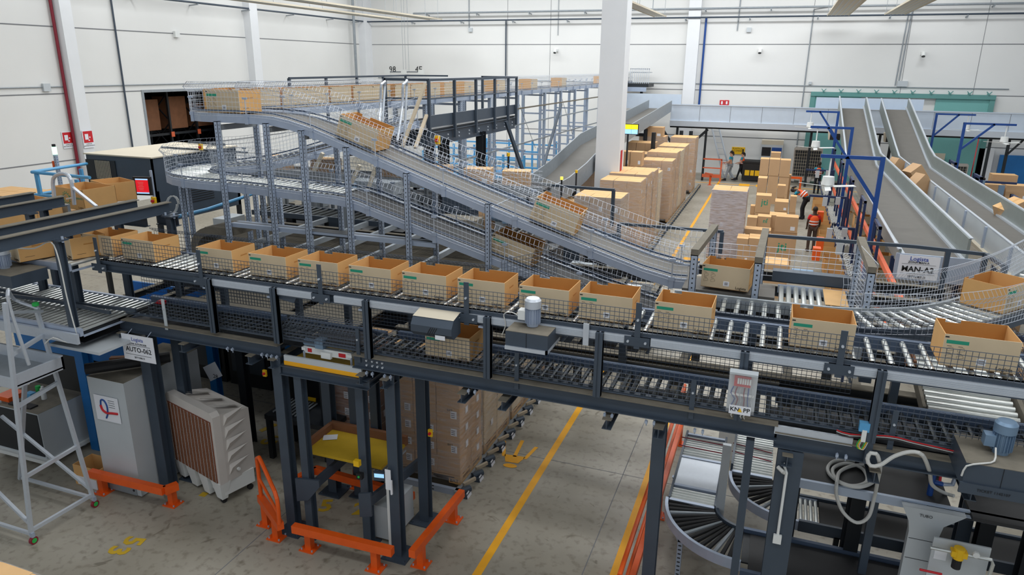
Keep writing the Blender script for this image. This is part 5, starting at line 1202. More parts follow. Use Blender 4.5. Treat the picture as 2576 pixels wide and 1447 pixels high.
# hose
Zh = 1.93
ring = lambda cx, cy, rx, ry, a0, a1, n_, z: [(cx+rx*math.cos(a0+(a1-a0)*i/n_), cy+ry*math.sin(a0+(a1-a0)*i/n_), z+.0015*i) for i in range(n_+1)]
P_ = lambda px, py, z=Zh: tuple(at(px, py, Z=z)); F_ = lambda px, py, y=7.45: tuple(at(px, py, Y=y))
pts = [P_(2187, 1193), P_(2175, 1172), P_(2140, 1158), P_(2100, 1160), P_(2082, 1178), P_(2095, 1202), P_(2140, 1222), P_(2180, 1212), P_(2170, 1180), P_(2130, 1166), P_(2095, 1180), P_(2110, 1212), P_(2160, 1226), P_(2200, 1210), P_(2205, 1180), P_(2160, 1170), P_(2115, 1185), F_(2105, 1215), F_(2105, 1250), F_(2122, 1290), F_(2155, 1315), F_(2185, 1300), F_(2200, 1250), F_(2208, 1210, 7.2), F_(2214, 1175, 6.85), tuple(at(2205, 1142, Y=6.74)), tuple(at(2190, 1140, Y=6.74)), tuple(at(2182, 1155, Y=6.74)), tuple(at(2190, 1172, Y=6.74)), tuple(at(2215, 1170, Y=6.74)), tuple(at(2250, 1148, Y=6.74)), tuple(at(2290, 1137, Y=6.74)), tuple(at(2320, 1145, Y=6.74)), tuple(at(2338, 1185, Y=6.9)), tuple(at(2345, 1220, Y=7.45)), tuple(at(2375, 1240, Z=1.92)), tuple(at(2400, 1248, Z=1.92))]
tag(MB().pipe(smooth_path(pts, .03), .019, 8).build('coiled_hose', 'hose'), 'long light grey hose coiled on the platform and hanging over its edge', 'hose')
t = thing('water_valve', 'blue pipe stub with red valve handle on the platform', 'valve', at(2338, 1245, Z=1.9)); q = at(2338, 1245, Z=1.9)
MB().tube(q, q+Vector((0, 0, .34)), .03, 12).tube(q+Vector((0, 0, .28)), q+Vector((0, 0, .34)), .038, 12).tube(q+Vector((0, 0, .16)), q+Vector((.1, .02, .14)), .026, 10).build('pipe', 'blue_deep', t)
MB().tube(q+Vector((.06, -.03, .2)), q+Vector((.06, .0, .3)), .014, 8).build('handle', 'red', t); MB().pipe([q+Vector((.1, .02, .14)), q+Vector((.2, .05, .14)), q+Vector((.22, .05, .3)), q+Vector((.2, .06, .42)), q+Vector((.34, .1, .42))], .022, 8).build('elbow_pipe', 'galv', t)
# regulator panel
q0 = at(2350, 1352, Y=7.2)
t = thing('air_regulator', 'yellow air regulator with gauge on a grey plate at lower right', 'regulator', (q0.x+.25, 7.2, q0.z-.3))
MB().box(q0.x, q0.x+.5, 7.2, 7.22, q0.z-.55, q0.z).build('plate', 'cabinet', t)
c_ = at(2412, 1392, Y=7.12); MB().tube((c_.x, c_.y, c_.z-.06), (c_.x, c_.y, c_.z+.06), .05, 14).box(c_.x-.07, c_.x+.07, c_.y-.04, c_.y+.04, c_.z-.03, c_.z+.03).build('regulator_body', 'yellow', t)
MB().tube((c_.x, c_.y, c_.z-.17), (c_.x, c_.y, c_.z-.06), .042, 14).build('filter_bowl', 'ink', t); MB().tube((c_.x+.14, c_.y-.03, c_.z+.03), (c_.x+.14, c_.y, c_.z+.03), .03, 14).build('gauge', 'plastic_white', t)
MB().pipe([(c_.x-.25, c_.y, c_.z-.0), (c_.x+.28, c_.y, c_.z), (c_.x+.3, c_.y, c_.z-.05), (c_.x+.28, c_.y, c_.z-.4)], .018, 8).build('fitting', 'chrome', t); MB().tube((c_.x-.3, c_.y, c_.z-.28), (c_.x-.1, c_.y, c_.z-.28), .012, 6).build('red_tube', 'red', t); MB().box(q0.x+.03, q0.x+.14, 7.195, 7.2, q0.z-.24, q0.z-.14).build('rating_plate', 'paper', t)
tag(MB().pipe(smooth_path([(3.0, 7.1, 1.75), (3.02, 7.1, 1.2), (3.0, 7.05, .9), (2.8, 7.0, .75), (2.4, 6.95, .7)], .08), .07, 14).build('air_duct', 'steel_dark', smooth=True), 'thick dark bent duct at the lower right corner', 'duct')
# blue motor unit right
xa, xb = at(2425, 1200, Y=6.4).x, 2.9
t = thing('drive_unit', 'long grey drive housing with blue motor at the lower right', 'motor', (2.2, 6.6, 2.85))
MB().box(xa, xb, 6.42, 6.98, 2.74, 2.98).build('gear_housing', 'steel_dark', t); MB().box(xa, xb, 6.42, 6.98, 2.98, 2.985).build('dusty_top', 'steel_dusty', t); MB().box(xa-.02, xb, 6.40, 6.42, 2.70, 2.80).build('lower_flange', 'steel_dark', t)
MB().box(xa+.28, xa+.283, 6.415, 6.42, 2.78, 2.98).build('panel_joint', 'ink', t)
motor(t, at(2515, 1140, Y=6.72).x, 6.72, 2.985, 1.15, 'motor_blue'); text('lettering', 'TICKET 1145107', .035, 'ink', t, facing((-.15, -.205, -.1)))
MB().pipe(smooth_path([(xa+.24, 6.6, 3.08), (xa+.22, 6.5, 3.0), (xa+.1, 6.41, 3.0), (xa+.0, 6.4, 2.96), (xa-.02, 6.4, 2.86)], .04), .008, 6).build('cable', 'hose', t)
# sensor with wires
q = at(2172, 1080, Y=6.8); t = thing('light_sensor', 'light blue sensor with coloured wires beside the tall post at right', 'sensor', q); MB().box(q.x-.04, q.x+.05, 6.78, 6.84, q.z-.02, q.z+.07).build('housing', 'blue_light', t); MB().box(q.x-.01, q.x+.03, 6.77, 6.8, q.z-.12, q.z+.0).build('connector', 'plastic_white', t)
for c__, w_ in (('green', 0), ('yellow', .012), ('hose', .024)): MB().pipe(smooth_path([(q.x+w_-.02, 6.78, q.z-.1), (q.x-.04+w_, 6.77, q.z-.17), (q.x+.0+w_, 6.77, q.z-.2), (q.x+.03+w_, 6.78, q.z-.12)], .02), .004, 5).build('wire', c__, t)
b = MB(); 
for m_, dz, dy in (('cloth_red', 0, 0), ('hose', -.02, .01), ('ink', -.035, 0)):
    a = at(2110, 1085, Y=6.85); MB(); tag(MB().pipe(smooth_path([at(2105, 1082, Y=6.85)+Vector((0, dy, dz)), at(2140, 1095, Y=6.84)+Vector((0, dy, dz+.01)), at(2240, 1098, Y=6.84)+Vector((0, dy, dz)), at(2300, 1112, Y=6.84)+Vector((0, dy, dz)), at(2400, 1135, Y=6.84)+Vector((0, dy, dz))], .05), .006, 5).build('signal_cable', m_), {'cloth_red': 'red', 'hose': 'white', 'ink': 'black'}[m_]+' signal cable strung along the lower right rail', 'cable')
# conduit and switch on big column
t = thing('light_switch', 'white switch with conduit on the big dark column at lower right', 'switch', (.4, 6.8, 1.0)); q = at(1955, 1357, Y=6.79)
MB().box(q.x-.04, q.x+.04, 6.78, 6.81, q.z-.05, q.z+.05).build('switch_plate', 'plastic_white', t); a = at(1972, 1190, Y=6.79)
MB().pipe([(q.x, 6.8, q.z+.05), (q.x, 6.8, a.z), (q.x-.04, 6.8, a.z+.1)], .014, 8).build('conduit', 'plastic_white', t); MB().pipe(smooth_path([at(1957, 1175, Y=6.8), at(1970, 1188, Y=6.75), at(1995, 1197, Y=7.3)], .04), .02, 8).build('hose_end', 'hose', t)
# orange hand rails at right of the aisle
def handrail(label, pts, h=1.05):
    t = thing('safety_railing', label, 'railing', (pts[0][0], pts[0][1], 0)); a, c_ = Vector((*pts[0], 0)), Vector((*pts[1], 0)); d = (c_-a).normalized()
    MB().pipe(smooth_path([a+Vector((0, 0, .2)), a+Vector((0, 0, h-.15)), a+d*.05+Vector((0, 0, h-.03)), a+d*.2+Vector((0, 0, h)), c_-d*.2+Vector((0, 0, h)), c_-d*.05+Vector((0, 0, h-.03)), c_+Vector((0, 0, h-.15)), c_+Vector((0, 0, .2))], .06), .028, 8).build('hoop', 'orange', t)
    MB().tube(a+Vector((0, 0, h*.62)), c_+Vector((0, 0, h*.62)), .022, 8).build('mid_rail', 'orange', t); MB().bar(a+Vector((0, 0, .33)), c_+Vector((0, 0, .33)), .08, .1).build('rail', 'orange', t)
    for p in (a+d*.15, c_-d*.15): plate_post(t, p.x, p.y, .3)
    return t
handrail('orange tubular railing right of the aisle, nearest', [(-1.08, 6.3), (-1.08, 8.5)]); handrail('orange tubular railing right of the aisle, behind the dark post', [(-1.05, 8.9), (-1.05, 11.4)])
handrail('bright orange railing loop at the bottom edge beside the dark post', [(-.65, 6.3), (-.65, 7.2)], .5)
item('limit_switch', 'small yellow switch on the orange railing beside the post', 'switch', MB().box(-1.0, -.93, 7.85, 7.95, .95, 1.05), 'yellow')
# carton lid at bottom left
q = [at(0, 1440, Z=2.0), at(65, 1402, Z=2.0), at(300, 1452, Z=2.0)]
load('wrapped carton load at the bottom left corner, only its top in view', q[1].x-.75, q[1].x+.45, q[1].y-1.0, q[1].y, 0, 1.7, 3, 2, 4, m='kraft_pale', group=None)
# ================================================================ dark platform behind the ramp
t = thing('service_platform', 'dark steel platform with handrails standing behind the upper ramp', 'platform', (-8, 16.5, 4.8))
xs_, ya, yb_ = -7.2, 14.1, 19.6
MB().box(-9.0, xs_, ya, yb_, 4.82, 4.86).build('floor_plate', 'steel_black', t)
MB().ibeam((xs_, ya, 4.66), (xs_, yb_, 4.66), .12, .3, .014).ibeam((-8.6, yb_, 4.66), (xs_, yb_, 4.66), .12, .3, .014).ibeam((-8.6, ya, 4.66), (xs_, ya, 4.66), .12, .3, .014).build('edge_beam', 'steel_dark', t)
MB().box(xs_-.02, xs_+.02, ya, yb_, 4.9, 5.16).build('toe_board', 'steel_dark', t)
for y in (14.1, 15.4, 16.65, 17.9, 18.9, 19.55): MB().box(xs_-.03+.06, xs_+.03+.06, y-.03, y+.03, 4.6, 5.9).build('rail_post', 'steel_dark', t)
MB().box(xs_+.03, xs_+.08, ya, yb_, 5.88, 5.93).box(xs_+.03, xs_+.08, ya, yb_, 5.5, 5.53).box(-8.2, xs_+.05, ya-.03, ya+.03, 5.88, 5.93).box(-8.2, xs_, yb_-.03, yb_+.03, 5.88, 5.93).box(-8.2, xs_, ya-.03, ya+.03, 5.5, 5.53).build('handrail', 'steel_dark', t)
MB().box(-8.23, -8.17, ya-.03, ya+.03, 4.86, 5.93).box(-8.23, -8.17, yb_-.03, yb_+.03, 4.86, 5.93).build('rail_post', 'steel_dark', t)
for x, y in ((-7.2, 14.9), (-7.2, 17.1), (-8.6, 16.9)): MB().ibeam((x, y, 0), (x, y, 4.6), .2, .2).build('column', 'steel_black', t)
b = MB()
for k in range(9):
    for dz in (0, .08): b.tube((xs_+.06, ya+.3+k*.6, 4.62+dz), (xs_+.08, ya+.3+k*.6, 4.62+dz), .02, 6)
b.build('bolt', 'alu', t)
# rail of the walkway along the far side of the loop
t = thing('walkway_rail', 'dark walkway handrail running behind the carton row of the upper loop', 'railing', (-11, 14, 5.5))
a, c_ = at(727, 197, Y=14.5), at(1020, 190, Y=21.5)
MB().bar(a, c_, .05, .05).bar(c_, at(1127, 191, Y=22), .05, .05).build('handrail', 'steel_dark', t)
for k in range(5): p = a+(c_-a)*k/4; MB().bar(p, p-Vector((0, 0, 1.1)), .06, .06).build('rail_post', 'steel_dark', t)
# loose poles leaning
for (x1_, y1_, x2_, y2_, Y_, w_, l, m) in ((1070, 210, 1012, 370, 12.6, .06, 'long pale timber leaning against the dark platform corner', 'wood_pale'), (1073, 290, 1045, 372, 12.3, .06, 'short pale timber leaning beside the long one', 'wood_pale'), (965, 208, 955, 312, 12.6, .05, 'bent aluminium stair handrail, left of the pair', 'alu'), (1020, 208, 1000, 355, 12.4, .05, 'bent aluminium stair handrail, right of the pair', 'alu')):
    if m == 'wood_pale': tag(MB().bar(at(x1_, y1_, Y=Y_), at(x2_, y2_, Y=Y_-1), w_, .04).build('leaning_timber', m), l, 'timber')
    else:
        tag(MB().pipe(smooth_path([at(x2_, y2_, Y=Y_-.4), at(x1_-8, y1_+60, Y=Y_), at(x1_-6, y1_+5, Y=Y_), at(x1_+2, y1_-2, Y=Y_+.1), at(x1_+3, y1_+8, Y=Y_+.2), at(x1_-3, y2_, Y=Y_)], .06), .025, 8).build('stair_rail', m), l, 'railing')
# shelving scaffold under the far conveyor
t = thing('scaffold', 'galvanised punched scaffold of uprights and cross arms under the far upper conveyor', 'steel frame', (-9.2, 24, 0))
for x in (-8.83, -9.72):
    for i, y in enumerate((17.2, 19.4, 21.7, 24.3, 27.4, 29.6, 31.8, 34.0, 37, 40, 43)):
        o = MB().box(-.05, .05, -.05, .05, 0, 5.25).build('upright', 'galv_punched'); o.parent = t; o.location = Vector((x, y, 0))-parent_world(t)
for i, y in enumerate((17.2, 19.4, 21.7, 24.3, 27.4, 29.6, 31.8, 34.0)):
    for z in (5.1, 4.4, 3.6, 2.8, 2.0, 1.3): MB().box(-9.7, -7.6 if (i % 2 == 0 and z < 4) else -8.8, y-.02, y+.03, z, z+.06).build('cross_arm', 'galv', t)
for z in (4.75, 4.2, 3.5): MB().box(-8.8, -8.76, 19, 40, z, z+.05).build('long_rail', 'steel_dusty' if z > 4.5 else 'galv_dull', t)
for y in (24.3, 29.6): MB().tube((-8.8, y, 5.0), (-8.8, y+2, 3.2), .01, 4).build('tie_rod', 'galv_dull', t)
for (x1_, y1_, x2_, y2_, X_) in ((1273, 305, 1315, 430, -7.0), (1412, 262, 1367, 418, -7.6)):
    MB().bar(at(x1_, y1_, X=X_), at(x2_, y2_, X=X_+.3), .08, .08).build('brace', 'steel_dark', t)
# end housing of the far conveyor, on dark steel
t = thing('mesh_cage', 'mesh covered end of the far upper conveyor right of the white column', 'conveyor', (-8.2, 45, 5.2))
p = at(1582, 205, Y=43)
MB().box(-9.9, p.x+1.1, 43.3, 45.2, 5.1, 5.3).build('base_beam', 'steel_black', t); b = MB(); 
x_ = p.x
while x_ < p.x+1.15: b.box(x_, x_+.03, 43.3, 43.33, 5.3, 6.15); x_ += .12
b.box(p.x, p.x+1.15, 43.3, 43.33, 6.1, 6.15); b.build('cage', 'alu', t); MB().box(-9.0, p.x+1.0, 43.4, 45, 5.9, 5.95).build('cage_roof', 'cabinet', t)
MB().box(-9.5, p.x+1.0, 43.2, 43.3, 4.85, 5.1).build('cover_strip', 'galv', t)
for q in ((1547, 3.0), (1560, 3.0), (1614, 4.6)): x_ = at(q[0], 230, Y=43.5).x; MB().bar((x_, 43.5, 5.1), (x_, 43.5, 0 if q[0] < 1600 else 4.2), .15, .15).build('column', 'steel_black', t)
# wide chute belt left of the white column
t = thing('chute_conveyor', 'wide grey belt chute descending behind the scaffold, left of the white column', 'conveyor', (-6.6, 22, 2.8))
cp_ = [(-6.6, 41.8, 4.0), (-6.6, 27, 3.3), (-6.6, 23.2, 2.7), (-6.7, 21.5, 2.45), (-6.7, 18.5, 2.4)]
cp_ = [Vector(v) for v in cp_]
MB().sweep(cp_, [(-.62, -.03), (.62, -.03), (.62, 0), (-.62, 0)]).build('belt', 'belt', t)
for s_ in (-1, 1): MB().sweep(cp_, [(s_*.62, -.15), (s_*.66, -.15), (s_*.66, .45), (s_*.62, .45)]).build('side_wall', 'galv_dull', t)
for y, z in ((19, 2.3), (22, 2.4), (26, 3.0)): MB().box(-7.25, -7.15, y, y+.1, 0, z).box(-6.05, -5.95, y, y+.1, 0, z).build('leg', 'steel_black', t)
# light blue railings and machines at the back
t = thing('guard_rail', 'light blue railings around the blue machines behind the scaffold', 'railing', (-10, 33, 0))
for y, xa, xb in ((27, -14, -9.5), (30, -15, -9.9), (33, -16, -10)):
    for z in (1.2, 1.9, 2.6): MB().bar((xa, y, z), (xb, y, z), .07, .07).build('rail', 'blue_light', t)
    for k in range(6): x_ = xa+(xb-xa)*k/5; MB().bar((x_, y, 0), (x_, y, 2.8), .08, .08).build('post', 'blue_light', t)
t = thing('sorting_machine', 'blue and grey sorting machine seen through the scaffold', 'machine', (-12, 30, 0))
for i in range(6): MB().box(-15, -10, 26+i*1.6, 26.9+i*1.6, .2, 1.0).build('module', 'blue' if i % 2 else 'cabinet', t)
t = thing('sorting_machine', 'low blue slatted machine beside the foot of the wide belt chute', 'machine', (-5.3, 22, 0)); MB().box(-5.95, -5.75, 19, 24, 0, 1.6).build('body', 'blue_deep', t)
b = MB()
for k in range(8): b.box(-5.75, -5.73, 19, 24, .1+k*.18, .2+k*.18)
b.build('slat', 'blue', t)
for px, py, y, l in ((1413, 452, 19.0, 'amber warning lamp below the wide belt chute, left one'), (1450, 435, 20.6, 'amber warning lamp below the wide belt chute, right one'), (1279, 393, 16.0, 'dark amber lamp under the dark platform end')):
    q = at(px, py, Y=y); e = thing('warning_lamp', l, 'lamp', q); MB().tube(q, q+Vector((0, 0, .08)), .04, 12).build('lens', 'lamp_amber' if px < 1430 and px > 1300 else 'yellow', e); MB().tube(q-Vector((0, 0, .7)), q, .025, 8).build('stem', 'steel_black', e)
# generic machinery deck between ramp and scaffold (belts, side plates)
for i, (x, y, z, w, l_, m, lab) in enumerate(((-7.4, 12.2, 3.9, .5, 2.6, 'galv_dull', 'short dusty metal cover behind the ramp middle'), (-5.4, 11.8, 3.4, .4, 1.2, 'steel_dusty', 'dusty motor cover behind the lower ramp'), (-5.9, 12.9, 3.6, .3, 1.8, 'steel_dark', 'dark conveyor side plate behind the ramps'))):
    tag(MB().box(x-w, x+w, y-.2, y+.2, z-.12, z+.12).box(x-w-.3, x+w+.3, y-.24, y-.2, z-.2, z-.1).build('machine_cover', m), lab, 'cover')
t = thing('roller_conveyor', 'dark roller conveyor crossing behind the ramps at mid height', 'conveyor', (-6, 12.3, 3.2)); bed(t, -10.2, -2.6, 11.9, 12.6, 3.25, .03, .16, m='roller_dark', railm='steel_dark')
cp2 = [Vector(v) for v in ((-9.3, 10.9, 4.05), (-8.5, 12.6, 4.5), (-7.7, 14.3, 5.0))]
for x, y, w_, d_, h_, l in ((-4.9, 12.9, .5, .4, .32, 'open-topped brown carton on the crossing conveyor behind the ramps'), (-3.6, 13.2, .5, .4, .3, 'flat brown carton on the crossing conveyor near the portal')): carton_box('stacked_carton', l, x, y-.6, 3.28, w_, d_, h_)
# steel columns scattered below in the machine area
for x, y in ((-10.5, 13.5), (-8.0, 13.5), (-5.2, 13.6), (-3.0, 13.2)): MB().ibeam((x, y, 0), (x, y, 3.1), .16, .16).build('column', 'steel_black', FR)
for k in range(7): MB().ibeam((-11+k*1.3, 10.4, 2.25), (-11+k*1.3, 13.8, 2.25), .12, .16, .01, 0, 1).build('cross_beam', ['steel_black', 'steel_dusty'], FR)
# ================================================================ galvanised duct along the back
t = thing('conveyor_duct', 'long galvanised sheet metal conveyor trough spanning the back of the hall', 'conveyor', (3, 42, 3))
MB().box(-6.0, 14, 42.0, 42.04, 3.08, 4.2).box(-6.0, 14, 42.0, 43.3, 3.08, 3.12).box(-6.0, 14, 43.3, 43.34, 3.08, 4.2).build('trough', 'duct', t)
MB().box(-6.0, 14, 41.9, 42.0, 3.05, 3.35).box(-6.02, 14, 41.96, 42.05, 4.2, 4.24).build('lower_flange', 'alu', t)
b = MB()
for k in range(11): b.box(-4.4+k*1.65, -4.385+k*1.65, 41.99, 42.0, 3.35, 4.2)
b.build('panel_joint', 'wall_seam', t); MB().box(-6.0, 14, 42.1, 43.2, 2.95, 3.05).build('support_rail', 'steel_black', t)
MB().box(1.6, 6.8, 43.3, 43.34, 4.2, 4.75).build('deflector', 'duct', t); MB().box(-9.5, -5.6, 43.0, 43.05, 3.9, 4.75).build('deflector', 'duct', t)
for x in (-5.6, -3.98, 1.55, 4.9, 9.9, 10.7): MB().box(x-.06, x+.06, 42.3, 42.42, 0, 3.0).build('leg', 'steel_black', t)
MB().bar((10.7, 42.3, 2.2), (11.3, 42.3, 3.0), .08, .08).bar((-5.4, 42.3, 1.4), (-3.9, 42.3, 2.9), .14, .14).bar((-6.5, 42.3, 2.9), (-5.4, 42.3, 1.4), .14, .14).build('brace', 'steel_black', t)
t = thing('dark_gantry', 'dark pipe frame and columns behind the pallet rows right of the white column', 'steel frame', (-5.5, 30, 0))
for x, y, z in ((-5.4, 33, 3.4), (-7.6, 36, 3.4), (-6.3, 36, 3.3), (-5.0, 39.5, 3.0), (-4.5, 39.5, 3.0), (-7.2, 33.5, 2.8)): MB().tube((x, y, 0), (x, y, z), .1, 8).build('column', 'steel_black', t)
for z in (3.0, 1.9, 1.1): MB().tube((-8.5, 36, z), (-6.2, 36, z), .07, 8).build('rail', 'steel_black', t)
# display board
a, c_ = at(1556, 312, Y=27), at(1604, 338, Y=27)
t = thing('status_screen', 'bright status screen with yellow and blue fields right of the white column', 'screen', ((a.x+c_.x)/2, 27, c_.z))
MB().box(a.x-.02, c_.x+.02, 27, 27.06, c_.z-.02, a.z+.02).build('bezel', 'ink', t); w_, h_ = (c_.x-a.x)/3, (a.z-c_.z)/2
for i in range(3):
    for j in range(2): MB().box(a.x+w_*i+.004, a.x+w_*(i+1)-.004, 26.99, 27, c_.z+h_*j+.004, c_.z+h_*(j+1)-.004).build('display_field', (('screen_white', 'screen_blue', 'screen_blue'), ('blue_deep', 'screen_yellow', 'screen_yellow'))[j][i], t)
text('lettering', '11/98', .1, 'green', t, facing((-w_, -.015, h_*1.5-.0))); MB().bar(((a.x+c_.x)/2, 27.05, c_.z), ((a.x+c_.x)/2, 27.05, 0), .06, .06).build('stand', 'steel_black', t)
tag(MB().box(-5.03, -5.025, 24.2, 24.45, 2.8, 3.5).build('fire_sign', 'red'), 'small red fire sign on the right face of the white column', 'sign')
# ================================================================ big belt chutes
def chute(lab, xa, xb, yend, hw, blend):
    t = thing('chute_conveyor', lab, 'conveyor', ((xa+xb)/2, yend, 2.5)); xc, w_ = (xa+xb)/2, (xb-xa)/2
    pth = [Vector(v) for v in ((xc, 40.6, 4.33), (xc, 33, 2.64), (xc, 32.2, 2.5), (xc, yend, 2.5))]
    MB().sweep(pth, [(-w_, -.04), (w_, -.04), (w_, 0), (-w_, 0)]).build('belt', 'belt', t)
    pw = [Vector(v) for v in ((xc, 41.0, 4.4), (xc, 33.6, 2.76), (xc, 32.2, 2.5), (xc, yend, 2.5))]
    for s_ in (-1, 1):
        e = s_*w_; f = s_*(w_+.05); fr_ = frames(pw); hs = (hw, hw, hw*(.95 if s_ < 0 else 1.1), hw)
        if s_ < 0 and blend: hs = (.5, .45, .35, .12)
        # side -> travel towards -Y, so 'right' is -X
        vs = []
        for (p, sd), h_ in zip(fr_, hs): vs += [(xc+e, p.y, p.z-.18), (xc+f, p.y, p.z-.18), (xc+f, p.y, p.z+h_), (xc+e, p.y, p.z+h_)]
        fs = []
        for i in range(3): fs += [(i*4+k, i*4+(k+1) % 4, (i+1)*4+(k+1) % 4, (i+1)*4+k) for k in range(4)]
        fs += [(0, 1, 2, 3), (15, 14, 13, 12)]
        MB().add(vs, fs).build('side_wall', 'galv_wall', t)
        MB().sweep([Vector((xc+f+.0, p.y, p.z+h_)) for (p, sd), h_ in zip(fr_, hs)], [(-.03, -.01), (.03, -.01), (.03, .02), (-.03, .02)]).build('wall_edge', 'alu', t)
        MB().sweep([Vector((xc+e-s_*.03, p.y, p.z)) for p, sd in fr_], [(-.04, 0), (.04, 0), (.04, .05), (-.04, .05)]).build('seal_strip', 'alu', t)
    for y in (yend+.5, yend+4, yend+8, yend+12):
        if y < 33: MB().box(xa-.1, xa-.02, y, y+.08, 0, 2.35).box(xb+.02, xb+.1, y, y+.08, 0, 2.35).box(xa, xb, y, y+.08, 2.2, 2.35).build('leg', 'navy', t)
    return t
T1 = chute('wide grey belt chute with galvanised walls running down to the MAN-A2 sign', 2.64, 3.8, 16.35, .46, True)
T2 = chute('second wide grey belt chute at the far right with panelled outer wall', 4.57, 5.72, 9.0, .44, False)
MB().box(4.49, 4.52, 9, 32, 2.45, 2.92).build('outer_panel', 'cabinet', T2)
for y in range(10, 32, 2): MB().box(4.45, 4.49, y, y+.08, 2.42, 2.92).build('panel_post', 'galv', T2)
MB().box(4.40, 4.52, 9, 32, 2.38, 2.45).build('foot_rail', 'beige', T2)
for dx, l in ((2.35, 'on the left of the belt chute'), ): 
    for s_ in (1,): pass
for x_, y_, z_, l in ((2.05, 37.5, 3.0, 'left'), (4.45, 37.5, 3.0, 'middle')):
    t = thing('drive_housing', 'beige and black drive housing beside the top of the belt chutes, %s one' % l, 'motor', (x_+.3, y_, z_))
    MB().prism([(x_+.1, z_), (x_+.55, z_), (x_+.6, z_+.35), (x_+.3, z_+.6), (x_+.05, z_+.4)], y_, y_+.4).build('housing', 'beige', t); MB().box(x_+.15, x_+.6, y_-.02, y_, z_, z_+.3).build('shadow_gap', 'ink', t)  # black plate on the lower front of the housing
    MB().bar((x_+.35, y_+.2, 0), (x_+.4, y_+.2, z_), .12, .12).bar((x_-.1, y_+.2, .9), (x_+.9, y_+.2, .9), .08, .08).bar((x_+.8, y_+.2, 0), (x_+.8, y_+.2, 2.6), .08, .08).build('stand', 'steel_black', t)
# MAN-A2 sign on the chute end
a, c_ = at(2262, 637, Y=16.3), at(2457, 713, Y=16.3)
t = thing('zone_sign', 'white sign reading Logista ZONA MAN-A MAN-A2 SETTORE D on the chute end', 'sign', (a.x, 16.28, c_.z))
xr = c_.x; zt = a.z; zb = at(2260, 700, Y=16.3).z
MB().box(a.x-.05, xr, 16.29, 16.34, zb-.02, zt).build('end_plate', 'galv', t)
xm = at(2357, 700, Y=16.3).x
MB().box(a.x+.02, xm, 16.28, 16.29, zb+.02, zt-.02).build('panel', 'paper', t); W_ = xm-a.x; H_ = zt-zb; cx = W_/2+.0
for s_, fz, sz, m in (('Logista', .84, .15, 'print_blue'), ('ZONA MAN-A', .70, .075, 'ink'), ('MAN-A2', .42, .2, 'ink'), ('SETTORE D', .12, .08, 'ink')):
    text('lettering', s_, sz*W_/.95, m, t, facing((cx, -.012, zb-c_.z+fz*H_)), bold=.003 if sz > .16 else .001)
MB().box(a.x+.1*W_, xm-.08*W_, 16.275, 16.28, zb+.62*H_, zb+.625*H_).box(a.x+.1*W_, xm-.08*W_, 16.275, 16.28, zb+.24*H_, zb+.245*H_).build('printed_line', 'ink', t)
# orange rack beams and navy uprights along the left of chute one
t = thing('rack_frame', 'navy punched uprights with orange beams along the left side of the belt chute', 'rack', (2.3, 25, 0))
MB().box(2.36, 2.44, 13.2, 38, 2.12, 2.24).box(2.36, 2.44, 13.2, 38, 1.2, 1.3).build('orange_beam', 'orange_dull', t)
for y in (17.2, 20.6, 24.5, 29, 34):
    MB().box(2.26, 2.32, y, y+.06, 0, 2.9).box(2.26, 2.32, y+1.0, y+1.06, 0, 2.9).box(2.26, 2.32, y, y+1.06, 2.84, 2.9).build('upright', 'navy', t)
t = thing('rack_frame', 'orange beams on navy uprights along the right side of the second chute', 'rack', (6.8, 22, 0))
MB().box(5.86, 5.95, 12, 32, 2.3, 2.42).build('orange_beam', 'orange_dull', t)
for y in (14, 18, 22.5, 27, 31): MB().box(6.25, 6.33, y, y+.08, 0, 2.9).box(6.25, 6.33, y+1.0, y+1.08, 0, 2.9).box(6.25, 6.33, y, y+1.08, 2.82, 2.9).build('upright', 'navy', t)
# fans on navy brackets
def fan(lab, X_, Y_, zt, arm, dirx, px0=None):
    t = thing('ceiling_fan', lab, 'fan', (X_, Y_, 0))
    MB().box(X_-.05, X_+.05, Y_-.05, Y_+.05, 0, zt).build('post', 'blue_deep', t)
    MB().box(min(X_, X_+dirx*arm)-.05, max(X_, X_+dirx*arm)+.05, Y_-.04, Y_+.04, zt-.08, zt).build('arm', 'blue_deep', t)
    MB().bar((X_, Y_, zt-1.1), (X_+dirx*arm*.6, Y_, zt-.04), .08, .08).build('brace', 'blue_deep', t)
    fx = X_+dirx*arm*.85
    MB().tube((fx, Y_, zt-.5), (fx, Y_, zt-.05), .02, 8).build('down_rod', 'plastic_white', t)
    MB().tube((fx, Y_, zt-.72), (fx, Y_, zt-.52), .15, 20, r2=.13).tube((fx, Y_, zt-.76), (fx, Y_, zt-.72), .12, 20).build('motor_cap', 'plastic_white', t, smooth=True)
    for k in range(3):
        a = .5+k*2.094; R = Matrix.Rotation(a, 3, 'Z')
        MB().fr(Vector((fx, Y_, zt-.76))+R@Vector((.42, 0, 0)), (.6, .13, .012), R @ Matrix.Rotation(.15, 3, 'X')).build('blade', 'plastic_white', t)
for i, (px, py, X_, arm, d, l) in enumerate(((2222, 395, 2.3, 1.3, -1, 'white ceiling fan on a navy bracket left of the belt chute, nearest of three'), (2145, 320, 2.3, 1.3, -1, 'white ceiling fan on a navy bracket left of the belt chute, middle of three'), (2110, 280, 2.3, 1.3, -1, 'white ceiling fan on a navy bracket left of the belt chute, farthest of three'),
                               (2428, 308, 7.0, 1.75, 1, 'white ceiling fan on a navy bracket right of the second chute, nearer one'), (2325, 275, 7.0, 1.6, 1, 'white ceiling fan on a navy bracket right of the second chute, farther one'))):
    q = at(px, py, X=X_); fan(l, X_, q.y if i < 4 else 42.0-1.5, q.z, arm, d)
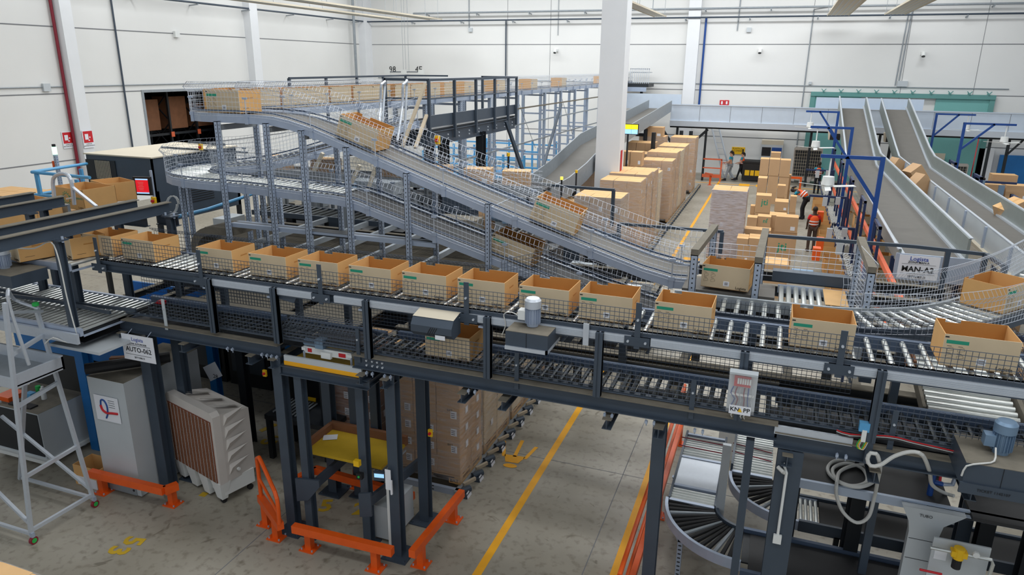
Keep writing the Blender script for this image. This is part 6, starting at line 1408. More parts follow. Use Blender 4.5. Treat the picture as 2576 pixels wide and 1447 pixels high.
# lower conveyor with cartons between the chutes
t = thing('roller_conveyor', 'low conveyor with navy cross bars between the two belt chutes', 'conveyor', (4.5, 20, 1.2))
MB().box(3.85, 4.4, 10, 34, 1.65, 1.7).build('bed', 'belt_dark', t)
for k in range(24): MB().box(3.82, 4.45, 10+k, 10.08+k, 2.0, 2.08).build('cross_bar', 'navy', t)
for i in range(20):
    y = 11+i*1.15; carton_box('small_carton', 'brown carton on the low conveyor between the belt chutes, %s' % ('%s from the near end' % ORD[i] if i < 10 else '%s from the far end' % ORD[19-i]), 4.12+random.uniform(-.03, .03), y, 1.7, .42, .5, .16+.1*(i % 2), random.uniform(-.06, .06), 'carton_brown', tape=False, label_=(i % 3 == 0))
for px, py, y, rx, l in ((2252, 416, 30, .5, 'tipped brown carton falling between the chutes, uppermost'), (2240, 430, 29.5, .1, 'pale brown carton wedged against the chute, under the tipped one'), (2292, 433, 27, .9, 'open brown carton tipped between the chutes'), (2307, 460, 26, .7, 'dark brown carton tilted between the chutes'), (2285, 478, 25.5, .3, 'brown carton at the foot of the tilted pair')):
    q = at(px, py, X=4.18); o = carton_box('tipped_carton', l, q.x, q.y, q.z-.2, .55, .5, .42, .3, 'carton_brown', tape=False, label_=False); o.rotation_euler = (0, rx, .4)
q = at(2535, 555, X=5.95); o = carton_box('tipped_carton', 'tilted brown carton with white label on the edge of the second chute', 6.0, q.y, 2.55, .6, .45, .35, .4); o.rotation_euler = (.1, -.45, .4)
# ================================================================ back wall furniture
t = thing('safety_railing', 'orange-red railing by the back wall next to the ladder', 'railing', (-3.4, 42.4, 0))
MB().bar((-4.0, 42.3, 1.25), (-2.95, 42.3, 1.25), .08, .08).bar((-4.0, 42.3, .75), (-2.95, 42.3, .75), .06, .06).bar((-4.0, 42.3, .3), (-2.95, 42.3, .3), .1, .18).bar((-2.98, 42.3, 0), (-2.98, 42.3, 1.25), .08, .08).bar((-3.5, 42.3, 0), (-3.5, 42.3, .3), .1, .1).build('rail', 'orange_dull', t)
t = thing('ladder', 'aluminium ladder leaning on the back wall behind the railing', 'ladder', (-3.6, 44.8, 0))
a, c_ = at(1776, 340, Y=45.0), at(1812, 425, Y=44.0)
for s_ in (0, .42): MB().bar(Vector((a.x+s_, 45.3, 3.6)), Vector((-2.9+s_, 44.0, 0)), .06, .08).build('stile', 'alu', t)
for k in range(11): f_ = k/11; p = Vector((-2.9, 44.0, 0))*(1-f_)+Vector((a.x, 45.3, 3.6))*f_; MB().bar(p, p+Vector((.42, 0, 0)), .04, .04).build('rung', 'alu', t)
t = thing('plastic_bin', 'black plastic crate bin with yellow patches by the back wall', 'bin', (-1.5, 43.3, 0))
MB().box(-1.85, -.72, 43.0, 44.0, .1, 1.1).build('bin_body', 'rubber', t); MB().box(-1.89, -.68, 42.96, 44.04, 1.05, 1.15).build('rim', 'rubber', t)
MB().box(-1.7, -1.45, 42.98, 43, .35, .65).box(-1.4, -1.2, 42.98, 43, .35, .65).box(-1.15, -.9, 42.98, 43, .35, .65).build('yellow_patch', 'yellow', t)
t = thing('wall_notice', 'yellow notice reading PLASTICA ALLUMINIO on the back wall', 'sign', (-2.35, 45.58, 1.7)); q = at(1857, 379, Y=45.5)
MB().box(q.x-.38, q.x+.38, 45.56, 45.6, q.z-.22, q.z+.2).build('panel', 'yellow', t); text('lettering', 'PLASTICA\nALLUMINIO', .13, 'ink', t, facing((q.x+2.35-.05, -.025, q.z-1.7+.04))); MB().box(q.x+.24, q.x+.32, 45.555, 45.56, q.z-.16, q.z+.1).build('bottle_symbol', 'ink', t)
t = thing('locker', 'open locker cabinet with blue doors and folders by the back wall', 'cabinet', (-.4, 45, 0))
MB().box(-1.0, .2, 44.9, 45.5, 0, 1.95).build('body', 'cabinet', t); MB().box(-1.0, .2, 44.9, 45.5, 1.95, 2.2).build('top', 'beige', t)
for z in (.1, .7, 1.3): MB().box(-.95, -.45, 44.88, 44.9, z, z+.5).build('shelf_opening', 'ink', t); MB().box(-.4, .15, 44.88, 44.9, z, z+.5).build('door', 'blue_deep', t)
cooler('beige evaporative cooler by the back wall left of the green door', (1.55, 43.6, 0), 0, 1.5, .8, 2.0, near=False)
cooler('beige evaporative cooler standing before the green door on the right', (8.6, 43.4, 0), 0, 1.6, .8, 1.55, near=False)
for px, py, l in ((2045, 205, 0),): pass
lowguard('orange guard frame on the floor before the left cooler', [(.3, 40.2), (1.3, 40.2)], [(.35, 40.2), (1.25, 40.2)], .75, 'orange')
lowguard('small orange guard at the pallet row end near the railing', [(-3.7, 41.0), (-3.3, 40.6)], [(-3.4, 40.8)], .6, 'orange_dull')
item('yellow_notice', 'small pale notice with yellow frame right of the second chute', 'sign', MB().box(8.0, 8.6, 45.3, 45.34, 1.5, 1.85), 'beige')
tag(MB().bar((9.6, 43.5, .2), (10.05, 45.4, 2.7), .05, .05).build('broom_handle', 'red'), 'red broom handle leaning on the back wall at the right', 'broom')
t = thing('doorway_curtain', 'blue painted door beside the workers at the right edge', 'door', (11.8, 44.5, 0)); MB().box(11.2, 12.6, 45.3, 45.5, 0, 1.9).build('door_panel', 'blue', t)
# ================================================================ loose cartons in the aisle
def cbox(px0, px1, py0, py1, Y_, d, lab, logo=None, m='carton_brown', label_=False, rz=0, base=True):
    a, c_ = at(px0, py1, Y=Y_), at(px1, py1, Y=Y_); zt = at((px0+px1)/2, py0, Y=Y_).z; z0_ = max(0, (a.z+c_.z)/2); h = zt-z0_; w = c_.x-a.x
    carton_box('stacked_carton', lab, (a.x+c_.x)/2, Y_+d/2, z0_, w, d, h, rz, m, logo=logo, label_=label_)
    n_ = 0
    while base and z0_ > .08 and n_ < 4:
        hh = min(h, z0_) if z0_ > h*.5 else z0_
        n_ += 1; z0_ -= hh
        carton_box('stacked_carton', lab[:0]+'carton holding up the '+lab, (a.x+c_.x)/2+.02, Y_+d/2+.02, z0_, w*.98, d, hh-.002, rz, m, label_=False)['label'] = ('brown carton %s below the ' % ('directly', 'two', 'three', 'four')[n_-1])+' '.join(lab.split()[:9])
cbox(1909, 1931, 400, 441, 36, .7, 'big plain carton, left of the three topping the back stack')
cbox(1932, 1958, 401, 442, 36, .7, 'big plain carton, middle of the three topping the back stack')
cbox(1959, 1985, 403, 445, 36, .7, 'big plain carton, right of the three topping the back stack')
cbox(1938, 1963, 384, 400, 40, .6, 'pair of small cartons against the locker')
cbox(1902, 1925, 448, 494, 33, .7, 'tall narrow carton standing on the left of the aisle heap')
cbox(1898, 1936, 492, 535, 31, .7, 'carton with green jti letters under the tall narrow one', 'jti')
cbox(1886, 1897, 518, 539, 31.5, .4, 'small carton left of the green jti carton')
cbox(1953, 1973, 467, 497, 33, .5, 'open-topped carton standing at the back of the aisle heap')
cbox(1976, 1986, 440, 480, 37, .4, 'narrow carton right of the back stack')
cbox(1947, 1981, 508, 532, 31, .8, 'wide carton with white label in the middle of the heap', label_=True)
cbox(1984, 2000, 494, 535, 31, .4, 'dark open carton beside the bending worker')
cbox(1932, 1975, 542, 575, 28, .7, 'wide carton behind the tilted one in the heap')
cbox(1877, 1902, 547, 576, 27.5, .5, 'small carton left of the carton with upside-down letters')
cbox(1903, 1937, 545, 573, 27.6, .5, 'carton with upside-down green letters', 'nſ')
cbox(1948, 2005, 546, 585, 26, .55, 'large wide carton overhanging the heap on the right', label_=True)
cbox(1872, 1938, 578, 590, 25.2, .5, 'low flat carton on top of the barcode cartons')
for i, (a_, l) in enumerate(((1852, 'left'), (1882, 'right'))):
    cbox(a_, a_+29, 600, 618, 23.2, .7, 'top %s carton of the four barcode cartons' % l, base=False)
    cbox(a_-1, a_+29, 618, 668, 23.2, .7, 'lower %s carton with a barcode label' % l, label_=True)
cbox(1926, 1988, 598, 655, 23.0, .5, 'big carton with green jti letters behind the portal', 'jti')
cbox(1918, 1980, 664, 697, 20.5, .8, 'flat group carton at the near end of the heap')
cbox(1990, 2008, 470, 540, 31, .3, 'tall flat carton leaning by the bending worker', base=False) if False else None
# gravity conveyors and cartons at the packing line
t = thing('gravity_conveyor', 'skate wheel conveyor line sloping along the packing stations', 'conveyor', (1.75, 25, .8))
wm_ = None
for s_, (xa, xb, y0_, y1_) in enumerate(((2.05, 2.6, 19.5, 22.8), (2.0, 2.5, 24, 27.0), (2.0, 2.5, 27.6, 31), (2.0, 2.6, 34, 38), (1.7, 2.2, 14.5, 18.5))):
    MB().box(xa, xa+.03, y0_, y1_, .88, .95).box(xb-.03, xb, y0_, y1_, .88, .95).build('side_rail', 'navy', t)
    b = MB(); y = y0_; k = 0
    while y < y1_:
        x = xa+.08+(.05 if k % 2 else 0)
        while x < xb-.05: b.box(x, x+.03, y, y+.07, .9, .95); x += .1
        y += .12; k += 1
    b.build('skate_wheels', 'plastic_white', t)['kind'] = 'stuff'
    MB().box(xa, xa+.05, y0_+.2, y0_+.25, 0, .88).box(xb-.05, xb, y1_-.3, y1_-.25, 0, .88).build('leg', 'navy', t)
k = 0
for i in range(9):
    y = 18.6+i*1.75; w_ = .45
    d = dup(CK, label='open supply carton on the aisle side of the packing line, %s from the near end' % ORD[i], group='supply cartons along the packing line', loc=(1.82, y, .5), rot=(0, 0, 1.57+random.uniform(-.1, .1)), scale=(1.5, 1.0, 1.6))
for i in range(8):
    y = 19.5+i*1.3; d = dup(CK, label='open carton on the rack side of the packing line, %s from the near end' % ORD[i], group='cartons on the rack side of the packing line', loc=(2.85+random.uniform(-.05, .05), y, .98), rot=(0, 0, random.uniform(-.15, .15)), scale=(.9, .9, 1.5+.25*(i % 3)))
for px, py, y, l in ((2063, 546, 27, 'upper'), (2062, 615, 22.5, 'lower'), (2053, 640, 21.2, 'lowest')):
    q = at(px, py, Y=y); item('orange_bin', 'small orange bin hanging at the packing line, %s of three' % l, 'bin', MB().box(q.x-.1, q.x+.1, y-.15, y+.15, q.z-.15, q.z+.2), 'orange')
for i, (y, z, xb0) in enumerate(((18.9, 2.1, 1.75), (22.6, 1.7, 1.9), (26.4, 2.0, 1.15), (33.5, 2.0, 1.2))):
    t = thing('station_bracket', 'navy punched bar with grey scanner boxes over the packing line, %s from the camera' % ORD[i], 'bracket', (1.8, y, z))
    MB().box(xb0, 2.35, y, y+.07, z, z+.07).box(2.28, 2.35, y, y+.07, z-1.1, z).build('bar', 'navy', t); MB().box(1.6, 1.75, y-.08, y, z-.28, z+.02).box(2.0, 2.15, y-.08, y, z-.2, z+.05).build('scanner_box', 'cabinet', t)
for x, y, w_, h, l, lg in ((8.0, 33.8, 1.1, .65, 'left low carton of the right-hand pile', None), (9.15, 33.8, .9, .65, 'right low carton of the right-hand pile', None), (7.9, 30.4, .8, .55, 'left carton with green jti letters at the right-hand station', 'jti'), (8.72, 30.4, .8, .55, 'right carton with green jti letters at the right-hand station', 'jti')):
    carton_box('stacked_carton', l, x, y, .95 if lg else 1.2, w_, .7, h, 0, logo=lg); carton_box('stacked_carton', 'base carton under the '+l, x, y, 0, w_, .7, .94 if lg else 1.19, 0, label_=False)
carton_box('stacked_carton', 'tall carton behind the low pile at the right-hand station', 8.9, 35, 1.3, .9, .6, .8); carton_box('stacked_carton', 'base carton under the tall one at the right-hand station', 8.9, 35, 0, .9, .6, 1.3)
t = thing('roller_conveyor', 'navy framed roller table at the right edge behind the second chute', 'conveyor', (9.5, 24, .9)); bed(t, 9.0, 10.4, 22, 31, 1.3, .03, .18, m='galv', railm='navy', ax='x')
for y in (22.2, 26, 30): MB().box(9.0, 9.1, y, y+.1, 0, 1.25).box(10.3, 10.4, y, y+.1, 0, 1.25).build('leg', 'navy', t)
t = thing('station_bracket', 'navy bar with blue scanner above the right-hand cartons', 'bracket', (8.2, 33, 2.0)); MB().box(7.0, 8.9, 33, 33.08, 1.95, 2.03).build('bar', 'navy', t); MB().box(7.6, 7.8, 32.9, 33, 1.75, 2.05).box(8.3, 8.5, 32.9, 33, 1.5, 1.9).build('scanner_box', 'motor_blue', t)
# ================================================================ merge area right of the ramp
t = thing('roller_conveyor', 'chrome roller conveyor curving up to the right edge behind the front row', 'conveyor', (1.8, 8.4, 3.6))
PR = smooth_path([(-1.0, 8.14, 3.56), (.4, 8.14, 3.56), (1.1, 8.2, 3.57), (1.75, 8.5, 3.57), (2.35, 9.05, 3.58), (3.0, 9.9, 3.62), (3.7, 11.0, 3.7)], .1)
b0 = 0
for p, sd in frames(resample(PR, .15)): MB().tube(p-sd*.3, p+sd*.3, .028, 8).build('roller', 'chrome', t, smooth=True)
for s_ in (-1, 1): a = s_*.32; MB().sweep(PR, [(a-.02, -.1), (a+.02, -.1), (a+.02, .05), (a-.02, .05)]).build('side_rail', 'steel_dark' if s_ > 0 else 'galv_dull', t)
for s_ in (-1, 1):
    b = MB(); fence(b, [p for p in PR if p.x > .9], s_*.38, [(0, 0), (0, .3), (s_*.05, .37), (0, .44)], .055, .0026, .06); b.build('wire_guard', 'wire_bright', t)
p = min(PR, key=lambda q: abs(q.x-2.55)); i = PR.index(p); tt = PR[i+1]-PR[i-1]
dup(CT, label='blurred open brown carton on the curved conveyor at the right edge', loc=(p.x, p.y, p.z+.03), rot=(0, 0, math.atan2(tt.y, tt.x)), scale=(1.05, 1.05, 1.05))['label'] = 'open brown carton on the curved roller conveyor at the right edge'
dup(CT, label='open brown carton with printed drawings between the two galvanised portals', loc=(at(1830, 700, Y=8.9).x, 8.98, 3.6), rot=(0, 0, -.1))
t = thing('roller_bed', 'short chrome roller bed behind the front row, under a dark cover bar', 'conveyor', (.5, 9.1, 3.57)); bed(t, .18, .98, 8.5, 9.2, 3.57, .03, .085)
MB().box(.1, 1.0, 9.3, 9.45, 3.62, 3.75).build('cover_bar', 'steel_dark', t); MB().box(-.95, .15, 8.75, 9.3, 3.5, 3.56).build('belt', 'belt', t)
MB().box(.7, .95, 8.55, 9.2, 3.605, 3.61).build('plate', 'wood', t)
b = MB(); fence(b, [(-.85, 9.5, 0), (1.05, 9.55, 0)], 0, [(0, 3.62), (0, 4.0)], .08, .003, .07); b.build('wire_guard', 'wire_bright', t)
b = MB(); fence(b, [(1.1, 9.6, 0), (1.2, 8.7, 0)], 0, [(0, 3.4), (0, 4.1)], .05, .003, .05); b.build('wire_guard', 'wire_bright', t)
t = thing('small_motor', 'small grey cylindrical motor above the dark cover bar', 'motor', at(2015, 690, Y=9.8)); q = at(2015, 690, Y=9.8); MB().tube(q-Vector((.12, 0, 0)), q+Vector((.14, 0, 0)), .07, 14).box(q.x-.1, q.x+.05, q.y-.09, q.y+.05, q.z-.08, q.z-.02).build('motor_body', 'motor_blue', t, smooth=True)
def drail(lab, pts, drops):
    t = thing('handrail', lab, 'railing', pts[0]); b = MB()
    for a, c_ in zip(pts, pts[1:]): b.bar(a, c_, .06, .05)
    b.build('top_rail', 'steel_dark', t)
    for p, z in drops: MB().bar(p, (p[0], p[1], z), .07, .07).build('rail_post', 'steel_dark', t)
Yr = 12.4
p1, p2, p3, p4 = at(1925, 592, Y=Yr), at(2218, 628, Y=Yr), at(2480, 640, Y=Yr), at(2528, 671, Y=11.2)
drail('long dark handrail across the aisle in front of the MAN-A2 sign', [p1, at(2300, 620, Y=Yr), p3, p4], [(p1, 2.9), (p3, 2.9), (p4, 2.9), (at(2385, 633, Y=Yr), 2.9)])
MB().bar(at(1925, 645, Y=Yr), at(2480, 700, Y=Yr), .05, .05)
r1, r2_, r3_ = at(1558, 563, Y=13.2), at(1780, 580, Y=13.2), at(1817, 583, Y=13.0)
drail('dark handrail crossing behind the foot of the upper ramp', [r1, r2_, r3_], [(r1, 3.0), (r3_, 3.0)])
r1, r2_ = at(1330, 462, Y=15.0), at(1546, 478, Y=15.0)
drail('dark handrail behind the middle of the upper ramp, below the white column', [r1, r2_], [((r2_.x-.02, r2_.y, r2_.z), 2.9), (r1, 2.9)])
t = thing('service_deck', 'dark lower deck with cartons and beams between the ramp foot and the aisle', 'platform', (-2, 12, 2.6))
for y in (9.8, 10.9, 12.4, 13.3): MB().ibeam((-3.4, y, 2.6), (2.9, y, 2.6), .12, .18, .01, 0, 1).build('beam', ['steel_black', 'steel_dusty'], t)
MB().box(-3.0, -.6, 10.0, 10.6, 2.70, 2.72).build('grating', 'galv_dull', t)
for x in (-3.2, -1.0, 1.2, 2.8): MB().ibeam((x, 12.4, 0), (x, 12.4, 2.5), .14, .14).build('column', 'steel_black', t)
# sloping big roller bed between levels at right
t = thing('roller_bed', 'sloping chrome roller bed between the two levels at the right', 'conveyor', (2.0, 8.2, 3.0))
for k in range(15):
    f_ = k/14; y = 9.0-1.35*f_; z = 3.12-.22*f_; MB().tube((1.72, y, z), (2.52, y, z), .036, 10).build('roller', 'chrome', t, smooth=True)
MB().bar((1.68, 9.05, 3.12), (1.68, 7.6, 2.88), .03, .12).bar((2.57, 9.05, 3.12), (2.57, 7.6, 2.88), .04, .16).build('side_rail', 'steel_dusty', t)
MB().bar((1.6, 9.2, 3.2), (1.66, 8.3, 3.05), .03, .22).build('end_plate', 'wood_dark', t)
b = MB(); fence(b, [(2.75, 9.2, 0), (2.75, 7.5, 0)], 0, [(0, 2.9), (0, 3.4)], .05, .003, .05); b.build('wire_guard', 'wire', t)
b = MB(); b.box(.95, 1.05, 7.8, 8.0, 3.05, 3.4); tag(b.build('control_module', 'cabinet'), 'grey control module hanging under the upper rail at right', 'box')
tag(MB().box(1.08, 1.2, 7.85, 7.95, 3.0, 3.38).build('cable_carrier', 'steel_dark'), 'dark ribbed cable carrier beside the grey control module', 'carrier')

t = thing('sorting_machine', 'dark filler blocks added for the shade under the deck below the guarded ramps', 'machine', (-8, 11.5, 0))  # dark blocks added to stand in for the shade below the deck
for k in range(5): MB().box(-11+k*1.1, -10+k*1.1, 10.4, 13.0, 0, 2.0+.1*(k % 2)).build('module', 'steel_black', t)
for k in range(5): MB().box(-10.9+k*1.1, -10.1+k*1.1, 10.38, 10.4, .3, 1.7).build('access_panel', 'steel_dark', t)
# ================================================================ machinery between the ramps and the far scaffold
def xline(lab, y, z, xa, xb, w=.6, guards=True, belt_=True):
    t = thing('belt_conveyor', lab, 'conveyor', ((xa+xb)/2, y, z))
    MB().box(xa, xb, y-w/2, y+w/2, z-.04, z).build('belt', 'belt_dark' if belt_ else 'belt', t)
    MB().box(xa, xb, y-w/2-.05, y-w/2, z-.14, z+.05).box(xa, xb, y+w/2, y+w/2+.05, z-.14, z+.05).build('side_rail', 'galv_dull', t)
    if guards: b = MB(); fence(b, [(xa, y-w/2-.06, 0), (xb, y-w/2-.06, 0)], 0, [(0, z), (0, z+.4)], .08, .003, .08); b.build('wire_guard', 'wire_bright', t)
    x = xa+.3
    while x < xb: MB().box(x, x+.07, y-w/2, y-w/2+.07, 0, z-.1).box(x, x+.07, y+w/2-.07, y+w/2, 0, z-.1).box(x, x+.07, y-w/2, y+w/2, z-.2, z-.14).build('leg', 'galv_dull', t); x += 1.5
    return t
xline('dusty belt conveyor crossing behind the ramp uprights, nearest of three', 14.6, 3.7, -12.5, -4.6)
xline('belt conveyor with wire guard behind the ramp uprights, middle of three', 15.9, 3.1, -13, -5.2)
xline('belt conveyor low behind the dark platform columns, farthest of three', 18.2, 2.7, -13, -8)
t = thing('belt_conveyor', 'grey belt conveyor climbing from the lower loop towards the back', 'conveyor', (-8.6, 13, 4.4))
cp3 = [Vector(v) for v in ((-10.4, 14.0, 4.25), (-9.3, 14.8, 4.5), (-7.6, 16.2, 5.0))]
MB().sweep(cp3, [(-.32, -.04), (.32, -.04), (.32, 0), (-.32, 0)]).build('belt', 'belt', t)
for s_ in (-1, 1): a = s_*.35; MB().sweep(cp3, [(a-.02, -.12), (a+.02, -.12), (a+.02, .06), (a-.02, .06)]).build('side_rail', 'galv_dull', t)
for i, (x, l) in enumerate(((-11.6, 'leftmost'), (-10.2, 'second'), (-8.3, 'third'), (-7.2, 'fourth'), (-6.2, 'fifth'), (-5.3, 'rightmost'))):
    carton_box('stacked_carton', 'brown carton on the crossing belt behind the uprights, %s of six' % l, x, 14.6, 3.7, .6, .42, .34, .05*i, tape=False, label_=(i % 2 == 0))
t = thing('sorting_machine', 'block of dark machine housings behind the crossing conveyors', 'machine', (-9, 16, 0))
rn = random.Random(5)
for i in range(8):
    x = -13.3+i*1.15
    for j in range(3):
        y = 13.7+j*2.1; h = rn.uniform(1.9, 2.5)
        if x > -5.6: continue
        MB().box(x, x+1.0, y, y+1.5, 0, h).build('module', rn.choice(['steel_black', 'steel_black', 'steel_dusty']), t)
        MB().box(x+.1, x+.5, y+.2, y+.9, h, h+rn.uniform(.1, .35)).build('motor_cover', rn.choice(['galv_dull', 'steel_dark', 'cabinet']), t)
t = thing('sorting_machine', 'low dark machine row between the wide belt chute and the ramp', 'machine', (-5, 15, 0))
for i, (x, y, h) in enumerate(((-5.4, 14.2, 2.3), (-4.2, 14.2, 1.9), (-3.2, 14.6, 1.4), (-5.2, 16.2, 2.0), (-6.2, 17.6, 1.8))):
    MB().box(x, x+.95, y, y+1.3, 0, h).build('module', 'steel_black' if i % 2 == 0 else 'steel_dark', t); MB().box(x+.2, x+.7, y+.1, y+.5, h, h+.2).build('motor_cover', ('motor_blue', 'galv_dull', 'cabinet')[i % 3], t)
for i, (x, y, z) in enumerate(((-4.7, 12.0, 3.55), (-3.9, 11.9, 3.4), (-7.9, 11.8, 3.9))):
    e = thing('small_motor', 'grey geared motor behind the guarded ramps, %s' % ('left of the long upright', 'right of the long upright', 'under the upper ramp middle')[i], 'motor', (x, y, z))
    MB().tube((x-.18, y, z), (x+.1, y, z), .09, 14).box(x+.1, x+.26, y-.1, y+.1, z-.1, z+.1).build('motor_body', 'motor_blue', e, smooth=True); MB().box(x-.05, x+.2, y-.06, y+.06, 2.75, z-.08).build('stand', 'galv_dull', e)
for i, (px, py, px2, py2, Y_) in enumerate(((790, 430, 812, 385, 11.4), (880, 470, 905, 415, 11.6), (925, 480, 945, 420, 11.6))):
    tag(MB().bar(at(px, py, Y=Y_), at(px2, py2, Y=Y_), .07, .05).build('pale_strut', 'beige'), 'pale strut leaning between the two ramps, %s of three' % ('left', 'middle', 'right')[i], 'strut')
tag(MB().pipe([at(405, 555, Y=9.9), at(520, 527, Y=11.2), at(660, 480, Y=13.2)], .035, 8).build('air_pipe', 'blue_light'), 'light blue pipe running under the lower loop at the left', 'pipe')
tag(MB().pipe(smooth_path([at(430+14*math.cos(a)+a*.6, 515+22*math.sin(a), Y=10.3) for a in [i*.5 for i in range(26)]], .05), .012, 5).build('cable_coil', 'hose'), 'coil of grey cables hanging by the packing machine', 'cable')
# ================================================================ people
def skin_obj(name, verts, edges, m, parent, root=0, sub=1):
    me = bpy.data.meshes.new(name); me.from_pydata([v[0] for v in verts], edges, []); me.materials.append(M[m])
    o = bpy.data.objects.new(name, me); C.objects.link(o); o.parent = parent
    md = o.modifiers.new('skin', 'SKIN'); md.use_smooth_shade = True
    for i, v in enumerate(verts):
        sv = me.skin_vertices[0].data[i]; r = v[1]; sv.radius = r if isinstance(r, tuple) else (r, r); sv.use_root = (i == root)
    s = o.modifiers.new('sub', 'SUBSURF'); s.levels = sub; s.render_levels = sub
    return o
def person(label, loc, heading, H=1.7, P=None, skin='skin_light', top='cloth_teal', legs='cloth_grey', vest=True, hair='hair', pony=False, shoes='cloth_black', sleeve=True, logo=False, bag=False):
    J = dict(pel=(0, 0, .96), wst=(0, 0, 1.08), chs=(0, .0, 1.30), nek=(0, .0, 1.46), hed=(0, .01, 1.54), top=(0, .015, 1.68),
             shL=(-.17, 0, 1.40), elL=(-.22, -.02, 1.13), haL=(-.23, .06, .88), shR=(.17, 0, 1.40), elR=(.22, -.02, 1.13), haR=(.23, .06, .88),
             hiL=(-.09, 0, .92), knL=(-.1, .02, .50), anL=(-.1, -.02, .09), hiR=(.09, 0, .92), knR=(.1, .02, .50), anR=(.1, -.02, .09))
    J.update(P or {}); s = H/1.75
    J = {k: Vector(v)*s for k, v in J.items()}
    t = thing('person', label, 'person', loc, rotz=heading)
    V = []; E = []; ix = {}
    def v(k, p, r): ix[k] = len(V); V.append((tuple(p), (r[0]*s, r[1]*s) if isinstance(r, tuple) else r*s)); return ix[k]
    def e(a, b): E.append((ix[a], ix[b]))
    v('pel', J['pel'], .115); v('wst', J['wst'], .105); v('chs', J['chs'], .125); v('nek', J['nek'], .055); v('hed', J['hed'], .07); v('crn', J['hed'].lerp(J['top'], .55), .088); v('top', J['top'], .06)
    for a, b in (('pel', 'wst'), ('wst', 'chs'), ('chs', 'nek'), ('nek', 'hed'), ('hed', 'crn'), ('crn', 'top')): e(a, b)
    for S_ in 'LR':
        v('sh'+S_, J['sh'+S_], .058); v('el'+S_, J['el'+S_], .042); v('wr'+S_, J['ha'+S_], .03); e('chs', 'sh'+S_); e('sh'+S_, 'el'+S_); e('el'+S_, 'wr'+S_)
        d = (J['ha'+S_]-J['el'+S_]).normalized(); sd = d.cross(Vector((0, 1, 0))).normalized() if abs(d.y) < .9 else Vector((1, 0, 0))
        v('pm'+S_, J['ha'+S_]+d*.06*s, (.036, .02)); e('wr'+S_, 'pm'+S_)
        for k in range(4):
            b0 = J['ha'+S_]+d*.09*s+sd*(.028-.019*k)*s; b1 = b0+d*(.05, .06, .055, .04)[k]*s+Vector((0, .015*s, 0))
            v('f%d%s' % (k, S_), b0, .010); v('g%d%s' % (k, S_), b1, .008); e('pm'+S_, 'f%d%s' % (k, S_)); e('f%d%s' % (k, S_), 'g%d%s' % (k, S_))
        v('th'+S_, J['ha'+S_]+d*.07*s+sd*.05*s, .010); e('pm'+S_, 'th'+S_)
        v('hi'+S_, J['hi'+S_], .088); v('kn'+S_, J['kn'+S_], .058); v('an'+S_, J['an'+S_], .04); v('to'+S_, J['an'+S_]+Vector((0, .15*s, -.05*s)), .035)
        e('pel', 'hi'+S_); e('hi'+S_, 'kn'+S_); e('kn'+S_, 'an'+S_); e('an'+S_, 'to'+S_)
    skin_obj('body', V, E, skin, t)
    def sub(name, keys, edges, m, g=.014, rr=None):
        vs = [(J[k], ((rr or {}).get(k) or {'pel': .125, 'wst': .115, 'chs': .135, 'nek': .07, 'sh': .07, 'el': .055, 'hi': .098, 'kn': .068, 'an': .052}.get(k[:3], {'sh': .07, 'el': .055, 'hi': .1, 'kn': .07, 'an': .055}.get(k[:2], .06)))*s) for k in keys]
        return skin_obj(name, [(tuple(a), b) for a, b in vs], [(keys.index(a), keys.index(b)) for a, b in edges], m, t)
    sub('trousers', ['pel', 'hiL', 'knL', 'anL', 'hiR', 'knR', 'anR'], [('pel', 'hiL'), ('hiL', 'knL'), ('knL', 'anL'), ('pel', 'hiR'), ('hiR', 'knR'), ('knR', 'anR')], legs)
    J['slL'] = J['shL'].lerp(J['elL'], .7); J['slR'] = J['shR'].lerp(J['elR'], .7)
    sub('shirt', ['wst', 'chs', 'shL', 'slL', 'shR', 'slR', 'pel'], [('wst', 'chs'), ('chs', 'shL'), ('shL', 'slL'), ('chs', 'shR'), ('shR', 'slR'), ('pel', 'wst')], top, rr={'slL': .055, 'slR': .055, 'chs': .122, 'wst': .11, 'pel': .118, 'shL': .066, 'shR': .066})
    up = (J['nek']-J['pel']).normalized()
    if vest:
        lo = J['pel'].lerp(J['wst'], .1); J['lo'] = lo
        J['vl'] = J['chs'].lerp(J['shL'], .75)+up*.01; J['vr'] = J['chs'].lerp(J['shR'], .75)+up*.01
        sub('vest', ['lo', 'wst', 'chs', 'vl', 'vr'], [('lo', 'wst'), ('wst', 'chs'), ('chs', 'vl'), ('chs', 'vr')], 'vest', rr={'lo': .165, 'wst': .158, 'chs': .172, 'vl': .105, 'vr': .105})
        b = MB()
        for k, dz in enumerate((.02, .13)):
            c_ = J['wst']+up*dz*s-up*.02; R = Vector((0, 0, 1)).rotation_difference(up).to_matrix(); n_ = 20
            vs = [c_+R@Vector((math.cos(a)*.182*s, math.sin(a)*.182*s, z*s)) for z in (-.022, .022) for a in [i*2*math.pi/n_ for i in range(n_)]]
            b.add(vs, [(i, (i+1) % n_, n_+(i+1) % n_, n_+i) for i in range(n_)])
        b.build('reflective_band', 'reflect', t, local=True)
        if logo:
            R4 = Matrix.Translation(J['chs']+Vector((0, -.182*s, .02*s))) @ Matrix.Rotation(math.pi/2, 4, 'X'); text('printed_logo', 'DFL', .09*s, 'ink', t, R4, bold=.003)
    # hair, face
    c_ = J['hed'].lerp(J['top'], .6); b = MB(); hd = (J['top']-J['hed']).normalized(); R = Vector((0, 0, 1)).rotation_difference(hd).to_matrix()
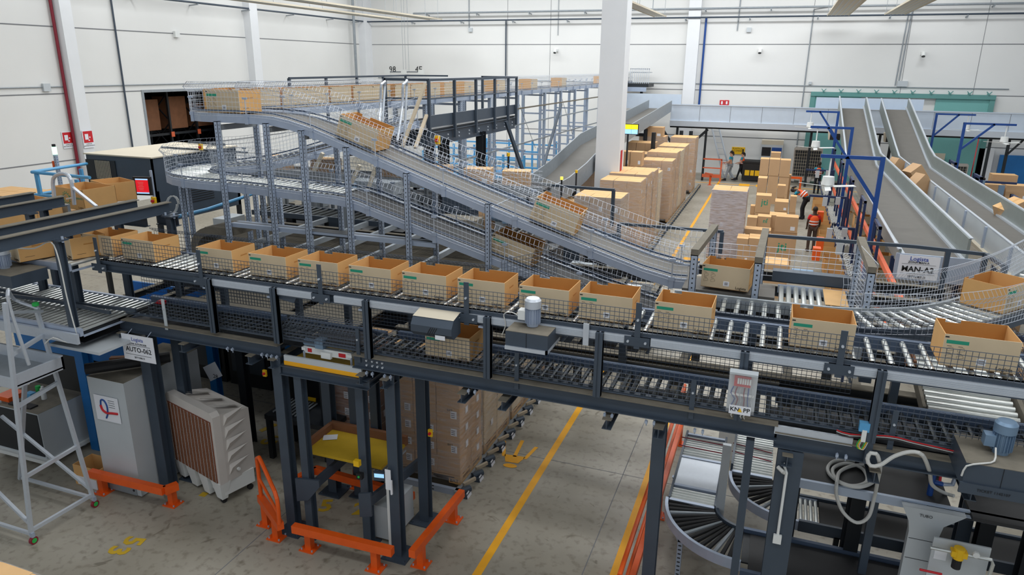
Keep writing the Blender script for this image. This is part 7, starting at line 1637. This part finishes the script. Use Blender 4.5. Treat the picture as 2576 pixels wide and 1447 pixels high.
    def ell(b, c, rx, ry, rz, z0=-1., ymax=2., n=12, m_=8):
        vs = []; fs = []
        for i in range(m_+1):
            ph = math.pi*i/m_
            for j in range(n): th = 2*math.pi*j/n; p = Vector((rx*math.sin(ph)*math.cos(th), ry*math.sin(ph)*math.sin(th), rz*math.cos(ph))); vs.append(c+R@p)
        for i in range(m_):
            for j in range(n): fs.append((i*n+j, (i+1)*n+j, (i+1)*n+(j+1) % n, i*n+(j+1) % n))
        b.add(vs, fs)
    ell(b, c_+R@Vector((0, -.02*s, .025*s)), .092*s, .1*s, .095*s)
    if pony: ell(b, c_+R@Vector((0, -.13*s, -.06*s)), .035*s, .04*s, .12*s)
    b.build('hair', hair, t, smooth=True, local=True)
    b = MB(); f_ = c_+R@Vector((0, .085*s, -.02*s)); b.fr(f_+R@Vector((0, .012*s, -.01*s)), (.022*s, .03*s, .04*s), R).fr(f_+R@Vector((0, .0, -.05*s)), (.045*s, .012*s, .012*s), R)
    for q in (-1, 1): b.fr(c_+R@Vector((q*.088*s, 0, -.02*s)), (.015*s, .03*s, .05*s), R)
    b.build('nose_mouth_ears', skin, t, local=True)
    b = MB()
    for q in (-1, 1): b.fr(f_+R@Vector((q*.032*s, .001, .012*s)), (.018*s, .01*s, .01*s), R)
    b.build('eye', 'ink', t, local=True)
    for S_ in 'LR': q = J['an'+S_]; MB().prism([(-.07*s, -.085*s), (.19*s, -.085*s), (.18*s, -.04*s), (.06*s, .0), (.04*s, .06*s), (-.06*s, .06*s)], q.x-.045*s, q.x+.045*s, 'x').build('shoe', shoes, t, local=True).location = (0, q.y, q.z)
    return t
walk = dict(knL=(-.09, .12, .52), anL=(-.09, .22, .13), knR=(.09, .02, .5), anR=(.09, -.28, .17), haL=(-.2, .28, 1.06), elL=(-.23, .02, 1.15), haR=(.2, .2, 1.0))
a = at(1838, 457, Z=0); person('person in teal t-shirt and grey trousers walking left by the back wall, bag in hand', (a.x-.1, a.y, 0), 1.35, 1.76, walk, vest=False, pony=True)
a2 = thing('handbag', 'small light handbag held by the person in the teal t-shirt', 'bag', (a.x-.45, a.y-.15, .85)); MB().box(a.x-.6, a.x-.35, a.y-.25, a.y-.1, .72, .98).build('bag_body', 'cooler_white', a2); MB().pipe([(a.x-.58, a.y-.18, .98), (a.x-.47, a.y-.18, 1.12), (a.x-.37, a.y-.18, .98)], .012, 6).build('handle', 'cloth_red', a2)
a = at(1856, 456, Z=0); person('person in orange vest and dark trousers walking just behind the one in teal', (a.x+.12, a.y+.3, 0), 1.4, 1.66, walk, legs='cloth_black', top='cloth_teal', pony=True)
a = at(2037, 632, Z=0); person('person with dark hair in orange vest and brown trousers standing with back to the camera', (a.x, a.y, 0), .15, 1.62, dict(haL=(-.2, .12, .92), haR=(.24, .14, .95)), skin='skin_dark', legs='cloth_brown', top='cloth_red', shoes='cloth_brown')
bend = dict(pel=(0, -.12, .95), wst=(0, .0, 1.06), chs=(0, .22, 1.18), nek=(0, .36, 1.24), hed=(0, .43, 1.24), top=(0, .54, 1.20), shL=(-.16, .28, 1.2), elL=(-.2, .4, .98), haL=(-.12, .5, .8), shR=(.16, .28, 1.2), elR=(.2, .42, .98), haR=(.12, .52, .82), hiL=(-.09, -.1, .9), hiR=(.09, -.1, .9))
a = at(2016, 551, Z=0); person('person in orange vest and black trousers bending over the carton heap', (a.x, a.y, 0), 1.25, 1.72, bend, skin='skin_dark', legs='cloth_black', top='cloth_teal', pony=True)
a = at(2045, 478, Z=0); person('person in orange vest standing at the far packing station, back to the camera', (a.x+.1, 40.2, 0), 0, 1.66, dict(haL=(-.15, .3, 1.0), haR=(.15, .3, 1.0), elL=(-.24, .05, 1.12), elR=(.24, .05, 1.12)), skin='skin_dark', legs='cloth_black', logo=True)
for px, Y_, hd_, l, lg, po in ((2495, 36.2, 0, 'person with ponytail in orange vest behind the right-hand cartons, back turned', True, True), (2478, 37.6, .3, 'person in orange vest mostly hidden left of the one with the ponytail', False, False), (2556, 37.0, -.5, 'person in orange vest at the right edge by the blue door', True, False), (2362, 38.0, .2, 'person in orange vest half hidden by the end wall of the second chute', False, False)):
    q = at(px, 430, Y=Y_); person(l, (q.x, Y_, 0), hd_, 1.62, dict(haL=(-.15, .3, 1.05), haR=(.15, .3, 1.05), elL=(-.24, .05, 1.12), elR=(.24, .05, 1.12)), skin='skin_dark', legs='cloth_black', logo=lg, pony=po)
